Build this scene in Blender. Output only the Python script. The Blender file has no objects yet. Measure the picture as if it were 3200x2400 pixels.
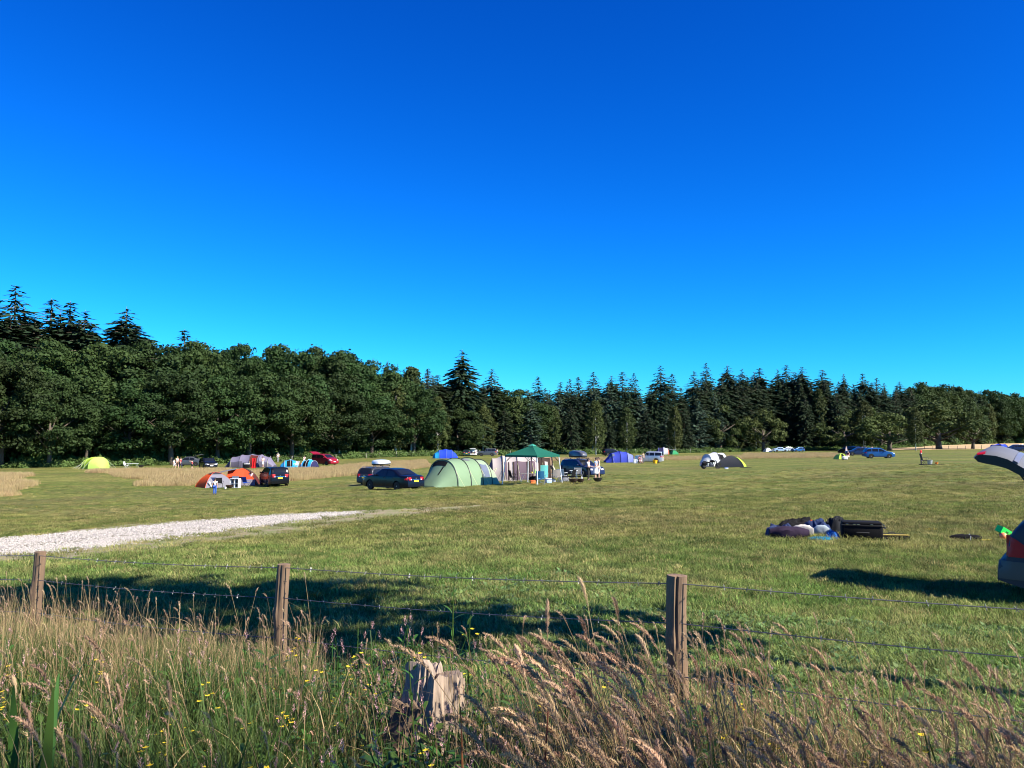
import bpy, bmesh, math, random
import numpy as np
from mathutils import Vector, Matrix, Euler

# ------------------------------------------------------------------ camera, sky, sun, exposure
SC = bpy.context.scene
COL = SC.collection
R = math.radians
W0, H0, FPX, HORIZON, ZC = 3200.0, 2400.0, 2600.0, 1359.0, 1.65
PITCH = math.atan((HORIZON - H0 / 2) / FPX)

cam_d = bpy.data.cameras.new("camera")
cam = bpy.data.objects.new("camera", cam_d)
COL.objects.link(cam)
cam.location = (0, 0, ZC)
cam.rotation_euler = (math.pi / 2 + PITCH, 0, 0)
cam_d.sensor_width = 36.0
cam_d.lens = 36.0 * FPX / W0
cam_d.clip_start = 0.05
cam_d.clip_end = 9000
SC.camera = cam

SUN_EL, SUN_AZ = R(39.5), math.atan2(0.87, -0.49)      # azimuth clockwise from +Y
SUN_DIR = Vector((math.sin(SUN_AZ) * math.cos(SUN_EL), math.cos(SUN_AZ) * math.cos(SUN_EL), math.sin(SUN_EL)))
world = bpy.data.worlds.new("World")
SC.world = world
world.use_nodes = True
wn, wl = world.node_tree.nodes, world.node_tree.links
wn.clear()
w_out = wn.new("ShaderNodeOutputWorld")
w_bg = wn.new("ShaderNodeBackground")
w_sky = wn.new("ShaderNodeTexSky")
w_sky.sky_type = 'NISHITA'
w_sky.sun_disc = False
w_sky.sun_elevation = SUN_EL
w_sky.sun_rotation = SUN_AZ
w_sky.altitude = 0
w_sky.air_density = 1.0
w_sky.dust_density = 0.05
w_sky.ozone_density = 3.0
w_bg.inputs[1].default_value = 0.052
w_sep = wn.new("ShaderNodeSeparateColor")
w_com = wn.new("ShaderNodeCombineColor")
wl.new(w_sky.outputs[0], w_sep.inputs[0])
for k, (gain, power) in enumerate(((0.0085, 2.7), (0.318, 1.62), (1.06, 1.30))):   # colour grade of the clear deep-blue sky
    w_p = wn.new("ShaderNodeMath"); w_p.operation = 'POWER'; w_p.inputs[1].default_value = power
    w_m = wn.new("ShaderNodeMath"); w_m.operation = 'MULTIPLY'; w_m.inputs[1].default_value = gain
    wl.new(w_sep.outputs[k], w_p.inputs[0]); wl.new(w_p.outputs[0], w_m.inputs[0]); wl.new(w_m.outputs[0], w_com.inputs[k])
wl.new(w_com.outputs[0], w_bg.inputs[0])
wl.new(w_bg.outputs[0], w_out.inputs[0])

sun_d = bpy.data.lights.new("sun", 'SUN')
sun_d.energy = 5.0
sun_d.angle = R(0.53)
sun_d.color = (1.0, 0.92, 0.78)
sun = bpy.data.objects.new("sun", sun_d)
COL.objects.link(sun)
sun.rotation_euler = SUN_DIR.to_track_quat('Z', 'Y').to_euler()
sun.location = (30, -20, 60)

SC.render.engine = 'CYCLES'
SC.cycles.max_bounces = 5
SC.cycles.diffuse_bounces = 2
SC.cycles.filter_width = 1.0
SC.cycles.glossy_bounces = 3
SC.cycles.transmission_bounces = 4
SC.cycles.transparent_max_bounces = 5
SC.view_settings.view_transform = 'Standard'
SC.view_settings.look = 'None'
SC.view_settings.gamma = 1.0
SC.view_settings.exposure = 1.25
SC.view_settings.use_curve_mapping = False

rng = np.random.default_rng(11)
random.seed(5)

# ------------------------------------------------------------------ helpers: tagging, meshes, materials
def tag(o, label=None, cat=None, group=None, kind=None):
    if label: o["label"] = label
    if cat: o["category"] = cat
    if group: o["group"] = group
    if kind: o["kind"] = kind
    return o

def empty(name, loc, rz=0.0, label=None, cat=None, group=None):
    o = bpy.data.objects.new(name, None)
    o.empty_display_size = 0.2
    COL.objects.link(o)
    o.location = loc
    o.rotation_euler = (0, 0, rz)
    return tag(o, label, cat, group)

def link_mesh(name, me, mat, parent=None):
    o = bpy.data.objects.new(name, me)
    COL.objects.link(o)
    if mat is not None and len(me.materials) == 0:
        me.materials.append(mat)
    if parent is not None:
        o.parent = parent
    return o

def mesh_np(name, verts, faces, smooth=False):
    me = bpy.data.meshes.new(name)
    me.from_pydata([tuple(map(float, v)) for v in verts], [], [tuple(map(int, f)) for f in faces])
    if smooth:
        me.polygons.foreach_set("use_smooth", [True] * len(me.polygons))
    me.update()
    return me

def quads_mesh(name, V):
    """V: (n,4,3) array of separate quads -> mesh, fast."""
    n = len(V)
    me = bpy.data.meshes.new(name)
    me.vertices.add(n * 4)
    me.vertices.foreach_set("co", V.reshape(-1).astype(np.float32))
    me.loops.add(n * 4)
    me.loops.foreach_set("vertex_index", np.arange(n * 4, dtype=np.int32))
    me.polygons.add(n)
    me.polygons.foreach_set("loop_start", np.arange(n, dtype=np.int32) * 4)
    me.update(calc_edges=True)
    return me

class MB:
    """collects shapes in local coordinates and links them as one mesh object"""
    def __init__(s): s.v, s.f = [], []
    def add(s, vs, fs):
        b = len(s.v)
        s.v += [tuple(v) for v in vs]
        s.f += [tuple(i + b for i in f) for f in fs]
        return s
    def box(s, c, d, rot=None, taper=1.0):
        x, y, z = d[0] / 2, d[1] / 2, d[2] / 2
        vs = [Vector((sx * x * (taper if sz > 0 else 1), sy * y * (taper if sz > 0 else 1), sz * z)) for sz in (-1, 1) for sx, sy in ((-1, -1), (1, -1), (1, 1), (-1, 1))]
        if rot is not None:
            m = Euler(rot).to_matrix()
            vs = [m @ v for v in vs]
        vs = [v + Vector(c) for v in vs]
        return s.add(vs, [(3, 2, 1, 0), (4, 5, 6, 7), (0, 1, 5, 4), (1, 2, 6, 5), (2, 3, 7, 6), (3, 0, 4, 7)])
    def rbox(s, c, d, r=0.03, rot=None):
        x, y, z = d[0] / 2, d[1] / 2, d[2] / 2
        r = min(r, x * .9, y * .9, z * .9)
        rings = [(-z, r), (-z + r * .3, r * .3), (-z + r, 0), (z - r, 0), (z - r * .3, r * .3), (z, r)]
        vs, fs = [], []
        for zz, ins in rings:
            X, Y = x - ins, y - ins
            k = min(r, X * .8, Y * .8)
            for cx, cy, a0 in ((X - k, Y - k, 0), (-X + k, Y - k, 90), (-X + k, -Y + k, 180), (X - k, -Y + k, 270)):
                for a in (0, 45, 90):
                    t = R(a0 + a)
                    vs.append(Vector((cx + k * math.cos(t), cy + k * math.sin(t), zz)))
        n = 12
        for i in range(len(rings) - 1):
            for j in range(n):
                a, b = i * n + j, i * n + (j + 1) % n
                fs.append((a, b, b + n, a + n))
        fs.append(tuple(range(n - 1, -1, -1)))
        fs.append(tuple(range((len(rings) - 1) * n, len(rings) * n)))
        if rot is not None:
            m = Euler(rot).to_matrix()
            vs = [m @ v for v in vs]
        return s.add([v + Vector(c) for v in vs], fs)
    def tube(s, pts, rad, n=6, cap=True):
        pts = [Vector(p) for p in pts]
        if not hasattr(rad, '__len__'): rad = [rad] * len(pts)
        up = None
        vs, fs = [], []
        for i, p in enumerate(pts):
            t = (pts[min(i + 1, len(pts) - 1)] - pts[max(i - 1, 0)])
            if t.length < 1e-9: t = Vector((0, 0, 1))
            t.normalize()
            if up is None:
                up = Vector((1, 0, 0)) if abs(t.x) < .8 else Vector((0, 1, 0))
            a = (up - t * up.dot(t)).normalized()
            up = a
            b = t.cross(a)
            for k in range(n):
                th = 2 * math.pi * k / n
                vs.append(p + (a * math.cos(th) + b * math.sin(th)) * rad[i])
        for i in range(len(pts) - 1):
            for k in range(n):
                fs.append((i * n + k, i * n + (k + 1) % n, (i + 1) * n + (k + 1) % n, (i + 1) * n + k))
        if cap:
            fs.append(tuple(range(n - 1, -1, -1)))
            fs.append(tuple(range((len(pts) - 1) * n, len(pts) * n)))
        return s.add(vs, fs)
    def lathe(s, prof, c=(0, 0, 0), n=16, axis='z', sy=1.0):
        vs, fs = [], []
        for r, h in prof:
            for k in range(n):
                t = 2 * math.pi * k / n
                x, y = r * math.cos(t), r * math.sin(t) * sy
                p = (x, y, h) if axis == 'z' else ((x, h, y) if axis == 'y' else (h, x, y))
                vs.append((p[0] + c[0], p[1] + c[1], p[2] + c[2]))
        for i in range(len(prof) - 1):
            for k in range(n):
                fs.append((i * n + k, i * n + (k + 1) % n, (i + 1) * n + (k + 1) % n, (i + 1) * n + k))
        if prof[0][0] > 1e-4: fs.append(tuple(range(n - 1, -1, -1)))
        if prof[-1][0] > 1e-4: fs.append(tuple(range((len(prof) - 1) * n, len(prof) * n)))
        return s.add(vs, fs)
    def grid(s, P):
        """P[i][j] points"""
        ni, nj = len(P), len(P[0])
        return s.add([p for row in P for p in row], [(i * nj + j, (i + 1) * nj + j, (i + 1) * nj + j + 1, i * nj + j + 1) for i in range(ni - 1) for j in range(nj - 1)])
    def prism(s, poly, h, axis='z', o=0.0):
        n = len(poly)
        def P(a, b, c): return (a, b, c) if axis == 'z' else ((a, c, b) if axis == 'y' else (c, a, b))
        return s.add([P(a, b, o) for a, b in poly] + [P(a, b, o + h) for a, b in poly],
                     [tuple(range(n - 1, -1, -1)), tuple(range(n, 2 * n))] + [(i, (i + 1) % n, n + (i + 1) % n, n + i) for i in range(n)])
    def build(s, name, mat, parent=None, smooth=False, fix=True, thick=0.0):
        me = bpy.data.meshes.new(name)
        me.from_pydata(s.v, [], s.f)
        if fix or thick:
            bm = bmesh.new()
            bm.from_mesh(me)
            if thick:
                bm.normal_update()
                bmesh.ops.solidify(bm, geom=bm.faces[:], thickness=thick)
            if fix:
                bmesh.ops.remove_doubles(bm, verts=bm.verts, dist=1e-5)
                bmesh.ops.recalc_face_normals(bm, faces=bm.faces)
            bm.to_mesh(me)
            bm.free()
        if smooth:
            me.polygons.foreach_set("use_smooth", [True] * len(me.polygons))
            me.set_sharp_from_angle(angle=R(42))
        me.update()
        return link_mesh(name, me, mat, parent)

def copy_tree(o, parent=None):
    c = o.copy()
    COL.objects.link(c)
    c.parent = parent
    for ch in list(o.children):
        copy_tree(ch, c)
    return c

MATS = {}
def mat(name, col, rough=0.7, metal=0.0, var=0.12, scale=8.0, bump=0.0, coat=0.0, spec=0.5, trans=0.0, rnd=0.0, sheen=0.0):
    """procedural material: base colour broken up by noise, optional bump / translucency / per-object variation"""
    if name in MATS: return MATS[name]
    m = bpy.data.materials.new(name)
    m.use_nodes = True
    N, L = m.node_tree.nodes, m.node_tree.links
    b = N["Principled BSDF"]
    tc = N.new("ShaderNodeTexCoord")
    nz = N.new("ShaderNodeTexNoise")
    nz.inputs["Scale"].default_value = scale
    nz.inputs["Detail"].default_value = 4
    L.new(tc.outputs["Object"], nz.inputs["Vector"])
    mx = N.new("ShaderNodeMix"); mx.data_type = 'RGBA'
    c = col
    mx.inputs[6].default_value = tuple(min(1, x * (1 - var)) for x in c) + (1,)
    mx.inputs[7].default_value = tuple(min(1, x * (1 + var)) for x in c) + (1,)
    L.new(nz.outputs["Fac"], mx.inputs[0])
    out = mx.outputs[2]
    if rnd:
        oi = N.new("ShaderNodeObjectInfo")
        hs = N.new("ShaderNodeHueSaturation")
        mr = N.new("ShaderNodeMapRange")
        mr.inputs[3].default_value = 1 - rnd; mr.inputs[4].default_value = 1 + rnd
        L.new(oi.outputs["Random"], mr.inputs[0]); L.new(mr.outputs[0], hs.inputs["Value"])
        mh = N.new("ShaderNodeMapRange")
        mh.inputs[3].default_value = .5 - rnd * .09; mh.inputs[4].default_value = .5 + rnd * .05
        mm = N.new("ShaderNodeMath"); mm.operation = 'MULTIPLY'; mm.inputs[1].default_value = 7.31
        fr = N.new("ShaderNodeMath"); fr.operation = 'FRACT'
        L.new(oi.outputs["Random"], mm.inputs[0]); L.new(mm.outputs[0], fr.inputs[0]); L.new(fr.outputs[0], mh.inputs[0])
        L.new(mh.outputs[0], hs.inputs["Hue"])
        L.new(out, hs.inputs["Color"]); out = hs.outputs[0]
    L.new(out, b.inputs["Base Color"])
    b.inputs["Roughness"].default_value = rough
    b.inputs["Metallic"].default_value = metal
    b.inputs["Coat Weight"].default_value = coat
    b.inputs["Specular IOR Level"].default_value = spec
    if sheen: b.inputs["Sheen Weight"].default_value = sheen
    if bump:
        bp = N.new("ShaderNodeBump"); bp.inputs["Strength"].default_value = bump; bp.inputs["Distance"].default_value = 0.02
        L.new(nz.outputs["Fac"], bp.inputs["Height"]); L.new(bp.outputs[0], b.inputs["Normal"])
    if trans:
        tr = N.new("ShaderNodeBsdfTranslucent"); ms = N.new("ShaderNodeMixShader")
        ms.inputs[0].default_value = trans
        L.new(out, tr.inputs[0]); L.new(b.outputs[0], ms.inputs[1]); L.new(tr.outputs[0], ms.inputs[2])
        L.new(ms.outputs[0], N["Material Output"].inputs[0])
    MATS[name] = m
    return m

# ------------------------------------------------------------------ terrain: heights read off the photograph (pixel, pixel, pixels per metre)
def ray(px, py):
    u, v = (px - W0 / 2) / FPX, (H0 / 2 - py) / FPX
    c, s = math.cos(PITCH), math.sin(PITCH)
    y, z = c - v * s, s + v * c
    return u / y, z / y                       # x and z per metre of depth

def unproj(px, py, s):
    a, b = ray(px, py)
    Y = FPX / s
    return a * Y, Y, ZC + b * Y

CP = [unproj(*t) for t in [
    (2885, 1889, 235), (3190, 1886, 232), (2690, 1690, 150), (2400, 1690, 150), (3060, 1692, 146),
    (1230, 1536, 54), (1500, 1524, 47), (1680, 1513, 45), (1860, 1500, 42), (2100, 1540, 56), (2500, 1540, 66), (2900, 1540, 74),
    (860, 1520, 34), (660, 1530, 36), (670, 1547, 38.5), (300, 1560, 41), (30, 1560, 40),
    (650, 1467, 22.5), (300, 1469, 25), (60, 1476, 23.5), (800, 1463, 21.5), (985, 1454, 20.3),
    (100, 1462, 21), (600, 1455, 19.2), (1000, 1440, 16.5), (1300, 1425, 13.2), (1600, 1421, 11.8), (1390, 1433, 15),
    (1935, 1447, 19), (2045, 1447, 19.3), (2220, 1466, 28), (2280, 1464, 28), (2050, 1420, 12), (2300, 1414, 10.4),
    (2740, 1433, 23), (2635, 1437, 23.5), (2885, 1452, 35), (3120, 1411, 15), (2430, 1411, 9.6), (2800, 1409, 11), (3000, 1406, 10.5), (3190, 1390, 7.6), (2850, 1392, 7.8), (3100, 1383, 6.2),
    (500, 1680, 112), (100, 1700, 118), (1000, 1640, 105), (900, 1600, 84), (200, 1620, 66), (1600, 1640, 106), (2000, 1600, 92), (1300, 1590, 84),
    (1600, 1700, 150), (700, 1790, 190), (200, 1800, 188), (1400, 1850, 246)]]
CP += [(0.92, 4.77, -.10), (-1.65, 6.2, -.24), (-4.28, 7.7, -.38), (3.4, 3.4, 0.0), (0, 0, 0), (0, 2.5, 0), (2, 2, .02), (-3, 3, -.06), (-8, 4, -.3), (8, 3, 0),
       (0, -8, .1), (12, -6, 0), (-12, -6, -.2), (0, -40, .3), (50, -30, 0), (-50, -30, -.6), (60, 30, -.4), (-60, 30, -2.6), (200, 60, -1.0), (-200, 60, -3.4),
       (-150, 160, -3.5), (-60, 200, -3.6), (0, 320, -4.0), (-300, 500, -3.5), (300, 500, -2.2), (0, 900, -3.5), (700, 900, -3), (-700, 900, -3), (0, 3000, -4), (2500, 2000, -4), (-2500, 2000, -4), (0, -500, 0), (0, -3000, -4), (3000, -500, -4), (-3000, -500, -4)]
CP = np.array(CP)
def feat(x, y):
    r = np.hypot(x, y)
    th = np.arctan2(x, y)
    lr = np.log(r + 4.0) * 1.25
    return np.stack([lr, np.sin(th) * 1.9, np.cos(th) * 1.9], -1)
_F = feat(CP[:, 0], CP[:, 1])
_Z0 = -1.9
def _kern(A, B):
    d2 = ((A[:, None, :] - B[None, :, :]) ** 2).sum(-1)
    return np.exp(-np.sqrt(d2 + .004) / 1.1)
_WT = np.linalg.solve(_kern(_F, _F) + np.eye(len(_F)) * 0.06, CP[:, 2] - _Z0)
def hz(x, y):
    x = np.atleast_1d(np.asarray(x, float)); y = np.atleast_1d(np.asarray(y, float))
    o = np.empty(x.shape).ravel()
    xf, yf = x.ravel(), y.ravel()
    for i in range(0, len(xf), 4000):
        o[i:i + 4000] = _kern(feat(xf[i:i + 4000], yf[i:i + 4000]), _F) @ _WT + _Z0
    near = np.hypot(xf, yf)
    o += 0.02 * np.sin(xf * .9 + yf * .37) * np.sin(yf * .61 - xf * .2) * np.clip(near / 12, 0, 1)
    return o.reshape(x.shape)
def gz(x, y): return float(hz(x, y)[0])

def gp(px, py, s, span=0.3):
    """ground point seen at a pixel, near the depth FPX/s"""
    a, b = ray(px, py)
    Y = FPX / s * np.linspace(1 - span, 1 + span * 1.3, 90)
    d = ZC + b * Y - hz(a * Y, Y)
    k = int(np.argmin(np.abs(d) + 0.004 * np.abs(Y * s / FPX - 1)))
    sign = np.where(np.diff(np.sign(d)) != 0)[0]
    if len(sign):
        j = sign[np.argmin(np.abs(Y[sign] * s / FPX - 1))]
        t = d[j] / (d[j] - d[j + 1])
        y = Y[j] + t * (Y[j + 1] - Y[j])
    else:
        y = Y[k]
    return Vector((a * y, y, gz(a * y, y)))
# ------------------------------------------------------------------ ground sheet
def field_colour(m, dark=1.0):
    """colour of the field by place: lush by the fence, dry and patchy further out; returns (colour, height) sockets"""
    N, L = m.node_tree.nodes, m.node_tree.links
    geo = N.new("ShaderNodeNewGeometry")
    def noise(sc, det=5, rough=.6, stretch=None):
        n = N.new("ShaderNodeTexNoise"); n.inputs["Scale"].default_value = sc; n.inputs["Detail"].default_value = det; n.inputs["Roughness"].default_value = rough
        if stretch:
            mp = N.new("ShaderNodeMapping"); mp.inputs["Scale"].default_value = stretch; mp.inputs["Rotation"].default_value = (0, 0, .25)
            L.new(geo.outputs["Position"], mp.inputs[0]); L.new(mp.outputs[0], n.inputs["Vector"])
        else: L.new(geo.outputs["Position"], n.inputs["Vector"])
        return n.outputs["Fac"]
    def ramp(f, a, b_):
        r = N.new("ShaderNodeMapRange"); r.inputs[1].default_value = a; r.inputs[2].default_value = b_; r.interpolation_type = 'SMOOTHSTEP'
        L.new(f, r.inputs[0]); return r.outputs[0]
    def mix(f, a, b_):
        x = N.new("ShaderNodeMix"); x.data_type = 'RGBA'
        if isinstance(f, (int, float)): x.inputs[0].default_value = f
        else: L.new(f, x.inputs[0])
        for k, c in ((6, a), (7, b_)):
            if isinstance(c, tuple): x.inputs[k].default_value = c + (1,)
            else: L.new(c, x.inputs[k])
        return x.outputs[2]
    def math_(op, a, b_):
        x = N.new("ShaderNodeMath"); x.operation = op
        for k, c in ((0, a), (1, b_)):
            if isinstance(c, (int, float)): x.inputs[k].default_value = c
            else: L.new(c, x.inputs[k])
        return x.outputs[0]
    sep = N.new("ShaderNodeSeparateXYZ"); L.new(geo.outputs["Position"], sep.inputs[0])
    far = ramp(math_('ADD', sep.outputs[1], math_('MULTIPLY', sep.outputs[0], .35)), 9, 25)
    fine = noise(7.0, 7, .75); mid = noise(.45, 6, .7); big = noise(.055, 6, .65); pat = noise(.16, 7, .72, (.55, 1.25, 1)); clump = noise(1.7, 6, .75)
    near_c = mix(ramp(mid, .38, .62), (.125, .225, .046), (.225, .285, .085))
    far_c = mix(ramp(pat, .42, .60), (.165, .190, .046), (.340, .300, .100))
    far_c = mix(math_('MULTIPLY', ramp(big, .48, .62), .75), far_c, (.215, .170, .080))
    far_c = mix(math_('MULTIPLY', ramp(clump, .47, .60), .70), far_c, (.075, .095, .024))
    far_c = mix(math_('MULTIPLY', ramp(noise(.75, 6, .75, (.5, 1.6, 1)), .52, .62), .6), far_c, (.120, .090, .042))
    near_c = mix(math_('MULTIPLY', ramp(clump, .48, .60), .6), near_c, (.045, .080, .018))
    c = mix(math_('ADD', math_('MULTIPLY', far, .78), math_('MULTIPLY', ramp(mid, .45, .62), .22)), near_c, far_c)
    fl = N.new("ShaderNodeTexVoronoi"); fl.inputs["Scale"].default_value = 2.1; L.new(geo.outputs["Position"], fl.inputs["Vector"])
    flm = math_('MULTIPLY', math_('MULTIPLY', math_('LESS_THAN', fl.outputs["Distance"], .13), ramp(noise(.05, 3), .50, .60)), far)
    c = mix(math_('MULTIPLY', flm, .85), c, (.60, .46, .03))
    c = mix(ramp(fine, .38, .70), c, mix(.62, c, (.025, .040, .010)))
    c = mix(1.0, (0, 0, 0), c)
    sc_ = N.new("ShaderNodeMix"); sc_.data_type = 'RGBA'; sc_.blend_type = 'MULTIPLY'; sc_.inputs[0].default_value = 1.0; L.new(c, sc_.inputs[6]); sc_.inputs[7].default_value = (.82, .84, .74, 1); c = sc_.outputs[2]
    return c, math_('ADD', fine, math_('MULTIPLY', clump, 2.2))

def ground_material():
    m = bpy.data.materials.new("field_grass_ground"); m.use_nodes = True
    N, L = m.node_tree.nodes, m.node_tree.links
    b = N["Principled BSDF"]; b.inputs["Roughness"].default_value = 0.95; b.inputs["Specular IOR Level"].default_value = 0.1
    c, h = field_colour(m)
    L.new(c, b.inputs["Base Color"])
    bp = N.new("ShaderNodeBump"); bp.inputs["Strength"].default_value = .8; bp.inputs["Distance"].default_value = .07
    L.new(h, bp.inputs["Height"]); L.new(bp.outputs[0], b.inputs["Normal"])
    return m

def lawn_material():
    m = bpy.data.materials.new("lawn_blades"); m.use_nodes = True
    N, L = m.node_tree.nodes, m.node_tree.links
    b = N["Principled BSDF"]; b.inputs["Roughness"].default_value = 0.7; b.inputs["Specular IOR Level"].default_value = 0.25
    c, h = field_colour(m)
    oi = N.new("ShaderNodeObjectInfo"); hs = N.new("ShaderNodeHueSaturation"); mr = N.new("ShaderNodeMapRange")
    mr.inputs[3].default_value = .65; mr.inputs[4].default_value = 1.9
    L.new(oi.outputs["Random"], mr.inputs[0]); L.new(mr.outputs[0], hs.inputs["Value"])
    q = N.new("ShaderNodeMath"); q.operation = 'MULTIPLY'; q.inputs[1].default_value = 13.7; q2 = N.new("ShaderNodeMath"); q2.operation = 'FRACT'; q3 = N.new("ShaderNodeMapRange"); q3.inputs[1].default_value = .62; q3.inputs[2].default_value = 1.0; q3.inputs[4].default_value = .85
    L.new(oi.outputs["Random"], q.inputs[0]); L.new(q.outputs[0], q2.inputs[0]); L.new(q2.outputs[0], q3.inputs[0])
    sx = N.new("ShaderNodeMix"); sx.data_type = 'RGBA'; sx.inputs[7].default_value = (.30, .24, .10, 1); L.new(q3.outputs[0], sx.inputs[0]); L.new(c, sx.inputs[6])
    L.new(sx.outputs[2], hs.inputs["Color"])
    L.new(hs.outputs[0], b.inputs["Base Color"])
    tr = N.new("ShaderNodeBsdfTranslucent"); ms = N.new("ShaderNodeMixShader"); ms.inputs[0].default_value = .3
    L.new(hs.outputs[0], tr.inputs[0]); L.new(b.outputs[0], ms.inputs[1]); L.new(tr.outputs[0], ms.inputs[2]); L.new(ms.outputs[0], N["Material Output"].inputs[0])
    return m

def build_ground():
    th = np.concatenate([np.linspace(-math.pi, -R(46), 30, endpoint=False), np.linspace(-R(46), R(46), 190, endpoint=False), np.linspace(R(46), math.pi, 30, endpoint=False)])
    r = np.concatenate([[.6], np.geomspace(1.2, 420, 170), np.geomspace(480, 7000, 14)])
    T, RR = np.meshgrid(th, r)
    X, Y = RR * np.sin(T), RR * np.cos(T)
    Z = hz(X, Y)
    n = len(th)
    V = np.stack([X, Y, Z], -1).reshape(-1, 3)
    faces = [tuple((i * n + j, i * n + (j + 1) % n, (i + 1) * n + (j + 1) % n, (i + 1) * n + j)) for i in range(len(r) - 1) for j in range(n)]
    faces.append(tuple(range(n - 1, -1, -1)))
    me = mesh_np("ground", V, faces, True)
    o = link_mesh("ground", me, ground_material())
    tag(o, kind="structure", label="mown grass field sloping away to the wood")
build_ground()

def patch(name, pix, dz, mt, label, jag=0.0, step=24, kind="structure"):
    """sheet laid on the ground inside an outline given as pixels (top edge list, bottom edge list, left to right)"""
    top, bot = pix
    def along(e, t):
        seg = [0]
        for a, b in zip(e[:-1], e[1:]): seg.append(seg[-1] + abs(b[0] - a[0]))
        d = t * seg[-1]
        for k in range(len(e) - 1):
            if d <= seg[k + 1] or k == len(e) - 2:
                u = (d - seg[k]) / max(1e-6, seg[k + 1] - seg[k])
                return tuple(e[k][i] + u * (e[k + 1][i] - e[k][i]) for i in range(len(e[k])))
    rows = []
    nx, ny = 150, 12
    g = random.Random(3)
    for i in range(nx):
        a, b = along(top, i / (nx - 1)), along(bot, i / (nx - 1))
        pa, pb = gp(a[0], a[1], a[2]), gp(b[0], b[1], b[2])
        ja, jb = g.uniform(-jag, jag), g.uniform(-jag, jag)
        pa.y += ja; pb.y += jb
        row = []
        for j in range(ny):
            p = pa.lerp(pb, j / (ny - 1))
            row.append((p.x, p.y, gz(p.x, p.y) + dz))
        rows.append(row)
    return rows

def gravel_material():
    m = bpy.data.materials.new("white_gravel"); m.use_nodes = True
    N, L = m.node_tree.nodes, m.node_tree.links
    b = N["Principled BSDF"]; b.inputs["Roughness"].default_value = .95
    tc = N.new("ShaderNodeTexCoord")
    vo = N.new("ShaderNodeTexVoronoi"); vo.inputs["Scale"].default_value = 14; L.new(tc.outputs["Object"], vo.inputs["Vector"])
    nz = N.new("ShaderNodeTexNoise"); nz.inputs["Scale"].default_value = 1.1; nz.inputs["Detail"].default_value = 7; nz.inputs["Roughness"].default_value = .7; L.new(tc.outputs["Object"], nz.inputs["Vector"])
    cr = N.new("ShaderNodeValToRGB"); cr.color_ramp.elements[0].color = (.20, .175, .145, 1); cr.color_ramp.elements[1].color = (.40, .365, .325, 1); cr.color_ramp.elements[1].position = .75
    L.new(vo.outputs["Color"], cr.inputs[0])
    mx = N.new("ShaderNodeMix"); mx.data_type = 'RGBA'
    mr = N.new("ShaderNodeMapRange"); mr.inputs[1].default_value = .49; mr.inputs[2].default_value = .60; L.new(nz.outputs["Fac"], mr.inputs[0])
    L.new(mr.outputs[0], mx.inputs[0]); L.new(cr.outputs[0], mx.inputs[6]); mx.inputs[7].default_value = (.17, .15, .10, 1)
    L.new(mx.outputs[2], b.inputs["Base Color"])
    bp = N.new("ShaderNodeBump"); bp.inputs["Strength"].default_value = .8; bp.inputs["Distance"].default_value = .03
    L.new(vo.outputs["Distance"], bp.inputs["Height"]); L.new(bp.outputs[0], b.inputs["Normal"])
    return m

def dirt_material():
    m = bpy.data.materials.new("trodden_earth"); m.use_nodes = True
    N, L = m.node_tree.nodes, m.node_tree.links
    b = N["Principled BSDF"]; b.inputs["Roughness"].default_value = 1
    tc = N.new("ShaderNodeTexCoord")
    nz = N.new("ShaderNodeTexNoise"); nz.inputs["Scale"].default_value = 1.6; nz.inputs["Detail"].default_value = 8; nz.inputs["Roughness"].default_value = .75; L.new(tc.outputs["Object"], nz.inputs["Vector"])
    cr = N.new("ShaderNodeValToRGB")
    e = cr.color_ramp.elements
    e[0].position = .42; e[0].color = (.15, .165, .048, 1); e[1].position = .60; e[1].color = (.24, .185, .115, 1)
    L.new(nz.outputs["Fac"], cr.inputs[0]); L.new(cr.outputs[0], b.inputs["Base Color"])
    bp = N.new("ShaderNodeBump"); bp.inputs["Strength"].default_value = .7; bp.inputs["Distance"].default_value = .04
    L.new(nz.outputs["Fac"], bp.inputs["Height"]); L.new(bp.outputs[0], b.inputs["Normal"])
    return m

T_TOP = [(-160, 1694, 113), (0, 1687, 112), (200, 1668, 100), (400, 1650, 94), (640, 1630, 90), (850, 1613, 86), (1000, 1607, 84), (1090, 1602, 84)]
T_BOT = [(-160, 1742, 146), (0, 1735, 141), (250, 1716, 131), (420, 1693, 120), (700, 1658, 105), (900, 1632, 99), (1000, 1618, 92), (1090, 1606, 86)]
D_TOP = [(-160, 1690, 112), (0, 1680, 111), (200, 1660, 99), (400, 1640, 93), (640, 1622, 88), (850, 1606, 85), (1100, 1596, 83), (1500, 1580, 78)]
D_BOT = [(-160, 1765, 155), (0, 1760, 152), (250, 1752, 148), (420, 1725, 135), (700, 1692, 120), (900, 1668, 112), (1100, 1630, 100), (1500, 1586, 79)]
b = MB(); b.grid(patch("trodden_strip", (D_TOP, D_BOT), .006, None, None, .55)); o = b.build("trodden_verge", dirt_material(), smooth=True)
tag(o, "bare trodden earth along both sides of the white track", kind="structure")
TRACK = patch("track", (T_TOP, T_BOT), .014, None, None, .50)
b = MB(); b.grid(TRACK); o = b.build("gravel_track", gravel_material(), smooth=True)
tag(o, "white gravel track curving in from the left", kind="structure")

# ------------------------------------------------------------------ scattering: one object of kind stuff, geometry-node instances of small unlinked prototypes
PROTO_SETS = {}
def proto_collection(name, meshes):
    c = bpy.data.collections.new(name)
    for i, me in enumerate(meshes):
        o = bpy.data.objects.new("%s_%02d" % (name, i), me)
        c.objects.link(o)
    return c

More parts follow.
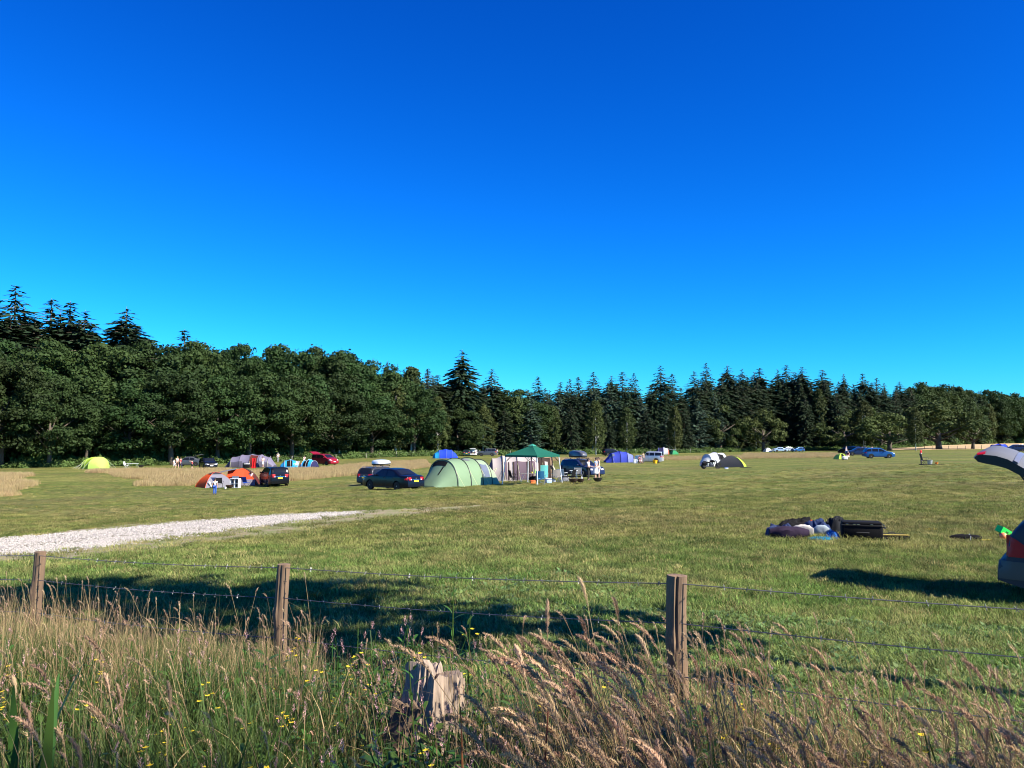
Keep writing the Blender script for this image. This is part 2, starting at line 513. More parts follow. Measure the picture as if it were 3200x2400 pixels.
def scatter(name, coll, pts, rots, scl, idx, label, mt=None):
    n = len(pts)
    me = bpy.data.meshes.new(name)
    me.vertices.add(n)
    me.vertices.foreach_set("co", np.asarray(pts, np.float32).ravel())
    a = me.attributes.new("rot", 'FLOAT_VECTOR', 'POINT'); a.data.foreach_set("vector", np.asarray(rots, np.float32).ravel())
    a = me.attributes.new("scl", 'FLOAT_VECTOR', 'POINT'); a.data.foreach_set("vector", np.asarray(scl, np.float32).ravel())
    a = me.attributes.new("pick", 'INT', 'POINT'); a.data.foreach_set("value", np.asarray(idx, np.int32).ravel())
    me.update()
    o = bpy.data.objects.new(name, me); COL.objects.link(o)
    if mt: me.materials.append(mt)
    ng = bpy.data.node_groups.new(name + "_scatter", 'GeometryNodeTree')
    ng.interface.new_socket("Geometry", in_out='INPUT', socket_type='NodeSocketGeometry')
    ng.interface.new_socket("Geometry", in_out='OUTPUT', socket_type='NodeSocketGeometry')
    gi = ng.nodes.new("NodeGroupInput"); go = ng.nodes.new("NodeGroupOutput")
    ip = ng.nodes.new("GeometryNodeInstanceOnPoints")
    ci = ng.nodes.new("GeometryNodeCollectionInfo")
    ci.inputs["Collection"].default_value = coll
    ci.inputs["Separate Children"].default_value = True
    ci.inputs["Reset Children"].default_value = True
    def attr(nm, ty):
        q = ng.nodes.new("GeometryNodeInputNamedAttribute"); q.data_type = ty; q.inputs["Name"].default_value = nm
        return q.outputs[0]
    l = ng.links
    l.new(gi.outputs[0], ip.inputs["Points"]); l.new(ci.outputs[0], ip.inputs["Instance"])
    ip.inputs["Pick Instance"].default_value = True
    l.new(attr("pick", 'INT'), ip.inputs["Instance Index"])
    l.new(attr("scl", 'FLOAT_VECTOR'), ip.inputs["Scale"])
    er = ng.nodes.new("FunctionNodeEulerToRotation")
    l.new(attr("rot", 'FLOAT_VECTOR'), er.inputs[0]); l.new(er.outputs[0], ip.inputs["Rotation"])
    l.new(ip.outputs[0], go.inputs[0])
    md = o.modifiers.new("scatter", 'NODES'); md.node_group = ng
    tag(o, label, kind="stuff")
    return o

def in_poly(x, y, poly):
    x, y = np.asarray(x), np.asarray(y)
    c = np.zeros(x.shape, bool)
    n = len(poly)
    for i in range(n):
        x0, y0 = poly[i]; x1, y1 = poly[(i + 1) % n]
        if y0 == y1: continue
        k = ((y0 > y) != (y1 > y)) & (x < (x1 - x0) * (y - y0) / (y1 - y0) + x0)
        c ^= k
    return c

# ------------------------------------------------------------------ trees
def leaf_mat(name, c1, c2, trans=.25, rnd=.22, sc=.35):
    c1, c2 = tuple(x * .86 for x in c1), tuple(x * .92 for x in c2)
    m = mat(name, c1, rough=.75, var=.3, scale=sc, trans=trans, rnd=rnd, spec=.25)
    for n in m.node_tree.nodes:
        if n.bl_idname == "ShaderNodeMix":
            n.inputs[6].default_value = c1 + (1,); n.inputs[7].default_value = c2 + (1,)
        if n.bl_idname == "ShaderNodeTexNoise": n.inputs["Detail"].default_value = 2
    return m
M_OAK = leaf_mat("oak_leaves", (.018, .042, .010), (.040, .075, .017), rnd=.30)
M_BIR = leaf_mat("birch_leaves", (.040, .062, .016), (.068, .090, .024))
M_FIR = leaf_mat("fir_needles", (.016, .036, .017), (.033, .060, .024), trans=.12)
M_PIN = leaf_mat("pine_needles", (.034, .066, .042), (.060, .102, .064), trans=.12)
M_BRK = leaf_mat("bracken_fronds", (.070, .130, .030), (.110, .175, .045), rnd=.1, sc=.6)
M_BARK = mat("oak_bark", (.085, .068, .050), .95, var=.4, scale=5, bump=.6)
M_BBARK = mat("birch_bark", (.62, .60, .55), .8, var=.35, scale=2.2, bump=.2)
M_FBARK = mat("fir_bark", (.15, .115, .085), .95, var=.4, scale=4, bump=.5)

def rand_dirs(n, g):
    v = g.normal(size=(n, 3)); return v / np.linalg.norm(v, axis=1, keepdims=True)

def leaf_quads(P, Nrm, size, g, asp=.62, jit=.55):
    """rhombic leaf sprays at P facing roughly Nrm"""
    n = len(P)
    N = Nrm + g.normal(scale=jit, size=(n, 3)); N /= np.linalg.norm(N, axis=1, keepdims=True) + 1e-9
    t = g.normal(size=(n, 3)); U = np.cross(N, t); U /= np.linalg.norm(U, axis=1, keepdims=True) + 1e-9
    Vv = np.cross(N, U)
    s = (size * g.uniform(.6, 1.35, n))[:, None]
    bend = N * s * .25
    return np.stack([P - U * s, P - Vv * s * asp + bend, P + U * s, P + Vv * s * asp + bend], 1)

def make_oak(seed, H=18.0, Rr=6.2, low=.10, blobs=96, per=215, size=.245):
    g = np.random.default_rng(seed)
    V = []
    tb = MB()
    k = 0
    bl = []
    while len(bl) < blobs:
        d = rand_dirs(1, g)[0]
        rr = g.uniform(.45, 1.0) ** .6
        z = H * (low + (1 - low) * (.5 + .5 * d[2] * rr))
        tz = (z / H - low) / (1 - low)
        env = Rr * (0.62 + .5 * math.sin(math.pi * min(1, tz * .9 + .12))) * (1 if tz < .75 else math.sqrt(max(.05, 1 - ((tz - .75) / .27) ** 2)))
        a = math.atan2(d[1], d[0])
        q = math.sqrt(d[0] ** 2 + d[1] ** 2)
        rad = env * min(1, q * 1.15 * rr + .15)
        bl.append((rad * math.cos(a), rad * math.sin(a), z))
    for c in bl:
        c = np.array(c)
        r = g.uniform(1.15, 2.0) * Rr / 6.2
        d = rand_dirs(per, g)
        d[:, 2] = np.where(d[:, 2] < -.35, -d[:, 2], d[:, 2])
        lump = 1 + .28 * np.sin(d[:, 0] * 7 + seed) * np.cos(d[:, 1] * 6 + c[2])
        P = c + d * (r * lump * g.uniform(.62, 1.05, per))[:, None] * np.array([1, 1, .78])
        V.append(leaf_quads(P, d, size, g))
    crown = quads_mesh("oak_crown", np.concatenate(V))
    th = H * .55
    tb.tube([(0, 0, -.5), (.1, 0, H * .12), (.15, .1, H * .3), (.0, .1, th)], [.55, .42, .34, .14], 8)
    for i in range(9):
        a = i * 2.4 + seed
        z0 = H * g.uniform(.15, .42)
        L = Rr * g.uniform(.5, .85)
        tb.tube([(.1, 0, z0), (L * .45 * math.cos(a), L * .45 * math.sin(a), z0 + H * .08), (L * math.cos(a), L * math.sin(a), z0 + H * .2)], [.2, .12, .04], 5)
    return crown, tb, H

def make_birch(seed, H=16.0, Rr=3.2, low=.16, n=6200, size=.22, trunks=1):
    g = np.random.default_rng(seed)
    V = []
    strands = n // 28
    for i in range(strands):
        t = g.uniform(low, 1.0) ** .9
        env = Rr * math.sin(math.pi * min(1, max(.03, (t - low) / (1 - low) * .82 + .16))) ** .8
        a = g.uniform(0, 6.28); rad = env * g.uniform(.25, 1.0) ** .5
        top = np.array([rad * math.cos(a), rad * math.sin(a), H * t])
        L = g.uniform(.8, 2.3) * (1 - .35 * t)
        u = g.uniform(0, 1, 28)
        P = top + np.stack([g.normal(scale=.30, size=28) + math.cos(a) * u * .25, g.normal(scale=.30, size=28) + math.sin(a) * u * .25, -u * L], 1)
        out = np.tile([math.cos(a), math.sin(a), .5], (28, 1))
        V.append(leaf_quads(P, out, size, g, asp=.7, jit=.8))
    crown = quads_mesh("birch_crown", np.concatenate(V))
    tb = MB()
    for k in range(trunks):
        dx = (k - (trunks - 1) / 2) * .5
        tb.tube([(dx * .4, 0, -.4), (dx + .05, .02, H * .2), (dx * 1.3 - .08, .05, H * .5), (dx * 1.3 + .05, 0, H * .92)], [.23, .17, .11, .02], 7)
    for i in range(10):
        a = i * 2.1 + seed; z0 = H * g.uniform(.22, .8); L = Rr * .8 * (1 - .5 * z0 / H)
        tb.tube([(0, 0, z0), (L * .5 * math.cos(a), L * .5 * math.sin(a), z0 + .9), (L * math.cos(a), L * math.sin(a), z0 + 1.2)], [.07, .045, .015], 4)
    return crown, tb, H

def make_fir(seed, H=24.0, Rr=3.4, low=.06, step=.42, size=.50, sparse_top=.15, droop=.22, up=.0, dens=1.3, slope=.46):
    g = np.random.default_rng(seed)
    V = []
    tb = MB()
    z = H * low
    while z < H - .25:
        t = z / H
        f = (1 - t)
        L0 = min(Rr * (1 - .25 * t), .12 + slope * (H - z)) * (1 - .16 * math.sin(z * 1.7 + seed))
        nb = int(g.integers(4, 7)) if t > 1 - sparse_top else int(g.integers(6, 9))
        ph = g.uniform(0, 6.28)
        for b_ in range(nb):
            a = ph + b_ * 6.283 / nb + g.normal(scale=.2)
            L = L0 * g.uniform(.55, 1.15)
            zj = g.uniform(-.28, .28)
            ns = max(3, int(L * 5.2 * dens * (0.6 if t > 1 - sparse_top else 1)))
            u = np.linspace(.12 if t > .7 else .3, 1, ns)
            drop = (up * u - droop * (u ** 1.6) * (1 + .4 * (1 - t))) * L + g.normal(scale=.05, size=ns)
            side = g.normal(scale=1, size=ns) * .30 * (1.15 - u) * min(1, L * .6)
            ca, sa = math.cos(a), math.sin(a)
            P = np.stack([ca * u * L - sa * side, sa * u * L + ca * side, z + drop + zj], 1)
            nn = np.tile([ca * .35, sa * .35, 1.0], (ns, 1))
            N = nn + g.normal(scale=.38, size=(ns, 3)); N /= np.linalg.norm(N, axis=1, keepdims=True)
            D = np.stack([ca - sa * side * .9, sa + ca * side * .9, np.full(ns, -.35)], 1) + g.normal(scale=.25, size=(ns, 3))
            D /= np.linalg.norm(D, axis=1, keepdims=True)
            Wv = np.cross(N, D); Wv /= np.linalg.norm(Wv, axis=1, keepdims=True) + 1e-9
            s = (size * g.uniform(.7, 1.3, ns) * (.55 + .45 * min(1, L / 1.5)))[:, None]
            V.append(np.stack([P - D * s * .6, P - Wv * s * .36 - np.array([0, 0, .05]), P + D * s, P + Wv * s * .36 - np.array([0, 0, .05])], 1))
            if L > .9:
                tb.tube([(0, 0, z), (ca * L * .9, sa * L * .9, z + (up * .9 - droop * .8) * L)], [.045, .012], 3, cap=False)
        z += step * (1.25 if t > 1 - sparse_top else 1.0) * g.uniform(.8, 1.2)
    crown = quads_mesh("fir_crown", np.concatenate(V))
    tb.tube([(0, 0, -.5), (0, 0, H * .5), (0, 0, H * .9), (0, 0, H)], [.34, .2, .05, .012], 7)
    return crown, tb, H

def trunk_mesh(tb, m):
    me = bpy.data.meshes.new("trunk"); me.from_pydata(tb.v, [], tb.f)
    me.polygons.foreach_set("use_smooth", [True] * len(me.polygons)); me.materials.append(m); me.update(); return me

SPECIES = {}
def species(key, makers, lm, bm_, nm):
    out = []
    for crown, tb, H in makers:
        crown.materials.append(lm)
        out.append((crown, trunk_mesh(tb, bm_), H))
    SPECIES[key] = (out, nm)
species("oak", [make_oak(s, H=18, Rr=r, low=l) for s, r, l in ((1, 6.4, .10), (2, 5.8, .13), (3, 6.8, .09), (4, 5.4, .16), (5, 6.1, .12))], M_OAK, M_BARK, "oak_tree")
species("birch", [make_birch(s, Rr=r, trunks=t) for s, r, t in ((11, 3.2, 1), (12, 2.7, 1), (13, 3.5, 2), (14, 2.4, 1))], M_BIR, M_BBARK, "birch_tree")
species("fir", [make_fir(s, Rr=r, sparse_top=st, droop=d, low=l, dens=dn) for s, r, st, d, l, dn in ((21, 5.0, .15, .25, .06, 1.5), (22, 4.5, .2, .2, .08, 1.3), (23, 5.6, .1, .3, .05, 1.7), (24, 3.8, .25, .12, .10, 1.1), (25, 4.8, .15, .28, .06, 1.5))], M_FIR, M_FBARK, "fir_tree")
species("pine", [make_fir(s, H=15, Rr=3.6, sparse_top=.08, droop=-.05, up=.12, low=.07, step=.5, size=.5, slope=.55) for s in (31, 32, 33)], M_PIN, M_FBARK, "pine_tree")
species("scrub", [make_oak(s, H=9, Rr=4.6, low=l, blobs=34, per=130, size=.26) for s, l in ((41, .1), (42, .22), (43, .16))], leaf_mat("scrub_leaves", (.048, .078, .020), (.080, .108, .028), rnd=.15), M_BARK, "broadleaf_tree")

TREE_N = 0
def plant(key, x, y, H, label, group, variant=None, wide=1.0):
    global TREE_N
    lst, nm = SPECIES[key]
    g = random.Random(TREE_N * 7 + 3); TREE_N += 1
    crown, tr, h0 = lst[g.randrange(len(lst)) if variant is None else variant % len(lst)]
    o = empty(nm, (x, y, gz(x, y)), g.uniform(0, 6.28), label, "tree", group)
    s = H / h0
    w = s ** .75 * wide * g.uniform(.85, 1.25)
    o.scale = (w, w, s)
    link_mesh("crown", crown, None, o)
    link_mesh("trunk", tr, None, o)
    return o

EDGE = np.array([(-250, 23), (0, 21), (300, 20), (600, 18.6), (900, 16.6), (1100, 14.2), (1300, 13), (1500, 12), (1800, 11.2), (2100, 10.6), (2400, 9.2), (2600, 9.4), (2800, 9.0), (3000, 7.6), (3250, 6.6), (3500, 6)])
SKY = np.array([(-300, 1050), (0, 1062), (150, 1078), (290, 1080), (420, 1075), (560, 1084), (640, 1100), (720, 1104), (800, 1098), (900, 1104), (1040, 1108), (1100, 1142), (1200, 1134), (1330, 1165), (1400, 1195), (1500, 1190), (1600, 1235), (1680, 1215), (1800, 1215), (1900, 1205), (2060, 1215), (2150, 1220), (2200, 1185), (2350, 1175), (2510, 1178), (2600, 1190), (2700, 1195), (2800, 1205), (2900, 1205), (2980, 1200), (3060, 1212), (3150, 1232), (3250, 1245), (3500, 1260)])
def edge_s(px): return float(np.interp(px, EDGE[:, 0], EDGE[:, 1]))
def edge_pt(px, back=0.0):
    Y = FPX / edge_s(px) + back
    a, _ = ray(px, 1420)
    return a * Y, Y
def h_for(px, top, back):
    x, y = edge_pt(px, back)
    _, bz = ray(px, top)
    return ZC + bz * y - gz(x, y)
def sky_top(px): return float(np.interp(px, SKY[:, 0], SKY[:, 1]))

def zone_words(px):   # words for the stretch of wood a tree stands in
    for lim, w in ((330, "behind the lime green tent"), (760, "behind the black estate car"), (1040, "behind the purple tent"), (1480, "behind the silver roof box"), (1760, "behind the green gazebo"), (2170, "behind the silver off-roader"), (2520, "behind the motorcycle"), (2800, "behind the blue hatchback")):
        if px < lim: return w
    return "at the far right end of the wood"

def put_row(px0, px1, spacing_m, back, kinds, frac, jit=.06, what="front"):
    g = random.Random(int(px0 * 3 + back * 17))
    px = px0
    while px < px1:
        k = kinds[g.randrange(len(kinds))]
        bk = back + g.uniform(-2.5, 2.5)
        x, y = edge_pt(px, bk)
        top = sky_top(px)
        Hh = h_for(px, top, bk) * (frac + g.uniform(-jit, jit))
        w = zone_words(px)
        kn = {"oak": "dark broadleaf tree", "birch": "olive green birch tree", "fir": "dark conifer", "pine": "blue-green pine tree", "scrub": "low yellow-green tree"}[k]
        if what == "front": lab = "%s on the wood edge %s" % (kn, w)
        else: lab = "%s deeper in the wood %s" % (kn, w)
        plant(k, x, y, Hh, lab, "%s %s %s" % (kn, what, w))
        px += spacing_m * g.uniform(.75, 1.25) * FPX / y
        
# rows, front to back
put_row(-160, 1040, 7.0, 2, ["oak"], .80, .14)
put_row(-200, 1060, 8.0, 11, ["oak"], .99, .05, "deep")
put_row(-150, 1100, 8, 21, ["oak", "oak", "fir"], .98, .05, "deep")
put_row(-150, 1100, 8, 31, ["oak"], .97, .05, "deep")
put_row(1060, 1420, 5.5, 1, ["birch", "oak", "birch"], .74, .12)
put_row(1060, 1420, 7.0, 9, ["oak", "oak", "birch"], .98, .06, "deep")
put_row(1430, 1640, 5.5, 1, ["birch", "fir", "birch", "oak"], .72, .12)
put_row(1420, 1660, 5.5, 9, ["fir", "oak"], .95, .07, "deep")
put_row(1660, 2260, 5.0, 1, ["pine", "pine", "fir", "birch"], .70, .14)
put_row(1650, 2260, 4.4, 8, ["fir", "pine"], .97, .10, "deep")
put_row(2250, 2460, 6.5, 1, ["birch", "scrub"], .55, .12)
put_row(2260, 2640, 4.4, 7, ["fir"], .97, .07, "deep")
put_row(2470, 2640, 6.0, 2, ["fir", "birch"], .80, .12)
put_row(2640, 2800, 6.5, 1, ["scrub", "birch"], .50, .15)
put_row(2640, 2900, 4.8, 10, ["fir"], .97, .06, "deep")
put_row(2810, 3260, 6.5, 6, ["oak", "birch", "fir"], .78, .1)
put_row(2880, 3320, 5.0, 16, ["oak", "fir"], .97, .05, "deep")
for b0, fr in ((17, .99), (27, .97)):
    put_row(1080, 3300, 5.5, b0, ["fir"], fr, .05, "deep")

# conifer tips that stand clear of the skyline: pixel x, pixel top, metres behind the edge, variant, words
TIPS = [(60, 960, 27, 4, "rounded conifer top just right of the tallest one"), (175, 975, 27, 2, "dense conifer filling the far left cluster"), (275, 1010, 24, 0, "lower conifer at the right side of the far left cluster"), (20, 985, 22, 2, "bushy conifer below the tallest one at far left"), (415, 1020, 26, 3, "thin conifer just right of the lone broad one"), (30, 892, 26, 1, "tallest conifer at the far left, its thin top clear of the wood"), (-40, 930, 24, 0, "tall conifer cut by the left edge of the picture"), (145, 932, 26, 3, "slim conifer second from the left on the skyline"),
        (95, 985, 25, 2, "bushy conifer between the two slim ones at far left"), (205, 940, 25, 0, "broad conifer third from the left on the skyline"), (252, 968, 23, 4, "conifer with a bare leader right of the far left cluster"),
        (383, 958, 24, 2, "lone broad conifer standing clear above the oaks at left"), (568, 1028, 24, 0, "small pointed conifer top above the oaks behind the grey saloon"),
        (1443, 1090, 7, 2, "tall lone conifer above the wood behind the pale green tent"), (1335, 1150, 8, 3, "thin conifer top left of the tall lone conifer"), (1537, 1152, 8, 1, "conifer with thin leader right of the tall lone conifer"),
        (1365, 1170, 9, 0, "short conifer just left of the tall lone conifer"), (1682, 1175, 12, 3, "thin-topped conifer above the right end of the green gazebo"), (1752, 1192, 12, 0, "conifer above the dark roof box"),
        (1782, 1183, 12, 3, "thin conifer right of the dark roof box"), (1808, 1176, 12, 3, "feathery conifer behind the three standing people"), (1855, 1162, 12, 1, "conifer left of the small blue tent on the skyline"),
        (1913, 1172, 11, 2, "bushy conifer above the small blue tent"), (1946, 1160, 12, 3, "feathery conifer above the small blue tent"), (1983, 1164, 12, 3, "feathery conifer left of the silver off-roader"),
        (2066, 1142, 10, 1, "tallest conifer above the silver off-roader"), (2036, 1200, 9, 0, "short dark conifer beside the tallest one above the off-roader"), (2103, 1166, 11, 3, "thin conifer right of the tallest one above the off-roader"),
        (2172, 1160, 10, 1, "conifer above the gap left of the white tunnel tent"), (2210, 1134, 10, 1, "tall conifer left of the white tunnel tent"), (2278, 1139, 9, 2, "dense tall conifer above the white tunnel tent"),
        (2323, 1150, 10, 4, "conifer above the lime and black tent"), (2378, 1148, 10, 0, "conifer with layered branches right of the lime and black tent"), (2362, 1160, 11, 4, "conifer just behind the layered one"),
        (2435, 1152, 9, 4, "conifer left of the far parked cars"), (2462, 1140, 10, 1, "thin tall conifer above the far parked cars"), (2512, 1143, 9, 2, "pointed tall conifer right above the far parked cars"),
        (2575, 1153, 10, 0, "conifer above the small lime tent"), (2642, 1166, 12, 2, "round-topped conifer left of the blue hatchback"), (2702, 1165, 13, 0, "conifer with upswept top above the blue hatchback"),
        (2745, 1180, 13, 3, "slim conifer right of the blue hatchback"), (2818, 1190, 15, 4, "last clear conifer tip before the wood drops at right"), (2490, 1160, 12, 0, "conifer second right above the far parked cars")]
for px, top, back, var, lab in TIPS:
    x, y = edge_pt(px, back)
    plant("fir", x, y, h_for(px, top, back), lab, None, var, wide=1.9 if px < 600 else random.uniform(1.15, 1.6))

# ordinal labels inside each small group of look-alike trees
ORD = ["leftmost", "second-from-left", "third-from-left", "fourth-from-left", "fifth-from-left", "sixth-from-left", "seventh-from-left", "eighth-from-left", "ninth-from-left", "tenth-from-left"]
by_lab = {}
for o in COL.objects:
    if o.get("category") == "tree" and o.get("group"): by_lab.setdefault(o["label"], []).append(o)
for lab, os_ in by_lab.items():
    os_.sort(key=lambda q: q.location.x / q.location.y)
    if 1 < len(os_) <= 10:
        for w, o in zip(ORD, os_): o["label"] = w + " " + lab
# separate trees standing out in front on the right
def lone(key, px, py, s, top, lab, var=0, wide=1.0):
    p = gp(px, py, s)
    _, bz = ray(px, top)
    return plant(key, p.x, p.y, ZC + bz * p.y - p.z, lab, None, var, wide)
lone("scrub", 2935, 1404, 10.6, 1262, "spreading low tree on a leaning trunk right of centre far fence", 1, 1.25)
lone("scrub", 3040, 1403, 10.4, 1292, "round yellow-green tree at the right end of the far fence", 2, 1.05)
lone("birch", 2862, 1408, 11, 1275, "birch with a white trunk left of the spreading low tree", 0, .9)
lone("birch", 2702, 1407, 10.6, 1252, "rusty-leaved birch behind the blue hatchback", 2, 1.0)
lone("scrub", 2640, 1408, 10.6, 1300, "wide dark tree left of the rusty birch", 0, 1.25)
lone("scrub", 2780, 1408, 10.8, 1300, "dark bushy tree right of the blue hatchback", 1, 1.2)
lone("scrub", 2385, 1411, 10, 1287, "olive round tree left of the far parked cars", 2, 1.1)
lone("birch", 1608, 1420, 12.4, 1240, "yellowish birch behind the green gazebo", 0, 1.15)
lone("birch", 1172, 1424, 14.8, 1250, "birch with a bright white trunk left of the silver roof box", 1, 1.0)
lone("birch", 1250, 1424, 14.2, 1180, "birch with a bright white trunk right of the silver roof box", 3, 1.1)
lone("birch", 1862, 1421, 12.2, 1250, "bare-stemmed tree left of the small blue tent", 1, .8)
lone("birch", 2110, 1416, 11.6, 1270, "birch with pale stem behind the small green dome tent", 3, .9)

# bracken and shrubs along the foot of the wood
def frond_clump(seed, h=.9, n=160, size=.16):
    g = np.random.default_rng(seed)
    d = rand_dirs(n, g); d[:, 2] = np.abs(d[:, 2])
    P = d * g.uniform(.45, 1, n)[:, None] * np.array([.9, .9, h])
    return quads_mesh("bracken_clump", leaf_quads(P, d, size, g, asp=.45))
brk = [frond_clump(s) for s in (1, 2, 3)]
for me in brk: me.materials.append(M_BRK)
P, Ro, S, I = [], [], [], []
g = np.random.default_rng(77)
for i in range(5200):
    px = g.uniform(-160, 2880)
    dens = .35 if px < 1000 else 1.0
    if g.random() > dens: continue
    x, y = edge_pt(px, g.uniform(-7, 12) if px > 1000 else g.uniform(-1, 10))
    P.append((x, y, gz(x, y) - .1)); Ro.append((0, 0, g.uniform(0, 6.28)))
    s = g.uniform(.7, 1.7); S.append((s, s, s * g.uniform(.7, 1.3))); I.append(int(g.integers(0, 3)))
for i in range(1500):
    px = g.uniform(-200, 3300)
    x, y = edge_pt(px, g.uniform(5, 26))
    P.append((x, y, gz(x, y) - .1)); Ro.append((0, 0, g.uniform(0, 6.28)))
    s = g.uniform(1.8, 3.6); S.append((s, s, s * g.uniform(.8, 1.5))); I.append(int(g.integers(0, 3)))
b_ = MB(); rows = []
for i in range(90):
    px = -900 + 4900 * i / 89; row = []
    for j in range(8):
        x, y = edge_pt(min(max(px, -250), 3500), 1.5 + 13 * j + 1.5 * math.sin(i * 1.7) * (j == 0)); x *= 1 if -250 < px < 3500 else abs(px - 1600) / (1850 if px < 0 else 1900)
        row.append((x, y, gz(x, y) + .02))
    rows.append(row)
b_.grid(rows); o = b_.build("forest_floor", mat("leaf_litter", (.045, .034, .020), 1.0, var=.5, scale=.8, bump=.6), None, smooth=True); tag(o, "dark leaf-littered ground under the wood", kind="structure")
scatter("bracken", proto_collection("bracken_clump", brk), P, Ro, S, I, "green bracken and low scrub along the foot of the wood")
# ------------------------------------------------------------------ cars
M_TYRE = mat("tyre_rubber", (.018, .018, .018), .9, var=.2, scale=20)
M_RIM = mat("alloy_rim", (.55, .56, .58), .35, metal=.3, var=.1)
M_GLASS = mat("car_glass", (.010, .012, .014), .08, var=.1, spec=.45)
M_DARK = mat("dark_plastic", (.015, .015, .016), .6, var=.2)
M_BOOT_SHADE = mat("boot_shade", (.02, .02, .022), .95, var=.3)  # near-black colour standing for the shade inside an open boot
M_RED = mat("tail_lamp_red", (.40, .006, .008), .35, var=.15, spec=.3)
M_WHITE_L = mat("headlamp_clear", (.75, .77, .80), .08, var=.08, coat=.6, metal=.3)
M_YPLATE = mat("yellow_plate", (.82, .52, .02), .45, var=.05)
M_WPLATE = mat("white_plate", (.80, .80, .78), .45, var=.05)
M_CHROME = mat("chrome_trim", (.75, .76, .78), .15, metal=1.0, var=.05)
def paint(name, c, metal=.0): return mat("paint_" + name, c, .24, metal=metal, var=.06, scale=3, coat=.12, spec=.22)
PAINT = dict(navy=paint("navy", (.004, .005, .013)), black=paint("black", (.005, .005, .006)), grey=paint("grey", (.09, .10, .11), .3), silver=paint("silver", (.42, .45, .50), .4), blue=paint("blue", (.020, .085, .24), .2),
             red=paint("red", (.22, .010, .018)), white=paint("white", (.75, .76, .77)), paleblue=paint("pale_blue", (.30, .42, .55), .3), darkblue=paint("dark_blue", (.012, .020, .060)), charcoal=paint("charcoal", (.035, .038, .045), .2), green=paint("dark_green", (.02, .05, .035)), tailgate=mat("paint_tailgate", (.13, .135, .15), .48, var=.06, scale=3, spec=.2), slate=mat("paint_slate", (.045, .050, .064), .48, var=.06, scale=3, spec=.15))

PROF = {
 "sedan": [(-.5, .30), (-.497, .42), (-.49, .56), (-.475, .66), (-.44, .695), (-.34, .715), (-.185, .955), (-.06, 1.0), (.07, .985), (.235, .70), (.30, .665), (.42, .60), (.475, .53), (.495, .42), (.5, .30)],
 "hatch": [(-.5, .30), (-.497, .42), (-.49, .54), (-.475, .64), (-.455, .74), (-.40, .92), (-.37, .965), (-.2, 1.0), (0, .99), (.05, .975), (.225, .70), (.28, .66), (.40, .60), (.47, .52), (.495, .42), (.5, .30)],
 "estate": [(-.5, .30), (-.497, .42), (-.492, .56), (-.48, .66), (-.455, .84), (-.43, .95), (-.40, .975), (-.2, 1.0), (0, .995), (.06, .975), (.225, .70), (.28, .665), (.42, .60), (.475, .53), (.495, .42), (.5, .30)],
 "mpv": [(-.5, .28), (-.497, .42), (-.49, .58), (-.475, .76), (-.445, .93), (-.41, .975), (-.2, 1.0), (.02, .985), (.09, .955), (.30, .66), (.36, .615), (.45, .54), (.49, .43), (.5, .28)],
 "jeep": [(-.5, .32), (-.498, .5), (-.493, .66), (-.478, .93), (-.455, .985), (-.3, 1.0), (0, .998), (.055, .98), (.125, .70), (.155, .665), (.44, .635), (.485, .60), (.497, .46), (.5, .32)],
}
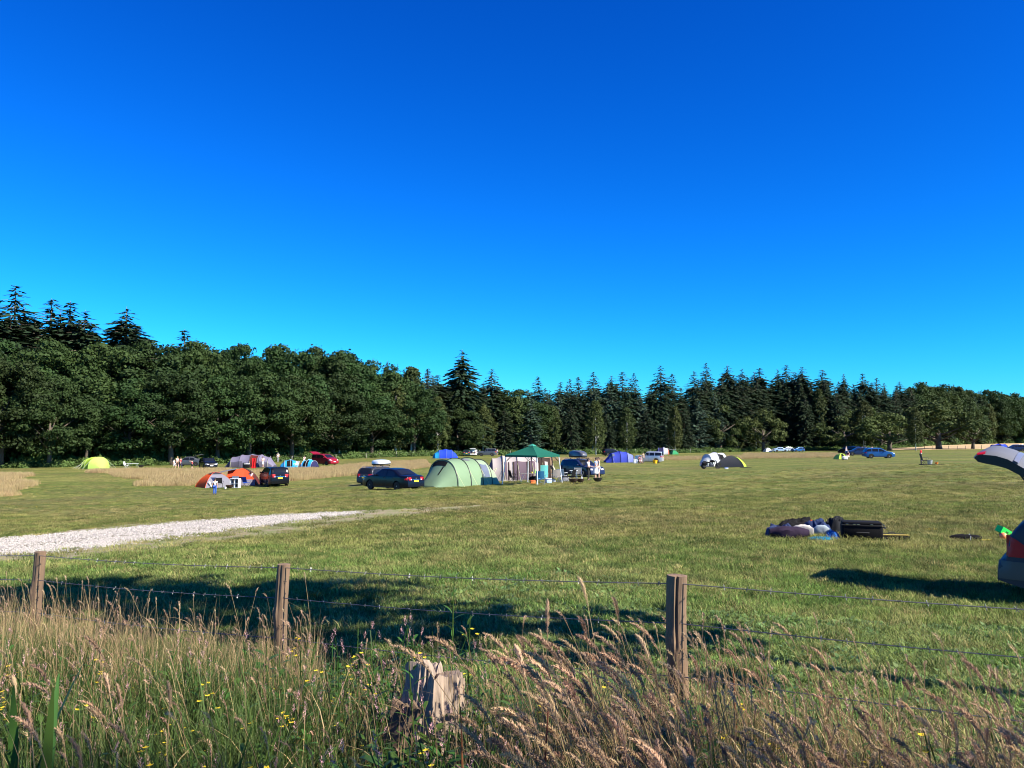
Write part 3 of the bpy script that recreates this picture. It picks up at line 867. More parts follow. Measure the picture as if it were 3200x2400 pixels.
class Shape:
    def __init__(s, kind, L, W, H, rw, wx):
        s.L, s.W, s.H, s.rw, s.wx = L, W, H, rw, wx
        s.px = np.array([p[0] * L for p in PROF[kind]]); s.pz = np.array([p[1] * H for p in PROF[kind]])
        s.roof_t = .84 if kind in ("mpv", "jeep") else .78
        s.ra = rw + .06
    def zt(s, x): return float(np.interp(x, s.px, s.pz))
    def zb(s, x):
        b = .19 + .10 * max(0, (abs(x) / s.L - .40) / .1)
        for w in s.wx:
            d = abs(x - w)
            if d < s.ra: b = max(b, s.rw + math.sqrt(max(0, s.ra ** 2 - d * d)) * .98)
        return min(b, s.zt(x) - .06)
    def plan(s, x):
        u = (abs(x) / s.L - .34) / .16
        return 1 - (.17 * u * u if u > 0 else 0)
    def hw(s, x, z):
        t = z / s.H
        if t < .36: f = .95 + .05 * math.sin(t / .36 * math.pi / 2)
        elif t < .64: f = 1 - .02 * (t - .36) / .28
        else: f = .98 - (.98 - s.roof_t) * ((t - .64) / .36) ** 1.05
        y = s.W / 2 * s.plan(x) * f
        r = .09
        d = z - (s.zt(x) - r)
        if d > 0: y -= r * (1 - math.sqrt(max(0, 1 - min(1, d / r) ** 2)))
        return y
    def top(s, x, v):
        """v in -1..1 across the upper skin"""
        z = s.zt(x); w = s.hw(x, z)
        return (x, v * w, z + .03 * (1 - v * v) * s.W / 1.8)
    def xrear(s, z):
        k = int(np.argmax(s.pz)); return float(np.interp(z, s.pz[:k + 1], s.px[:k + 1]))
    def xfront(s, z):
        k = int(np.argmax(s.pz)); return float(np.interp(-z, -s.pz[k:], s.px[k:]))
    def skin(s):
        xs = set(np.linspace(-s.L / 2, s.L / 2, 46)) | set(s.px)
        for w in s.wx:
            xs |= {w + s.ra * c for c in np.cos(np.linspace(0, math.pi, 13)) * .999} | {w - s.ra - .004, w + s.ra + .004}
        xs = sorted(x for x in xs if -s.L / 2 <= x <= s.L / 2)
        rings = []
        for x in xs:
            zb, zt = s.zb(x), s.zt(x)
            h = []
            for y in (0, .6): h.append((x, y * s.hw(x, zb), zb))
            r = min(.09, (zt - zb) * .4)
            for k in range(8): z = zb + (zt - r - zb) * k / 7; h.append((x, s.hw(x, z), z))
            for q in (.45, .8, 1.0): z = zt - r + r * q; h.append((x, s.hw(x, z), z))
            for v in (.8, .5, .25, 0): h.append(s.top(x, v))
            rings.append(h + [(a, -b_, c) for a, b_, c in h[-2:0:-1]])
        m = MB(); n = len(rings[0])
        m.add([p for r_ in rings for p in r_], [(i * n + j, i * n + (j + 1) % n, (i + 1) * n + (j + 1) % n, (i + 1) * n + j) for i in range(len(rings) - 1) for j in range(n)] + [tuple(range(n - 1, -1, -1)), tuple(range((len(rings) - 1) * n, len(rings) * n))])
        return m
    def side_patch(s, m, x0, x1, z0, z1f, sgn, o=.006, nx=9, nz=5):
        P = []
        for i in range(nx):
            x = x0 + (x1 - x0) * i / (nx - 1); z1 = z1f(x) if callable(z1f) else z1f
            P.append([(x, sgn * (s.hw(x, z0 + max(0, z1 - z0) * j / (nz - 1)) + o), z0 + max(0, z1 - z0) * j / (nz - 1)) for j in range(nz)])
        return m.grid(P)
    def top_patch(s, m, x0, x1, v0, v1, o=.008, nx=7, nv=9):
        P = []
        for i in range(nx):
            x = x0 + (x1 - x0) * i / (nx - 1)
            sl = (s.zt(x + .01) - s.zt(x - .01)) / .02; k = 1 / math.sqrt(1 + sl * sl)
            row = []
            for j in range(nv):
                p = s.top(x, v0 + (v1 - v0) * j / (nv - 1)); row.append((p[0] - sl * k * o, p[1], p[2] + k * o))
            P.append(row)
        return m.grid(P)
    def end_patch(s, m, rear, z0, z1, y0, y1, o=.010, nz=5, ny=6):
        P = []
        for i in range(nz):
            z = z0 + (z1 - z0) * i / (nz - 1)
            x = s.xrear(z) - o if rear else s.xfront(z) + o
            w = s.hw(x * .998, z)
            P.append([(x, (y0 + (y1 - y0) * j / (ny - 1)) * w, z + .0) for j in range(ny)])
        return m.grid(P)

DIM = {"sedan": (4.66, 1.80, 1.47, .32), "hatch": (4.15, 1.75, 1.47, .31), "estate": (4.65, 1.82, 1.50, .33), "mpv": (4.75, 1.88, 1.72, .34), "jeep": (4.5, 1.85, 1.80, .37)}
def car(name, loc, heading, kind, pnt, label, plate="rear", boot_open=False, group=None, rails=False, rear_tint=True, roof_box=None, lamps=True):
    L, W, H, rw = DIM[kind]
    wx = (-L * .285, L * .30)
    S = Shape(kind, L, W, H, rw, wx)
    root = empty(name, loc, heading, label, "car", group)
    S.skin().build("body", pnt, root, smooth=True)
    belt = .655 * H
    roofx = {"sedan": (-.17, .08), "hatch": (-.36, .05), "estate": (-.41, .06), "mpv": (-.43, .09), "jeep": (-.46, .06)}[kind]
    xa = S.xfront(belt + .12) - .02; xb = S.xrear(belt + .12) + .05
    ztop = lambda x: min(S.zt(x) - .105, .925 * H)
    cuts = {"sedan": [(-.055, .3), (-.24, -.075)], "hatch": [(-.03, .3), (-.25, -.05), (-.5, -.27)], "estate": [(-.02, .3), (-.22, -.04), (-.5, -.24)], "mpv": [(.03, .35), (-.2, .01), (-.5, -.22)], "jeep": [(-.03, .3), (-.23, -.05), (-.5, -.25)]}[kind]
    for sg in (1, -1):
        for a, c in cuts:
            x0, x1 = max(a * L, xb), min(c * L, xa)
            if x1 - x0 < .15: continue
            m = MB(); S.side_patch(m, x0, x1, belt, ztop, sg); m.build("window", M_GLASS, root, smooth=True)
        m = MB(); S.side_patch(m, -L * .28 + S.ra * 1.0, L * .30 - S.ra, .20, .27, sg, .012, 5, 2); m.build("sill", M_DARK, root)
        for xs in (cuts[0][0] * L + .02, cuts[1][0] * L + .02):
            m = MB(); m.rbox((xs + .16, sg * (S.hw(xs, .6 * H) + .015), .585 * H), (.16, .035, .03), .012); m.build("door_handle", pnt, root)
            m = MB(); S.side_patch(m, xs - .006, xs + .006, .26, .64 * H, sg, .003, 2, 6); m.build("door_seam", M_DARK, root)
        m = MB(); m.rbox((xa - .22, sg * (S.hw(xa - .22, belt) + .10), belt + .07), (.13, .17, .13), .04); m.build("mirror", pnt, root, smooth=True)
    zf = belt + .02
    m = MB(); S.top_patch(m, S.xfront(zf), roofx[1] * L + .06, -.86, .86); m.build("windscreen", M_GLASS, root, smooth=True)
    if not boot_open:
        zr = {"sedan": .725}.get(kind, .66) * H
        m = MB(); S.top_patch(m, S.xrear(zr), roofx[0] * L - .03 * L * (kind == "sedan"), -.84, .84); m.build("rear_window", M_GLASS, root, smooth=True)
    else:
        m = MB(); S.end_patch(m, True, .40 * H, .94 * H, -.86, .86, .014, 9, 8); m.build("boot_shade_patch", M_BOOT_SHADE, root)  # dark patch on the closed body, painted as the open boot's dark interior
        g_ = MB(); hx, hzz = S.xrear(.95 * H), .965 * H
        prof = [(hx + .04, hzz), (hx - .25, hzz + .14), (hx - .62, hzz + .28), (hx - .95, hzz + .33), (hx - 1.08, hzz + .27)]
        g_.grid([[(x, y * W * .40, z + .05 * (1 - y * y)) for y in (-1, -.5, 0, .5, 1)] for x, z in prof])
        tg = g_.build("tailgate", pnt, root, smooth=True, thick=.05)
        m = MB(); m.grid([[(x, y * W * .33, z + .075 * (1 - y * y) + .012) for y in (-1, -.5, 0, .5, 1)] for x, z in ((hx - .06, hzz + .05), (hx - .25, hzz + .14), (hx - .5, hzz + .235))]); m.build("rear_window", M_GLASS, tg, smooth=True)
        for sg in (1, -1):
            m = MB(); m.tube([(hx - .05, sg * W * .38, .70 * H), (hx - .5, sg * W * .38, hzz + .2)], .012, 5); m.build("gas_strut", M_DARK, root)
    # lamps, plates, trim
    zl = {"sedan": (.50, .63), "hatch": (.48, .62), "estate": (.50, .66), "mpv": (.50, .66), "jeep": (.50, .66)}[kind]
    for sg in (1, -1):
        m = MB(); S.end_patch(m, True, zl[0] * H, zl[1] * H, sg * .62, sg * .97, .012, 5, 4)
        xr = S.xrear(zl[0] * H); S.side_patch(m, xr + .01, xr + .26, zl[0] * H + .02, lambda x: zl[1] * H - .02 - (x - xr) * .25, sg, .010, 5, 3)
        m.build("tail_lamp", M_RED, root, smooth=True)
        m = MB(); S.end_patch(m, True, zl[0] * H + .01, zl[0] * H + .07, sg * .60, sg * .76, .020, 3, 3); m.build("reversing_lamp", M_WHITE_L, root)
        m = MB(); S.end_patch(m, False, .43 * H, .535 * H, sg * .58, sg * .95, .012, 4, 4)
        xf = S.xfront(.45 * H); S.side_patch(m, xf - .25, xf - .01, .45 * H, .53 * H, sg, .010, 4, 3)
        m.build("headlamp", M_WHITE_L, root, smooth=True)
        for w in wx:
            yw = W / 2 * S.plan(w) - .125
            m = MB(); m.lathe([(rw * .60, -.10), (rw * .93, -.105), (rw, -.07), (rw, .07), (rw * .93, .105), (rw * .60, .10)], (w, sg * yw, rw), 22, 'y'); wh = m.build("wheel", M_TYRE, root, smooth=True)
            m = MB(); m.lathe([(rw * .62, .0), (rw * .63, sg * .09), (rw * .57, sg * .095), (rw * .55, sg * .04), (.001, sg * .04)], (w, sg * yw, rw), 20, 'y')
            for k in range(10):
                t = k * math.pi / 5 + .2
                m.box((w + rw * .32 * math.cos(t), sg * (yw + .075), rw + rw * .32 * math.sin(t)), (rw * .56, .02, .035), (0, -t, 0))
            m.lathe([(.001, sg * .10), (.05, sg * .10), (.055, sg * .06)], (w, sg * yw, rw), 10, 'y')
            m.build("rim", M_RIM, wh, smooth=False)
    m = MB(); S.end_patch(m, True, .42 * H, .50 * H, -.30, .30, .022, 2, 3); m.build("number_plate", M_YPLATE, root)
    m = MB(); S.end_patch(m, False, .30 * H, .365 * H, -.30, .30, .022, 2, 3); m.build("number_plate", M_WPLATE, root)
    m = MB(); S.end_patch(m, False, .42 * H, .49 * H, -.48, .48, .014, 3, 5); m.build("grille", M_DARK, root)
    m = MB(); S.end_patch(m, True, .525 * H, .54 * H, -.5, .5, .020, 2, 5); m.build("chrome_strip", M_CHROME, root)
    m = MB(); m.lathe([(.001, 0), (.05, 0), (.05, .012), (.001, .014)], (0, 0, 0), 12, 'x'); e = m.build("emblem", M_CHROME, root); e.location = (S.xrear(.575 * H) - .026, 0, .575 * H)
    if rails or roof_box:
        for sg in (1, -1):
            y = S.hw(0, H - .06) - .06
            m = MB(); m.tube([(roofx[0] * L + .15, sg * y, H * .97), (roofx[0] * L + .3, sg * y, H + .04), (.02 * L, sg * y, H + .04), (.05 * L, sg * y, H * .975)], .018, 6); m.build("roof_rail", M_CHROME, root)
    return root, S

def roof_box(loc, heading, m_lid, label, L=1.75, W=.82, H=.42, tilt=0.0):
    root = empty("roof_box", loc, heading, label, "roof box")
    root.rotation_euler = (0, tilt, heading)
    sec = [(-.5, .72, .55), (-.47, .92, .82), (-.3, 1, .98), (.0, 1, 1.0), (.2, .96, .93), (.36, .84, .74), (.47, .66, .5), (.5, .5, .34)]
    b_, t_ = MB(), MB()
    rings = []
    for x, w, h in sec:
        hw = W / 2 * w; z0 = .13; zt = .13 + (H - .13) * h
        rings.append([(x * L, -hw, z0), (x * L, -hw * .98, z0 + (zt - z0) * .55), (x * L, -hw * .84, z0 + (zt - z0) * .9), (x * L, -hw * .4, zt), (x * L, hw * .4, zt), (x * L, hw * .84, z0 + (zt - z0) * .9), (x * L, hw * .98, z0 + (zt - z0) * .55), (x * L, hw, z0)])
    t_.grid(rings); n = 8
    t_.add(rings[0], [tuple(range(7, -1, -1))]); t_.add(rings[-1], [tuple(range(8))])
    t_.build("lid", m_lid, root, smooth=True)
    rb = [[(x * L, -W / 2 * w, .125), (x * L * .98, -W / 2 * w * .9, .02), (x * L * .98, 0, 0), (x * L * .98, W / 2 * w * .9, .02), (x * L, W / 2 * w, .125)] for x, w, h in sec]
    b_.grid(rb); b_.add(rb[0], [(4, 3, 2, 1, 0)]); b_.add(rb[-1], [(0, 1, 2, 3, 4)]); b_.build("tray", M_DARK, root, smooth=True)
    for x in (-.28, .25):
        m = MB(); m.box((x * L, 0, -.045), (.06, W * 1.25, .03)); m.box((x * L, -W * .55, -.085), (.07, .05, .07)); m.box((x * L, W * .55, -.085), (.07, .05, .07)); m.build("roof_bar", M_DARK, root)
    return root

# ------------------------------------------------------------------ tents
def cloth(name, c, trans=.22): return mat("fabric_" + name, c, .8, var=.10, scale=1.6, trans=trans, bump=.25, spec=.3)
CL = dict(sage=cloth("sage_green", (.21, .32, .19)), sage2=cloth("pale_sage", (.30, .40, .26)), cream=cloth("cream", (.48, .42, .39)), plum=cloth("plum_brown", (.15, .105, .13)), tan=cloth("tan", (.33, .22, .13)), dkbrown=cloth("dark_brown", (.05, .032, .025)),
          teal=cloth("bottle_green", (.006, .105, .068), .15), orange=cloth("orange", (.85, .105, .012)), rust=cloth("rust_orange", (.55, .07, .02)), grey=cloth("mid_grey", (.20, .20, .24)), dkgrey=cloth("dark_grey", (.045, .047, .055)), maroon=cloth("maroon", (.10, .02, .015)),
          lilac=cloth("lilac_grey", (.19, .175, .25)), lilac2=cloth("dark_lilac", (.10, .092, .125)), cyan=cloth("turquoise", (.02, .36, .72)), lime=cloth("lime", (.36, .52, .045)), lime2=cloth("pale_lime", (.42, .58, .12)), royal=cloth("royal_blue", (.015, .06, .62)), blue=cloth("strong_blue", (.04, .065, .42)), blue2=cloth("washed_blue", (.16, .20, .48)),
          white=cloth("off_white", (.62, .64, .64)), navyf=cloth("navy", (.02, .02, .08)), dome_green=cloth("green", (.03, .26, .10)), red=cloth("scarlet", (.75, .015, .02)))
M_POLE = mat("tent_pole", (.03, .035, .03), .5, var=.1)
M_POLE_W = mat("white_pole", (.72, .74, .78), .35, var=.08, metal=.2)
M_ROPE = mat("guy_rope", (.55, .58, .30), .8, var=.1)
M_CLEAR = mat("tent_window", (.12, .14, .18), .25, var=.3, scale=2)
M_BLACKW = mat("tent_mesh", (.010, .010, .011), .95, var=.3, spec=.1)

def arch_pt(hw, h, a, e1=.80, e2=.92):
    c, s = math.cos(a), math.sin(a)
    return math.copysign(abs(c) ** e1, c) * hw, abs(s) ** e2 * h

class Tunnel:
    def __init__(s, loc, heading, hoops, label, group=None, name="tunnel_tent", pole=None, sag=.05):
        s.h = hoops; s.sag = sag
        s.root = empty(name, loc, heading, label, "tent", group)
    def pt(s, x, a, o=0.0):
        xs = [q[0] for q in s.h]
        hw = float(np.interp(x, xs, [q[1] for q in s.h])); h = float(np.interp(x, xs, [q[2] for q in s.h]))
        k = int(np.clip(np.searchsorted(xs, x) - 1, 0, len(xs) - 2)); u = (x - xs[k]) / (xs[k + 1] - xs[k])
        sg = 1 - s.sag * math.sin(math.pi * min(1, max(0, u)))
        y, z = arch_pt(hw * (1 - s.sag * .4 * math.sin(math.pi * min(1, max(0, u)))) + o, h * sg + o, a)
        return (x, y, z + .02)
    def seg(s, x0, x1, a0, a1, m, o=0.0, name="panel", nx=7, na=16, thick=0.0, parent=None):
        b_ = MB(); b_.grid([[s.pt(x0 + (x1 - x0) * i / (nx - 1), a0 + (a1 - a0) * j / (na - 1), o) for j in range(na)] for i in range(nx)])
        return b_.build(name, m, parent or s.root, smooth=True, thick=thick)
    def cover(s, mats):
        for k in range(len(s.h) - 1): s.seg(s.h[k][0], s.h[k + 1][0], 0, math.pi, mats[k % len(mats)])
    def poles(s, idx, m=None, r=.028):
        for k in idx:
            b_ = MB(); x = s.h[k][0]; b_.tube([s.pt(x, math.pi * j / 20, .018) for j in range(21)], r, 5); b_.build("hoop_pole", m or M_POLE, s.root, smooth=True)
    def end(s, k, m, name="end_panel", out=0.0, inset=0.0):
        b_ = MB(); x, hw, h = s.h[k]; pts = []
        c = (x + out * .3, 0, h * .45)
        ring = [s.pt(x, math.pi * j / 20, -.004) for j in range(21)]
        mid = [((p[0] + out * (1 - (p[2] / h)) * .9 + c[0]) / 2 if 0 else p[0] + out * max(0, 1 - p[2] / h), p[1] * .98, p[2]) for p in ring]
        rows = [ring, [((p[0] + out * .55), p[1] * .62, p[2] * .66) for p in ring], [(p[0] + out, p[1] * .3, p[2] * .28) for p in ring], [(x + out, 0, .02) for p in ring]]
        b_.grid(rows); b_.build(name, m, s.root, smooth=True)
    def guys(s, ks, sides=(1, -1), reach=1.1, m=None):
        for k in ks:
            for sd in sides:
                a = math.pi * (.27 if sd > 0 else .73); p = s.pt(s.h[k][0], a)
                b_ = MB(); b_.tube([p, (p[0] + (.2 if k else -.4), p[1] + sd * reach, .0)], .012, 4); b_.build("guy_rope", m or M_ROPE, s.root)

def dome(loc, heading, Lx, Ly, H, mats, label, name="dome_tent", cap=None, group=None, pole=M_POLE, door=None, e=1.8):
    root = empty(name, loc, heading, label, "tent", group)
    def P(k, t, w):
        u, v = [(t, t * w), (t * w * -1, t), (-t, -t * w), (t * w, -t)][k]
        zz = H * max(0.0, 1 - t ** e) ** .85
        bul = 1 + .05 * math.sin(math.pi * t) - .03 * (1 - w * w) * t
        return (u * Lx / 2 * bul, v * Ly / 2 * bul, zz + .015)
    for k in range(4):
        b_ = MB(); b_.grid([[P(k, max(.001, t / 9), w / 5) for w in range(-5, 6)] for t in range(10)])
        b_.build("panel", mats[k], root, smooth=True)
    for k in range(4):
        b_ = MB(); b_.tube([tuple(np.array(P(k, t / 12, 1.0)) * np.array([1.01, 1.01, 1.01]) + np.array([0, 0, .012])) for t in range(0, 13)], .018, 5); b_.build("pole_sleeve", pole, root, smooth=True)
    if cap:
        b_ = MB(); b_.grid([[(P(k, .34 * t, 1)[0] * 1.03, P(k, .34 * t, 1)[1] * 1.03, P(k, .34 * t, 1)[2] + .035) for t in (0.001, .5, 1)] for k in (0, 1, 2, 3, 0)]); b_.build("fly_cap", cap, root, smooth=True)
    if door:
        k, m, w0, w1 = door
        b_ = MB(); b_.grid([[tuple(np.array(P(k, t / 9, w0 + (w1 - w0) * j / 6)) * np.array([1.015, 1.015, 1.0]) + np.array([0, 0, .01])) for j in range(7)] for t in range(3, 10)]); b_.build("door", m, root, smooth=True)
    return root

# ------------------------------------------------------------------ people: one skinned body each, clothes and hair as children
PENDING = []
def skinned(name, verts, edges, radii, m, parent, extra=None, sub=1):
    me = bpy.data.meshes.new(name); me.from_pydata(verts, edges, [])
    o = link_mesh(name, me, m, parent)
    md = o.modifiers.new("skin", 'SKIN'); md.use_smooth_shade = True; md.branch_smoothing = .4
    for k, r in enumerate(radii):
        sv = me.skin_vertices[0].data[k]
        sv.radius = r if hasattr(r, '__len__') else (r, r); sv.use_root = (k == 0)
    if sub:
        sd = o.modifiers.new("sub", 'SUBSURF'); sd.levels = sub; sd.render_levels = sub
    PENDING.append((o, extra))
    return o
def finish_skins():
    bpy.context.view_layer.update()
    dg = bpy.context.evaluated_depsgraph_get()
    for o, extra in PENDING:
        me = bpy.data.meshes.new_from_object(o.evaluated_get(dg))
        mats = [m for m in o.data.materials]
        if extra:
            bm = bmesh.new(); bm.from_mesh(me)
            t = bpy.data.meshes.new("tmp"); t.from_pydata(extra.v, [], extra.f); bm.from_mesh(t); bm.to_mesh(me); bm.free(); bpy.data.meshes.remove(t)
        me.polygons.foreach_set("use_smooth", [True] * len(me.polygons))
        me.materials.clear()
        for m in mats: me.materials.append(m)
        o.modifiers.clear(); o.data = me
    PENDING.clear()

M_SKIN = mat("skin", (.55, .33, .24), .55, var=.06, scale=20, spec=.4)
M_EYE = mat("eye_dark", (.02, .015, .012), .3)
M_LIP = mat("lips", (.38, .15, .13), .5)
M_SHOE = mat("shoe", (.03, .03, .035), .7)
HAIR = dict(brown=mat("hair_brown", (.05, .027, .014), .6, var=.3, scale=30), dark=mat("hair_dark", (.014, .010, .008), .6, var=.3, scale=30), fair=mat("hair_fair", (.38, .26, .11), .6, var=.3, scale=30), grey=mat("hair_grey", (.45, .44, .42), .6, var=.2, scale=30))
GAR = {}
def gar(n, c):
    if n not in GAR: GAR[n] = mat("garment_" + n, c, .85, var=.1, scale=6, bump=.2)
    return GAR[n]
WHITE_G, PINK_G, RED_G, NAVY_G, BLACK_G, BLUE_G, PALE_G, GREY_G, CREAM_G, GREEN_G = [gar(n, c) for n, c in (("white", (.78, .78, .80)), ("pale_pink", (.78, .60, .62)), ("crimson", (.45, .02, .04)), ("navy", (.02, .025, .07)), ("black", (.015, .015, .017)), ("blue", (.03, .11, .45)), ("pale_blue", (.22, .32, .55)), ("grey", (.20, .21, .22)), ("cream", (.72, .62, .52)), ("olive", (.20, .22, .12)))]

def person(loc, heading, label, height=1.7, pose="stand", top=WHITE_G, bottom=NAVY_G, legs="trousers", hair="brown", long_hair=False, arms="down", sleeves=.5, dress=None, group=None, lean=0.0, stride=0.0):
    k = height / 1.7
    root = empty("person", loc, heading, label, "person", group)
    sit = pose == "sit"
    zp = .50 if sit else .93
    up = lambda h, f=0.0: (f + lean * (h - zp), 0, h)
    J = {}
    J["pelvis"] = (0, 0, zp); dz = zp - .93
    J["spine"] = (lean * .2, 0, 1.14 + dz); J["chest"] = (lean * .42, 0, 1.33 + dz); J["neck"] = (lean * .55 + .01, 0, 1.465 + dz); J["head"] = (lean * .62 + .025, 0, 1.545 + dz); J["crown"] = (lean * .68 + .025, 0, 1.645 + dz)
    for s_, sg in (("l", 1), ("r", -1)):
        st = stride * sg
        J["hip" + s_] = (0, sg * .09, zp - .035)
        if sit: J["knee" + s_] = (.44, sg * .13, .50); J["ank" + s_] = (.46, sg * .13, .09); J["toe" + s_] = (.62, sg * .14, .04)
        else:
            J["knee" + s_] = (.02 + st * .5, sg * .095, .49); J["ank" + s_] = (-.02 + st * .9 - (.06 if st < 0 else 0), sg * .095, .085 + (.05 if st < 0 else 0)); J["toe" + s_] = (J["ank" + s_][0] + .17, sg * .11, .035)
        cx, _, cz = J["chest"]
        J["sho" + s_] = (cx, sg * .175, cz + .05)
        if arms == "down" or (arms == "one" and sg < 0): el, wr = (cx - .03 - st * .3, sg * .235, cz - .22), (cx + .05 - st * .5, sg * .245, cz - .46)
        elif arms == "front" or arms == "one": el, wr = (cx + .03, sg * .25, cz - .21), (cx + .25, sg * .10, cz - .26)
        elif arms == "hips": el, wr = (cx - .10, sg * .36, cz - .18), (cx + .02, sg * .19, cz - .36)
        elif arms == "clasp": el, wr = (cx + .04, sg * .22, cz - .23), (cx + .20, sg * .05, cz - .42)
        else: el, wr = (cx + .10, sg * .30, cz + .0), (cx + .30, sg * .26, cz + .14)
        J["elb" + s_], J["wri" + s_] = el, wr
        d = (Vector(wr) - Vector(el)).normalized()
        J["hand" + s_] = tuple(Vector(wr) + d * .085)
    order = ["pelvis", "spine", "chest", "neck", "head", "crown"]
    rad = {"pelvis": (.125, .105), "spine": (.115, .09), "chest": (.135, .10), "neck": .054, "head": (.082, .092), "crown": (.070, .076)}
    E = [("pelvis", "spine"), ("spine", "chest"), ("chest", "neck"), ("neck", "head"), ("head", "crown")]
    for s_ in "lr":
        order += [n + s_ for n in ("hip", "knee", "ank", "toe", "sho", "elb", "wri", "hand")]
        rad.update({"hip" + s_: .083, "knee" + s_: .056, "ank" + s_: .040, "toe" + s_: .034, "sho" + s_: .058, "elb" + s_: .041, "wri" + s_: .029, "hand" + s_: (.022, .038)})
        E += [("pelvis", "hip" + s_), ("hip" + s_, "knee" + s_), ("knee" + s_, "ank" + s_), ("ank" + s_, "toe" + s_), ("chest", "sho" + s_), ("sho" + s_, "elb" + s_), ("elb" + s_, "wri" + s_), ("wri" + s_, "hand" + s_)]
    ex = MB()
    for s_, sg in (("l", 1), ("r", -1)):
        h, w = Vector(J["hand" + s_]), Vector(J["wri" + s_]); d = (h - w).normalized(); sd = d.cross(Vector((0, sg, 0)))
        sd = sd.normalized() if sd.length > .1 else Vector((1, 0, 0))
        inn = Vector((0, -sg, 0))
        for q, ln in enumerate((.072, .082, .078, .062)):
            o_ = h + sd * ((1.5 - q) * .019) + d * .012
            ex.tube([tuple((p) * k) for p in (o_, o_ + d * ln * .55 + inn * .010, o_ + d * ln + inn * .032)], [.009 * k, .0085 * k, .006 * k], 5)
        o_ = w + d * .035 + sd * .034
        ex.tube([tuple((p) * k) for p in (o_, o_ + d * .03 + sd * .03, o_ + d * .065 + sd * .034 + inn * .012)], [.011 * k, .010 * k, .007 * k], 5)
    hx, _, hz_ = J["head"]
    ex.tube([((hx + .080) * k, 0, (hz_ + .03) * k), ((hx + .112) * k, 0, (hz_ - .005) * k), ((hx + .085) * k, 0, (hz_ - .02) * k)], [.008 * k, .014 * k, .010 * k], 5)
    for sg in (1, -1): ex.lathe([(.001, -.010), (.022 * k, -.006), (.024 * k, .006), (.001, .010)], ((hx + .0) * k, sg * .090 * k, (hz_ + .015) * k), 8, 'y')
    ix = {n: i for i, n in enumerate(order)}
    sc = lambda r: tuple(q * k for q in r) if hasattr(r, '__len__') else r * k
    skinned("body", [tuple(q * k for q in J[n]) for n in order], [(ix[a], ix[b_]) for a, b_ in E], [sc(rad[n]) for n in order], M_SKIN, root, ex)
    def sub(name, names, edges, grow, m, ends={}):
        i2 = {n: i for i, n in enumerate(names)}
        vs = [tuple(q * k for q in (ends[n] if n in ends else J[n])) for n in names]
        rr = []
        for n in names:
            r = rad[n]; rr.append(tuple((q + grow) * k for q in r) if hasattr(r, '__len__') else (r + grow) * k)
        skinned(name, vs, [(i2[a], i2[b_]) for a, b_ in edges], rr, m, root)
    lerp = lambda a, b_, t: tuple(a[i] + (b_[i] - a[i]) * t for i in range(3))
    if top:
        ends = {"elb" + s_: lerp(J["sho" + s_], J["elb" + s_], sleeves * 1.0 if sleeves <= 1 else 1) for s_ in "lr"}
        nm = ["chest", "spine", "pelvis", "shol", "elbl", "shor", "elbr"]
        ed = [("chest", "spine"), ("spine", "pelvis"), ("chest", "shol"), ("shol", "elbl"), ("chest", "shor"), ("shor", "elbr")]
        ends["pelvis"] = (J["pelvis"][0], 0, J["pelvis"][2] + .04)
        if sleeves > 1:
            nm += ["wril", "wrir"]; ed += [("elbl", "wril"), ("elbr", "wrir")]
        sub("shirt", nm, ed, .020, top, ends)
    if legs in ("trousers", "shorts", "leggings") and bottom:
        ends = {}
        if legs == "shorts": ends = {"knee" + s_: lerp(J["hip" + s_], J["knee" + s_], .85) for s_ in "lr"}
        nm = ["pelvis", "hipl", "kneel", "hipr", "kneer"]; ed = [("pelvis", "hipl"), ("hipl", "kneel"), ("pelvis", "hipr"), ("hipr", "kneer")]
        if legs != "shorts": nm += ["ankl", "ankr"]; ed += [("kneel", "ankl"), ("kneer", "ankr")]
        sub("trousers" if legs != "shorts" else "shorts", nm, ed, .020 if legs != "leggings" else .010, bottom, ends)
    if legs == "skirt":
        b_ = MB(); b_.lathe([(.128 * k, 1.06 * k + dz), (.165 * k, .93 * k + dz), (.20 * k, .75 * k), (.235 * k, .50 * k), (.225 * k, .50 * k), (.10 * k, .92 * k)], (0, 0, 0), 18, 'z', .85); b_.build("skirt", bottom, root, smooth=True)
    for s_ in "lr":
        b_ = MB(); a, t = J["ank" + s_], J["toe" + s_]
        b_.rbox(((a[0] + t[0]) / 2 * k, a[1] * k, .042 * k + (a[2] - .085) * k), (.25 * k, .092 * k, .085 * k), .03 * k); b_.build("shoe", M_SHOE, root, smooth=True)
    b_ = MB(); pr = [(.001, .128), (.05, .120), (.082, .088), (.100, .035), (.103, -.01), (.088, -.05)]
    b_.lathe([(r * k, h * k) for r, h in pr], ((hx - .022) * k, 0, (hz_ + .03) * k), 14, 'z', .92)
    if long_hair: b_.lathe([(.088 * k, .0), (.092 * k, -.10 * k), (.075 * k, -.24 * k), (.02 * k, -.30 * k)], ((hx - .055) * k, 0, (hz_ + .0) * k), 12, 'z', 1.0)
    b_.build("hair", HAIR[hair], root, smooth=True)
    for sg in (1, -1):
        b_ = MB(); b_.lathe([(.001, -.008 * k), (.010 * k, 0), (.001, .008 * k)], ((hx + .078) * k, sg * .032 * k, (hz_ + .035) * k), 8, 'x'); b_.build("eye", M_EYE, root)
    b_ = MB(); b_.rbox(((hx + .083) * k, 0, (hz_ - .038) * k), (.012 * k, .045 * k, .012 * k), .004); b_.build("mouth", M_LIP, root)
    return root

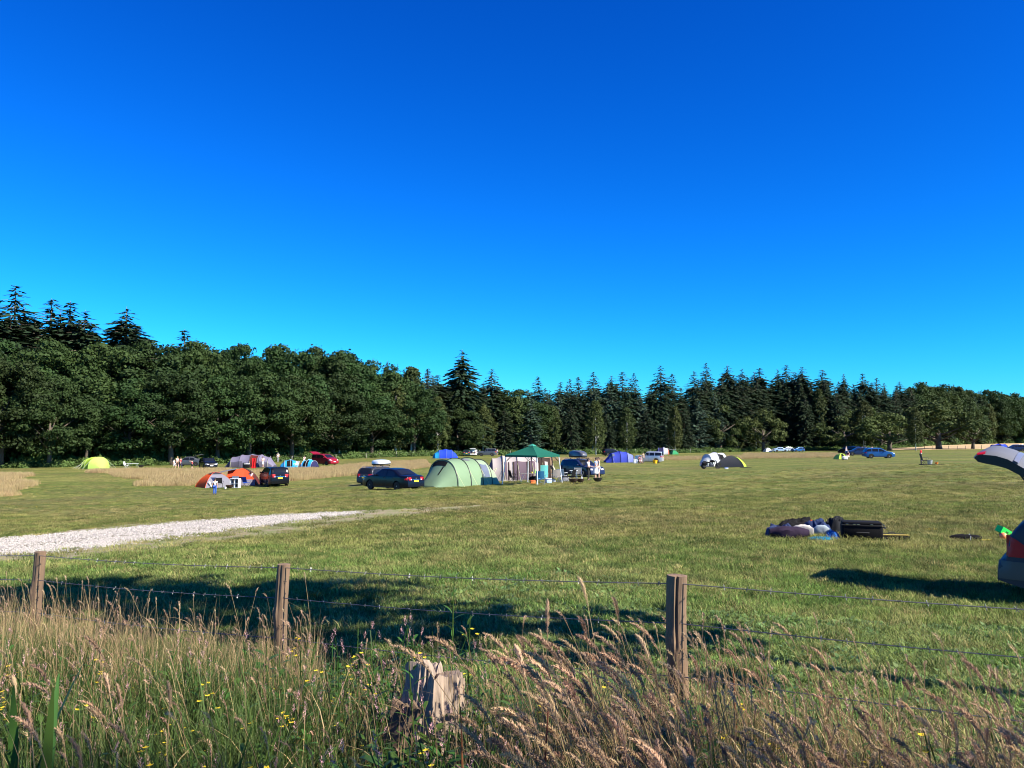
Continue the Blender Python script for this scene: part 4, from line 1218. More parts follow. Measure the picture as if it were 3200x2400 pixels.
# ------------------------------------------------------------------ camping things
M_FRAME = mat("steel_tube", (.45, .47, .50), .35, metal=.8, var=.1)
M_FRAMEK = mat("black_tube", (.02, .02, .022), .5, var=.1)
M_WHITEP = mat("white_plastic", (.74, .75, .76), .5, var=.05)
M_IRON = mat("rusty_iron", (.055, .028, .020), .8, var=.4, scale=10, bump=.3)
def camp_chair(loc, heading, m, label, frame=None, hi=.92, name="camping_chair"):
    f = frame or M_FRAME
    root = empty(name, loc, heading, label, "chair")
    b_ = MB(); b_.grid([[(x, y, .43 - .05 * (1 - abs(y) / .26) - (.03 if x < -.1 else 0)) for y in (-.26, -.13, 0, .13, .26)] for x in (-.22, 0, .24)]); b_.build("seat", m, root, smooth=True, thick=.015)
    b_ = MB(); b_.grid([[(-.22 - (z - .43) * .25 - .03 * (1 - abs(y) / .27), y, z) for y in (-.27, -.13, 0, .13, .27)] for z in (.43, .6, .78, hi)]); b_.build("backrest", m, root, smooth=True, thick=.015)
    for sg in (1, -1):
        b_ = MB(); b_.tube([(.27, sg * .28, .0), (-.20, sg * .27, .45), (-.22 - (hi - .43) * .25, sg * .28, hi + .02)], .013, 5); b_.build("leg", f, root)
        b_ = MB(); b_.tube([(-.30, sg * .28, .0), (.24, sg * .27, .45), (.26, sg * .29, .62)], .013, 5); b_.build("leg", f, root)
        b_ = MB(); b_.rbox((.02, sg * .295, .635), (.50, .05, .03), .012); b_.build("armrest", m, root)
    b_ = MB(); b_.tube([(.27, -.28, .03), (-.30, .28, .03)], .010, 5); b_.tube([(.27, .28, .03), (-.30, -.28, .03)], .010, 5); b_.build("brace", f, root)
    return root
def camp_table(loc, heading, m, label, L=1.1, W=.65, H=.70):
    root = empty("folding_table", loc, heading, label, "table")
    b_ = MB(); b_.rbox((0, 0, H - .015), (L, W, .03), .012); b_.build("tabletop", m, root)
    for sx in (-1, 1):
        for sy in (-1, 1):
            b_ = MB(); b_.tube([(sx * L * .28, sy * W * .42, H - .03), (sx * L * .46, sy * W * .44, 0)], .013, 5); b_.build("leg", M_FRAME, root)
    return root
def fire_bowl(loc, m, label, r=.33, h=.36, name="fire_bowl"):
    root = empty(name, loc, 0, label, "fire bowl")
    b_ = MB(); b_.lathe([(.08 * r, .10), (.45 * r, .12), (.8 * r, .22), (r, h), (r * 1.05, h + .005), (r * .96, h - .008), (.76 * r, .24), (.4 * r, .14), (.001, .13)], (0, 0, 0), 20); b_.build("bowl", m, root, smooth=True)
    for k in range(3):
        a = k * 2.094 + .5
        b_ = MB(); b_.tube([(r * .55 * math.cos(a), r * .55 * math.sin(a), .15), (r * .75 * math.cos(a), r * .75 * math.sin(a), 0)], .014, 5); b_.build("leg", M_FRAMEK, root)
    return root
def camp_kitchen(loc, heading, label, w=.85, h=.85):
    root = empty("camp_kitchen", loc, heading, label, "cupboard")
    b_ = MB(); b_.rbox((0, 0, h - .02), (.45, w, .04), .012); b_.build("worktop", M_WHITEP, root)
    for sy in (-1, 0, 1):
        b_ = MB(); b_.box((0, sy * w * .48, h * .5), (.42, .02, h - .06)); b_.build("side_panel", M_WHITEP, root)
    b_ = MB(); b_.box((.15, 0, h * .5), (.02, w * .9, h * .8)); b_.build("back_panel", M_BLACKW, root)
    b_ = MB(); b_.box((0, 0, .05), (.42, w * .9, .03)); b_.box((0, 0, h * .5), (.40, w * .9, .02)); b_.build("shelf", M_WHITEP, root)
    b_ = MB(); b_.rbox((0, 0, h + .10), (.04, w * .8, .20), .01); b_.build("wind_shield", M_FRAME, root)
    return root
def bucket(loc, m, label, r=.14, h=.26, name="bucket", handle=True):
    root = empty(name, loc, random.uniform(0, 6), label, name)
    b_ = MB(); b_.lathe([(.001, 0), (r * .78, 0), (r, h), (r * 1.06, h), (r * 1.04, h - .02), (r * .94, h - .02), (r * .74, .02), (.001, .02)], (0, 0, 0), 16); b_.build("tub", m, root, smooth=True)
    if handle:
        b_ = MB(); b_.tube([(r * math.cos(t), .02, h + r * .8 * math.sin(t)) for t in np.linspace(0, math.pi, 9)], .006, 4); b_.build("handle", M_FRAME, root)
    return root
def cool_box(loc, heading, m, label, d=(.5, .32, .34), name="cool_box", lid=None):
    root = empty(name, loc, heading, label, "box")
    b_ = MB(); b_.rbox((0, 0, d[2] * .42), (d[0], d[1], d[2] * .84), .03); b_.build("tub", m, root, smooth=True)
    b_ = MB(); b_.rbox((0, 0, d[2] * .92), (d[0] * 1.04, d[1] * 1.04, d[2] * .15), .02); b_.build("lid", lid or M_WHITEP, root, smooth=True)
    b_ = MB(); b_.tube([(-d[0] * .45, -d[1] * .56, d[2] * .8), (0, -d[1] * .62, d[2] * .82), (d[0] * .45, -d[1] * .56, d[2] * .8)], .010, 5); b_.build("handle", M_DARK, root)
    return root
def soft_bag(loc, heading, m, label, d=(.6, .35, .3), seed=1, name="holdall", strap=True):
    root = empty(name, loc, heading, label, "bag")
    g_ = np.random.default_rng(seed); b_ = MB(); rings = []
    for i in range(11):
        u = i / 10 * 2 - 1; k = max(.25, (1 - abs(u) ** 3)) ** .5
        rings.append([(u * d[0] / 2, math.copysign(abs(math.cos(a)) ** .7, math.cos(a)) * d[1] / 2 * k * g_.uniform(.88, 1.10), max(0.0, d[2] / 2 + math.copysign(abs(math.sin(a)) ** .7, math.sin(a)) * d[2] / 2 * k * g_.uniform(.82, 1.10))) for a in np.linspace(0, 2 * math.pi, 14, endpoint=False)])
    n = 14
    b_.add([p for r_ in rings for p in r_], [(i * n + j, i * n + (j + 1) % n, (i + 1) * n + (j + 1) % n, (i + 1) * n + j) for i in range(10) for j in range(n)] + [tuple(range(n)), tuple(range(10 * n, 11 * n))])
    b_.build("shell", m, root, smooth=True)
    if strap:
        b_ = MB(); b_.tube([(-d[0] * .22, 0, d[2] * .95), (-d[0] * .1, .0, d[2] * 1.2), (d[0] * .1, 0, d[2] * 1.2), (d[0] * .22, 0, d[2] * .95)], .012, 5); b_.build("handle", M_DARK, root)
    return root
def cloth_heap(loc, heading, m, label, d=(.7, .5, .2), seed=1, name="blanket", cat="blanket"):
    """crumpled fabric: closed mound with folds and peaks"""
    from mathutils import noise as mnoise
    b_ = MB(); n, k = 44, 16; rows = []; so = Vector((seed * 3.1, seed * 1.7, 0))
    for i in range(k):
        t = i / (k - 1); r_ = math.sin(t * math.pi / 2) if t < 1 else 1.0
        row = []
        for j in range(n):
            a = 2 * math.pi * j / n
            v = Vector((math.cos(a) * r_, math.sin(a) * r_, 0))
            q = 1 + .22 * mnoise.noise(v * 1.6 + so) + .10 * mnoise.noise(v * 5 + so)
            rid = 1 - abs(mnoise.noise(v * 2.6 + so * 2)) * 2.0
            z = d[2] * (max(0, 1 - t ** 2.2)) * (.62 + .45 * max(0, rid) + .35 * mnoise.noise(v * 1.3 + so)) + .02 * mnoise.noise(v * 9 + so) * (1 - t)
            row.append((r_ * q * d[0] / 2 * math.cos(a), r_ * q * d[1] / 2 * math.sin(a), max(0, z)))
        rows.append(row + [row[0]])
    b_.grid(rows)
    base = rows[-1][:-1]; b_.add(base, [tuple(range(n - 1, -1, -1))])
    o = b_.build(name, m, None, smooth=True); o.location = loc; o.rotation_euler = (0, 0, heading)
    return tag(o, label, cat)
# ================================================================== the camp, left to right
D = math.radians
# ---- cars
car("parked_car", gp(1228, 1530, 54), D(140), "sedan", PAINT["navy"], "dark navy saloon nearest on the grass, yellow rear plate, beside the pale green tent")
c_est, _ = car("parked_car", gp(1190, 1514, 50), D(62), "estate", PAINT["charcoal"], "dark grey estate behind the navy saloon, carrying the silver roof box", rails=True)
roof_box(c_est.location + Vector((.05, .1, 1.66)), D(62), mat("silver_gelcoat", (.62, .66, .72), .25, var=.04, coat=.5), "silver roof box on top of the dark grey estate", L=1.9, W=.85, H=.46)
c_bl, _ = car("parked_car", gp(1818, 1489, 42), D(-58), "estate", PAINT["darkblue"], "dark blue car beside the brown tent, carrying the dark roof box", rails=True)
roof_box(c_bl.location + Vector((-.25, .45, 1.68)), D(-58), mat("graphite_gelcoat", (.07, .075, .09), .35, var=.05, coat=.4), "dark graphite roof box on the car behind three standing people", L=1.9, W=.9, H=.60)
car("parked_car", gp(856, 1517, 33.2), D(119), "mpv", PAINT["black"], "black people carrier with yellow plate beside the orange and grey tents")
car("parked_car", gp(650, 1465, 22.4), D(-58), "estate", PAINT["black"], "black estate car facing us in front of the oaks", rails=True)
car("parked_car", gp(592, 1456, 20.6), D(178), "sedan", PAINT["grey"], "grey saloon with raised boot behind the black estate", boot_open=True)
car("parked_car", gp(1015, 1453, 20.3), D(-38), "mpv", PAINT["red"], "dark red people carrier with its tailgate open beside the small turquoise tents", boot_open=True)
car("parked_car", gp(2029, 1446, 19.3), D(158), "jeep", PAINT["silver"], "silver boxy off-roader beside the blue tent")
car("parked_car", gp(2745, 1432, 23), D(-8), "hatch", PAINT["blue"], "mid blue hatchback facing right on the open field")
car("parked_car", gp(2437, 1412, 9.7), D(8), "sedan", PAINT["paleblue"], "pale blue car, leftmost of three parked far off by the trees")
car("parked_car", gp(2467, 1411, 9.6), D(15), "hatch", PAINT["silver"], "silver car, middle of three parked far off by the trees")
car("parked_car", gp(2493, 1412, 9.7), D(-160), "hatch", PAINT["blue"], "blue car, rightmost of three parked far off by the trees")
car("parked_car", gp(2684, 1424, 17.5), D(175), "estate", PAINT["darkblue"], "dark blue car just behind the mid blue hatchback")
car("parked_car", gp(2655, 1420, 15), D(120), "mpv", PAINT["black"], "black car behind the little lime tent and its sitting campers")
car("parked_car", gp(3172, 1411, 15.2), D(172), "hatch", PAINT["darkblue"], "dark blue car beside the blue tent at far right", rails=True)
car("parked_car", gp(1483, 1424, 13), D(82), "hatch", PAINT["white"], "white car with open boot far behind the pale green tent", boot_open=True)
car("parked_car", gp(1522, 1425, 13), D(175), "jeep", PAINT["grey"], "grey off-roader far behind the brown and cream tent")
car("parked_car", gp(1457, 1425, 12.6), D(95), "estate", PAINT["green"], "dark green car left of the far white car")
car("parked_car", gp(1912, 1424, 12.6), D(15), "mpv", PAINT["black"], "black van-like car with raised tailgate behind the blue tent", boot_open=True)

# ---- near car at the right edge: open tailgate, tail lamp and bumper seen from its side
def near_car():
    s = 233.0
    Yn = FPX / s
    xr = (3122 - 1600) / s
    L, W, H = 4.25, 1.76, 1.47
    hd = D(-37)
    hv, lv = Vector((math.cos(hd), math.sin(hd), 0)), Vector((-math.sin(hd), math.cos(hd), 0))
    pc = Vector((xr - .10, Yn, 0)) + hv * (L / 2) + lv * (W * .45)
    root = empty("parked_car", (pc.x, pc.y, gz(xr + .6, Yn + .2)), hd, "blue-grey hatchback with raised tailgate, cut off by the right edge", "car")
    PROF["near"] = [(-.5, .215), (-.4995, .30), (-.495, .365), (-.476, .40), (-.470, .46), (-.462, .60), (-.442, .68), (-.40, .79), (-.345, .90), (-.30, .965), (-.18, 1.0), (0, .99), (.05, .975), (.225, .70), (.28, .66), (.40, .60), (.47, .52), (.495, .42), (.5, .30)]
    S = Shape("near", L, W, H, .315, (-L * .30, L * .30))
    S.plan = lambda x: 1 - (.10 * max(0, (abs(x) / L - .40) / .10) ** 2)
    pm = PAINT["slate"]
    S.skin().build("body", pm, root, smooth=True)
    b_ = MB(); S.end_patch(b_, True, .62 * H, .95 * H, -.80, .80, .012, 8, 8); b_.build("boot_shade_patch", M_BOOT_SHADE, root, smooth=True)  # shaded inside of the boot, painted as a dark sheet over the body
    for sg in (1, -1):
        b_ = MB(); x0 = -L * .474
        S.side_patch(b_, x0, x0 + .235, .415 * H, lambda x: .60 * H - 1.4 * max(0, (x - x0) - .01) ** 1.6, sg, .012, 9, 6)
        S.end_patch(b_, True, .415 * H, .60 * H, sg * .80, sg * .99, .014, 5, 3)
        b_.build("tail_lamp", M_RED, root, smooth=True)
        b_ = MB(); S.side_patch(b_, -L * .497, -L * .36, .215 * H, .375 * H, sg, .014, 7, 4); b_.build("bumper_side", mat("bumper_dull", (.055, .060, .065), .5, var=.1), root, smooth=True)
        for a, c in ((-.03, .3), (-.23, -.05), (-.36, -.25)):
            b_ = MB(); S.side_patch(b_, a * L, min(c * L, S.xfront(.78 * H)), .665 * H, lambda x: min(S.zt(x) - .1, .92 * H), sg); b_.build("window", M_GLASS, root, smooth=True)
        for w in S.wx:
            yw = W / 2 - .125; rw = .315
            b_ = MB(); b_.lathe([(rw * .60, -.10), (rw * .93, -.105), (rw, -.07), (rw, .07), (rw * .93, .105), (rw * .60, .10)], (w, sg * yw, rw), 28, 'y'); wh = b_.build("wheel", M_TYRE, root, smooth=True)
            b_ = MB(); b_.lathe([(rw * .62, .0), (rw * .63, sg * .09), (rw * .57, sg * .095), (rw * .55, sg * .04), (.001, sg * .04)], (w, sg * yw, rw), 24, 'y')
            for k in range(10): t = k * math.pi / 5; b_.box((w + rw * .32 * math.cos(t), sg * (yw + .075), rw + rw * .32 * math.sin(t)), (rw * .56, .02, .035), (0, -t, 0))
            b_.build("rim", M_RIM, wh)
        b_ = MB(); S.end_patch(b_, False, .43 * H, .535 * H, sg * .58, sg * .95, .012, 4, 4); b_.build("headlamp", M_WHITE_L, root, smooth=True)
        b_ = MB(); b_.rbox((L * .18, sg * (W / 2 + .08), 1.02), (.13, .17, .13), .04); b_.build("mirror", pm, root, smooth=True)
    b_ = MB(); S.top_patch(b_, S.xfront(.67 * H), .05 * L + .06, -.86, .86); b_.build("windscreen", M_GLASS, root, smooth=True)
    b_ = MB(); S.end_patch(b_, False, .30 * H, .365 * H, -.30, .30, .022, 2, 3); b_.build("number_plate", M_WPLATE, root)
    # tailgate: hinge at the roof, lip up and back
    hx = -L / 2
    edge = [(hx - .245, 1.90), (hx - .20, 1.945), (hx - .10, 1.955), (hx + .02, 1.945), (hx + .16, 1.90), (hx + .32, 1.80), (hx + .55, 1.66), (hx + .80, 1.51), (hx + .92, 1.45)]
    inner = [(hx - .235, 1.885), (hx - .19, 1.84), (hx - .09, 1.815), (hx + .02, 1.795), (hx + .15, 1.755), (hx + .30, 1.67), (hx + .52, 1.55), (hx + .78, 1.43), (hx + .90, 1.40)]
    crown = lambda v, k: .10 * (1 - v * v) * (1.0 if 1 < k < 7 else .5)
    hwid = lambda k: W * (.40 if k == 0 else .425 if k < 5 else .44 if k < 7 else .40)
    vs = [-1, -.93, -.75, -.4, 0, .4, .75, .93, 1]
    b_ = MB(); b_.grid([[(x, v * hwid(k), z + crown(v, k) - (.02 if abs(v) == 1 else 0)) for v in vs] for k, (x, z) in enumerate(edge)])
    tg = b_.build("tailgate", PAINT["tailgate"], root, smooth=True)
    b_ = MB(); b_.grid([[(x, v * hwid(k) * .995, z + crown(v, k) * .8) for v in vs] for k, (x, z) in enumerate(inner)])
    for sg, q in ((-1, 0), (1, -1)):
        b_.grid([[(e[0], sg * hwid(k), e[1] - .021), (i_[0], sg * hwid(k) * .995, i_[1])] for k, (e, i_) in enumerate(zip(edge, inner))])
    b_.grid([[(edge[0][0], v * hwid(0), edge[0][1] + crown(v, 0) - .02), (inner[0][0], v * hwid(0), inner[0][1] + crown(v, 0) * .8)] for v in vs])
    b_.build("inner_lining", M_DARK, tg, smooth=True)
    for sg in (1, -1):
        b_ = MB(); b_.grid([[(x, sg * hwid(k + 1) * q, z + crown(q, k + 1) + .006 - (.014 if q > .99 else 0)) for q in (.86, .92, .96, 1.004)] for k, (x, z) in enumerate(edge[1:3])]); b_.build("reflector", M_RED, tg, smooth=True)
        b_ = MB(); b_.tube([(hx + .28, sg * W * .40, 1.70), (hx + .50, sg * W * .41, 1.36), (hx + .62, sg * W * .41, 1.17)], [.011, .011, .017], 6); b_.build("gas_strut", M_DARK, root)
    b_ = MB(); b_.grid([[(x, v * hwid(5) * .99, z + crown(v, 5) + .010) for v in vs] for x, z in ((hx + .235, 1.855), (hx + .29, 1.822))]); b_.build("chrome_strip", mat("pale_trim", (.22, .23, .26), .3, var=.05, metal=.4), tg, smooth=True)
    b_ = MB(); b_.grid([[(x, v * hwid(6) * .80, z + crown(v, 6) + .010) for v in vs] for x, z in ((hx + .33, 1.80), (hx + .55, 1.67), (hx + .80, 1.525))]); b_.build("rear_window", M_GLASS, tg, smooth=True)
near_car()

# ---- tents
def at(px, py, s): return gp(px, py, s)
# pale green tunnel tent
T = Tunnel(at(1440, 1518, 47), D(46), [(-3.1, .95, .12), (-1.75, 1.62, 1.86), (-.55, 1.70, 1.96), (.65, 1.66, 1.96), (1.7, 1.50, 1.82), (2.5, 1.20, 1.20)], "pale green tunnel tent with dark hoops between the navy saloon and the gazebo")
T.cover([CL["sage"], CL["sage"], CL["sage"], CL["sage2"], CL["sage2"]]); T.poles([1, 2, 3, 4])
T.end(0, CL["sage"], out=-.05); T.end(5, CL["sage2"], out=.3)
T.seg(.75, 1.5, math.pi * .70, math.pi * .90, M_CLEAR, .02, "window")
T.seg(-.2, .3, math.pi * .42, math.pi * .60, CL["grey"], .02, "roof_patch")
b_ = MB(); b_.grid([[(1.7 + .7 * i / 5, -(1.42 + .55 * i / 5) * math.cos(math.pi / 2 * (1 - j / 6)) if 0 else -(1.0 + .5 * j / 6 + .15 * i / 5), 1.55 * (1 - j / 6) ** 1.1 * (1 - .55 * i / 5) + .02) for j in range(7)] for i in range(6)]); b_.build("side_flap", CL["sage2"], T.root, smooth=True)
T.seg(-2.02, -1.80, math.pi * .34, math.pi * .60, M_BLACKW, .02, "door_gap"); T.seg(-2.5, -2.05, math.pi * .56, math.pi * .585, M_BLACKW, .02, "door_zip", 4, 3)
b_ = MB(); b_.rbox((.0, -1.56, .03), (4.6, .06, .05), .02); b_.build("groundsheet_edge", M_POLE, T.root)
T.guys([0, 1, 2, 3], (-1,), 1.0)
# brown and cream tent
T = Tunnel(at(1624, 1500, 43.5), D(4), [(-2.75, 1.2, .75), (-2.3, 1.5, 1.78), (-1.5, 1.65, 2.02), (-.3, 1.7, 2.10), (.9, 1.7, 2.12), (1.75, 1.7, 2.12), (2.6, 1.65, 2.08)], "cream and plum-brown tunnel tent behind the green gazebo")
for k, m_ in enumerate([CL["plum"], CL["cream"], CL["cream"], CL["cream"], CL["cream"], CL["tan"]]): T.seg(T.h[k][0], T.h[k + 1][0], 0, math.pi, m_)
T.poles([2, 3, 4, 5, 6], CL["dkbrown"])
for x0, x1 in ((-1.35, -1.15), (-.55, .45), (.75, 1.15)): T.seg(x0, x1, math.pi * .735, math.pi * .985, CL["plum"], .02, "window")
for x in (-1.0, -.62, .50, .70): T.seg(x - .05, x + .05, math.pi * .735, math.pi * .99, CL["dkbrown"], .03, "webbing", 3)
T.seg(1.3, 2.42, math.pi * .60, math.pi * .995, CL["dkbrown"], .025, "door_opening")
T.seg(1.36, 2.40, math.pi * .575, math.pi * .66, CL["tan"], .06, "rolled_door")
T.seg(1.95, 2.2, math.pi * .74, math.pi * .98, CL["cream"], .05, "door_curtain")
T.seg(1.15, 1.42, math.pi * .76, math.pi * .985, CL["cream"], .05, "door_curtain")
b_ = MB(); b_.grid([[(2.5 + .75 * j / 5, -1.55 - .35 * j / 5 + 1.6 * i / 4 * (1 - .6 * j / 5), 1.25 * (1 - j / 5) * (1 + .5 * i / 4) + .02) for j in range(6)] for i in range(5)]); b_.build("side_wing", CL["cream"], T.root, smooth=True)
T.end(6, CL["dkbrown"], out=.02); T.end(0, CL["plum"], out=-.25)
T.guys([2, 3, 4, 5, 6], (-1,), 1.2); T.guys([2, 4, 6], (1,), 1.2)
for x, y in ((-3.0, -2.4), (-2.6, -2.8)):
    b_ = MB(); b_.tube([(-1.9, -1.1, 1.2), (x, y, .0)], .014, 4); b_.build("guy_rope", M_ROPE, T.root)

# gazebo
N_ = at(1680, 1516, 45.3)
e1 = Vector((math.cos(D(143)), math.sin(D(143)), 0)); e2 = Vector((math.cos(D(53)), math.sin(D(53)), 0))
ctr = N_ + e1 * 1.5 + e2 * 1.5
gzb = empty("gazebo", (ctr.x, ctr.y, gz(ctr.x, ctr.y)), D(53), "dark green pop-up gazebo on white legs", "gazebo")
e_ = 1.32; f_ = 1.50
for sx, sy in ((-1, -1), (1, -1), (1, 1), (-1, 1)):
    b_ = MB(); b_.tube([(sx * f_, sy * f_, 0), (sx * e_, sy * e_, 2.0)], .032, 8); lg = b_.build("leg", M_POLE_W, gzb, smooth=True)
    b_ = MB(); b_.box((sx * f_, sy * f_, .01), (.12, .12, .02)); b_.build("foot", M_POLE_W, lg)
    b_ = MB(); b_.tube([(sx * e_ * 1.01, sy * e_ * 1.01, 1.55), (sx * e_ * .55, sy * e_, 1.97)], .016, 5); b_.tube([(sx * e_ * 1.01, sy * e_ * 1.01, 1.55), (sx * e_, sy * e_ * .55, 1.97)], .016, 5); b_.build("strut", M_POLE, gzb)
rv = e_ + .06
for k in range(4):
    ca, sa = [(1, 0), (0, 1), (-1, 0), (0, -1)][k]
    rot = lambda x, y: (x * ca - y * sa, x * sa + y * ca)
    b_ = MB(); P_ = []
    for i in range(9):
        t = .12 + .88 * i / 8; row = []
        for j in range(9):
            w = j / 4 - 1; z = 2.72 - .70 * t ** .92 - .05 * (1 - w * w) * math.sin(math.pi * t)
            row.append(rot(rv * t, rv * t * w) + (z,))
        P_.append(row)
    b_.grid(P_); b_.build("roof_panel", CL["teal"], gzb, smooth=True)
    b_ = MB(); b_.grid([[rot(rv + .004, rv * (j / 6 - 1)) + (2.02 - dzz,) for j in range(13)] for dzz in (0, .06, .13)]); b_.build("valance", CL["teal"], gzb)
    b_ = MB(); b_.tube([rot(e_ * .98, -e_ * .98) + (1.94,), rot(e_ * .98, e_ * .98) + (1.94,)], .018, 5); b_.build("truss", M_POLE_W, gzb)
b_ = MB(); b_.lathe([(.33, 2.62), (.18, 2.72), (.001, 2.80)], (0, 0, 0), 4); c_ = b_.build("vent_cap", mat("fabric_pale_teal", (.03, .26, .19), .8, trans=.2), gzb); c_.rotation_euler = (0, 0, D(45))

# orange and grey family tents
dome(at(672, 1522, 35.6), D(40), 2.7, 2.5, 1.32, [CL["orange"], CL["grey"], CL["orange"], CL["grey"]], "small orange and grey dome tent behind the child in blue trousers", cap=CL["dkgrey"], pole=CL["orange"])
tr = dome(at(757, 1515, 33.5), D(10), 3.0, 2.8, 1.55, [CL["maroon"], CL["rust"], CL["rust"], CL["rust"]], "rust-orange dome tent with awning beside the black people carrier", door=(3, CL["maroon"], -.5, .25))
b_ = MB(); b_.grid([[(-1.25 + 2.6 * i / 6, -1.36 - .06 * j + .03 * math.sin(i), .55 * (1 - j / 3) + .02) for j in range(4)] for i in range(7)]); b_.build("grey_skirt", CL["grey"], tr, smooth=True)
b_ = MB(); b_.grid([[(-2.3 + 1.9 * i / 5, -1.35 + .9 * j / 3, 1.02 + .50 * (i / 5) ** .7 + .03 * j) for j in range(4)] for i in range(6)]); b_.build("awning", CL["grey"], tr, smooth=True, thick=.01)
b_ = MB(); b_.grid([[(-1.2 + 1.5 * i / 5, -.62 - .72 * j / 4, 1.48 - .62 * (j / 4) ** 1.3 - .12 * (abs(i - 2.5) / 2.5) ** 2) for j in range(5)] for i in range(6)]); b_.build("porch_hood", CL["rust"], tr, smooth=True, thick=.01)
b_ = MB(); b_.tube([(-2.3, -1.35, 1.02), (-2.55, -1.5, 0)], .015, 5); b_.build("awning_pole", M_POLE, tr)

# purple tunnel tent
T = Tunnel(at(786, 1460, 21.4), D(1), [(-3.6, 1.1, .30), (-2.7, 1.7, 1.48), (-1.35, 1.85, 1.82), (.1, 1.85, 1.92), (1.5, 1.85, 1.86), (2.7, 1.65, 1.45), (3.5, 1.1, .35)], "long purple-grey tunnel tent with a red cloth in its doorway")
T.cover([CL["lilac"]]); T.poles([1, 2, 3, 4, 5], CL["lilac2"])
for x0, x1 in ((-3.3, -2.75), (-2.65, -1.4), (-1.3, -.9), (1.55, 2.65), (2.75, 3.3)): T.seg(x0, x1, math.pi * .84, math.pi * .995, CL["lilac2"], .02, "lower_panel")
T.seg(.15, 1.25, math.pi * .60, math.pi * .995, CL["maroon"], .02, "door_opening")
T.guys([1, 3, 5], (-1, 1), 1.0); T.end(0, CL["lilac2"], out=-.1); T.end(6, CL["lilac2"], out=.1)
# lime tent at the left
T = Tunnel(at(300, 1464, 25), D(-38), [(-2.1, 1.15, .9), (-1.3, 1.45, 1.40), (-.3, 1.55, 1.58), (.8, 1.5, 1.62)], "lime green tunnel tent under the oaks at far left")
T.cover([CL["lime"], CL["lime"], CL["lime"]]); T.poles([1, 2, 3], CL["lime2"]); T.end(3, CL["lime2"], out=1.05); T.end(0, CL["lime"], out=-.6)
T.guys([0, 1, 2, 3], (-1, 1), 1.3, mat("pale_rope", (.6, .62, .55), .8))
# two small turquoise tents
for px, lab in ((903, "small turquoise pop-up tent right of the purple tent"), (964, "small turquoise tent in front of the open red car")):
    T = Tunnel(at(px, 1460, 20.6), D(14 if px < 930 else -20), [(-1.15, .55, .4), (-.6, .95, .95), (.2, 1.05, 1.12), (1.0, .95, .9), (1.3, .7, .5)], lab, group="small turquoise tents")
    T.cover([CL["cyan"], CL["cyan"], CL["cyan"], CL["navyf"] if px > 930 else CL["cyan"]]); T.poles([1, 2, 3], CL["white"], .02); T.seg(-.3, .5, math.pi * .62, math.pi * .97, M_BLACKW, .02, "door_opening"); T.end(4, CL["navyf"], out=.2); T.end(0, CL["cyan"], out=-.1)
# far blue tent behind the pale green one
T = Tunnel(at(1392, 1432, 15), D(12), [(-2.3, 1.2, 1.0), (-1.4, 1.5, 1.7), (0, 1.6, 1.95), (1.3, 1.55, 1.75), (2.1, 1.2, 1.0)], "bright royal blue tent showing above the pale green tent")
T.cover([CL["cyan"], CL["royal"], CL["royal"], CL["royal"]]); T.poles([1, 2, 3], CL["blue2"]); T.end(0, CL["cyan"], out=-.4); T.end(4, CL["royal"], out=.5)
# blue tent by the off-roader
T = Tunnel(at(1934, 1445, 19), D(4), [(-2.4, 1.3, .25), (-1.35, 1.65, 1.55), (0, 1.75, 1.92), (1.2, 1.7, 1.78), (2.25, 1.5, 1.25), (2.4, 1.4, .2)], "blue tunnel tent left of the silver off-roader")
T.cover([CL["blue"], CL["blue"], CL["blue"], CL["blue2"], CL["blue2"]]); T.poles([1, 2, 3, 4], CL["navyf"]); T.seg(-1.85, -.95, math.pi * .62, math.pi * .78, M_CLEAR, .02, "window"); T.end(5, CL["blue2"], out=.05); T.guys([1, 3], (-1,), .9)
# far purple, white and orange tent and small green dome
T = Tunnel(at(2070, 1420, 12.2), D(-10), [(-1.9, 1.3, .6), (-1.0, 1.5, 1.7), (.3, 1.5, 1.85), (1.5, 1.4, 1.5)], "far navy tent with white and orange front near the wood")
T.cover([CL["navyf"], CL["navyf"], CL["white"]]); T.poles([1, 2], CL["blue2"]); T.end(3, CL["orange"], out=.3)
b_ = MB(); b_.grid([[(1.5 + 2.2 * i / 4, -.9 + 1.8 * j / 3, 1.45 - .25 * math.sin(math.pi * i / 4)) for j in range(4)] for i in range(5)]); b_.build("awning", CL["white"], T.root, smooth=True, thick=.01)
dome(at(2106, 1420, 12.2), D(20), 1.9, 1.7, 1.05, [CL["dome_green"]] * 4, "small green dome tent near the wood beside a pale birch stem")
# white tunnel tent and lime/black dome with the motorcycle
T = Tunnel(at(2233, 1456, 25.5), D(24), [(-1.6, .9, .9), (-1.2, 1.1, 1.45), (0, 1.25, 1.72), (1.1, 1.2, 1.62), (1.5, 1.0, .8)], "white-grey tunnel tent behind the motorcycle")
T.cover([CL["white"]]); T.poles([1, 2, 3], CL["grey"], .02); T.seg(-.1, .7, math.pi * .66, math.pi * .86, M_BLACKW, .02, "window"); T.end(0, CL["white"], out=-.5); T.end(4, CL["white"], out=.2); T.guys([0, 1], (-1,), .8)
dome(at(2286, 1460, 28), D(-24), 3.2, 2.2, 1.30, [CL["lime"], CL["lime"], CL["lime"], CL["dkgrey"]], "lime green dome tent with dark front right of the motorcycle", e=1.9)
dome(at(2399, 1412, 9.7), D(10), 2.3, 2.0, 1.25, [CL["white"]] * 4, "tiny white dome tent far off left of the three parked cars")
dome(at(2628, 1435, 24), D(15), 1.6, 1.2, .82, [CL["lime"], CL["lime"], CL["lime2"], CL["lime"]], "little lime tent with campers sitting beside it", door=(3, M_BLACKW, -.4, .4))
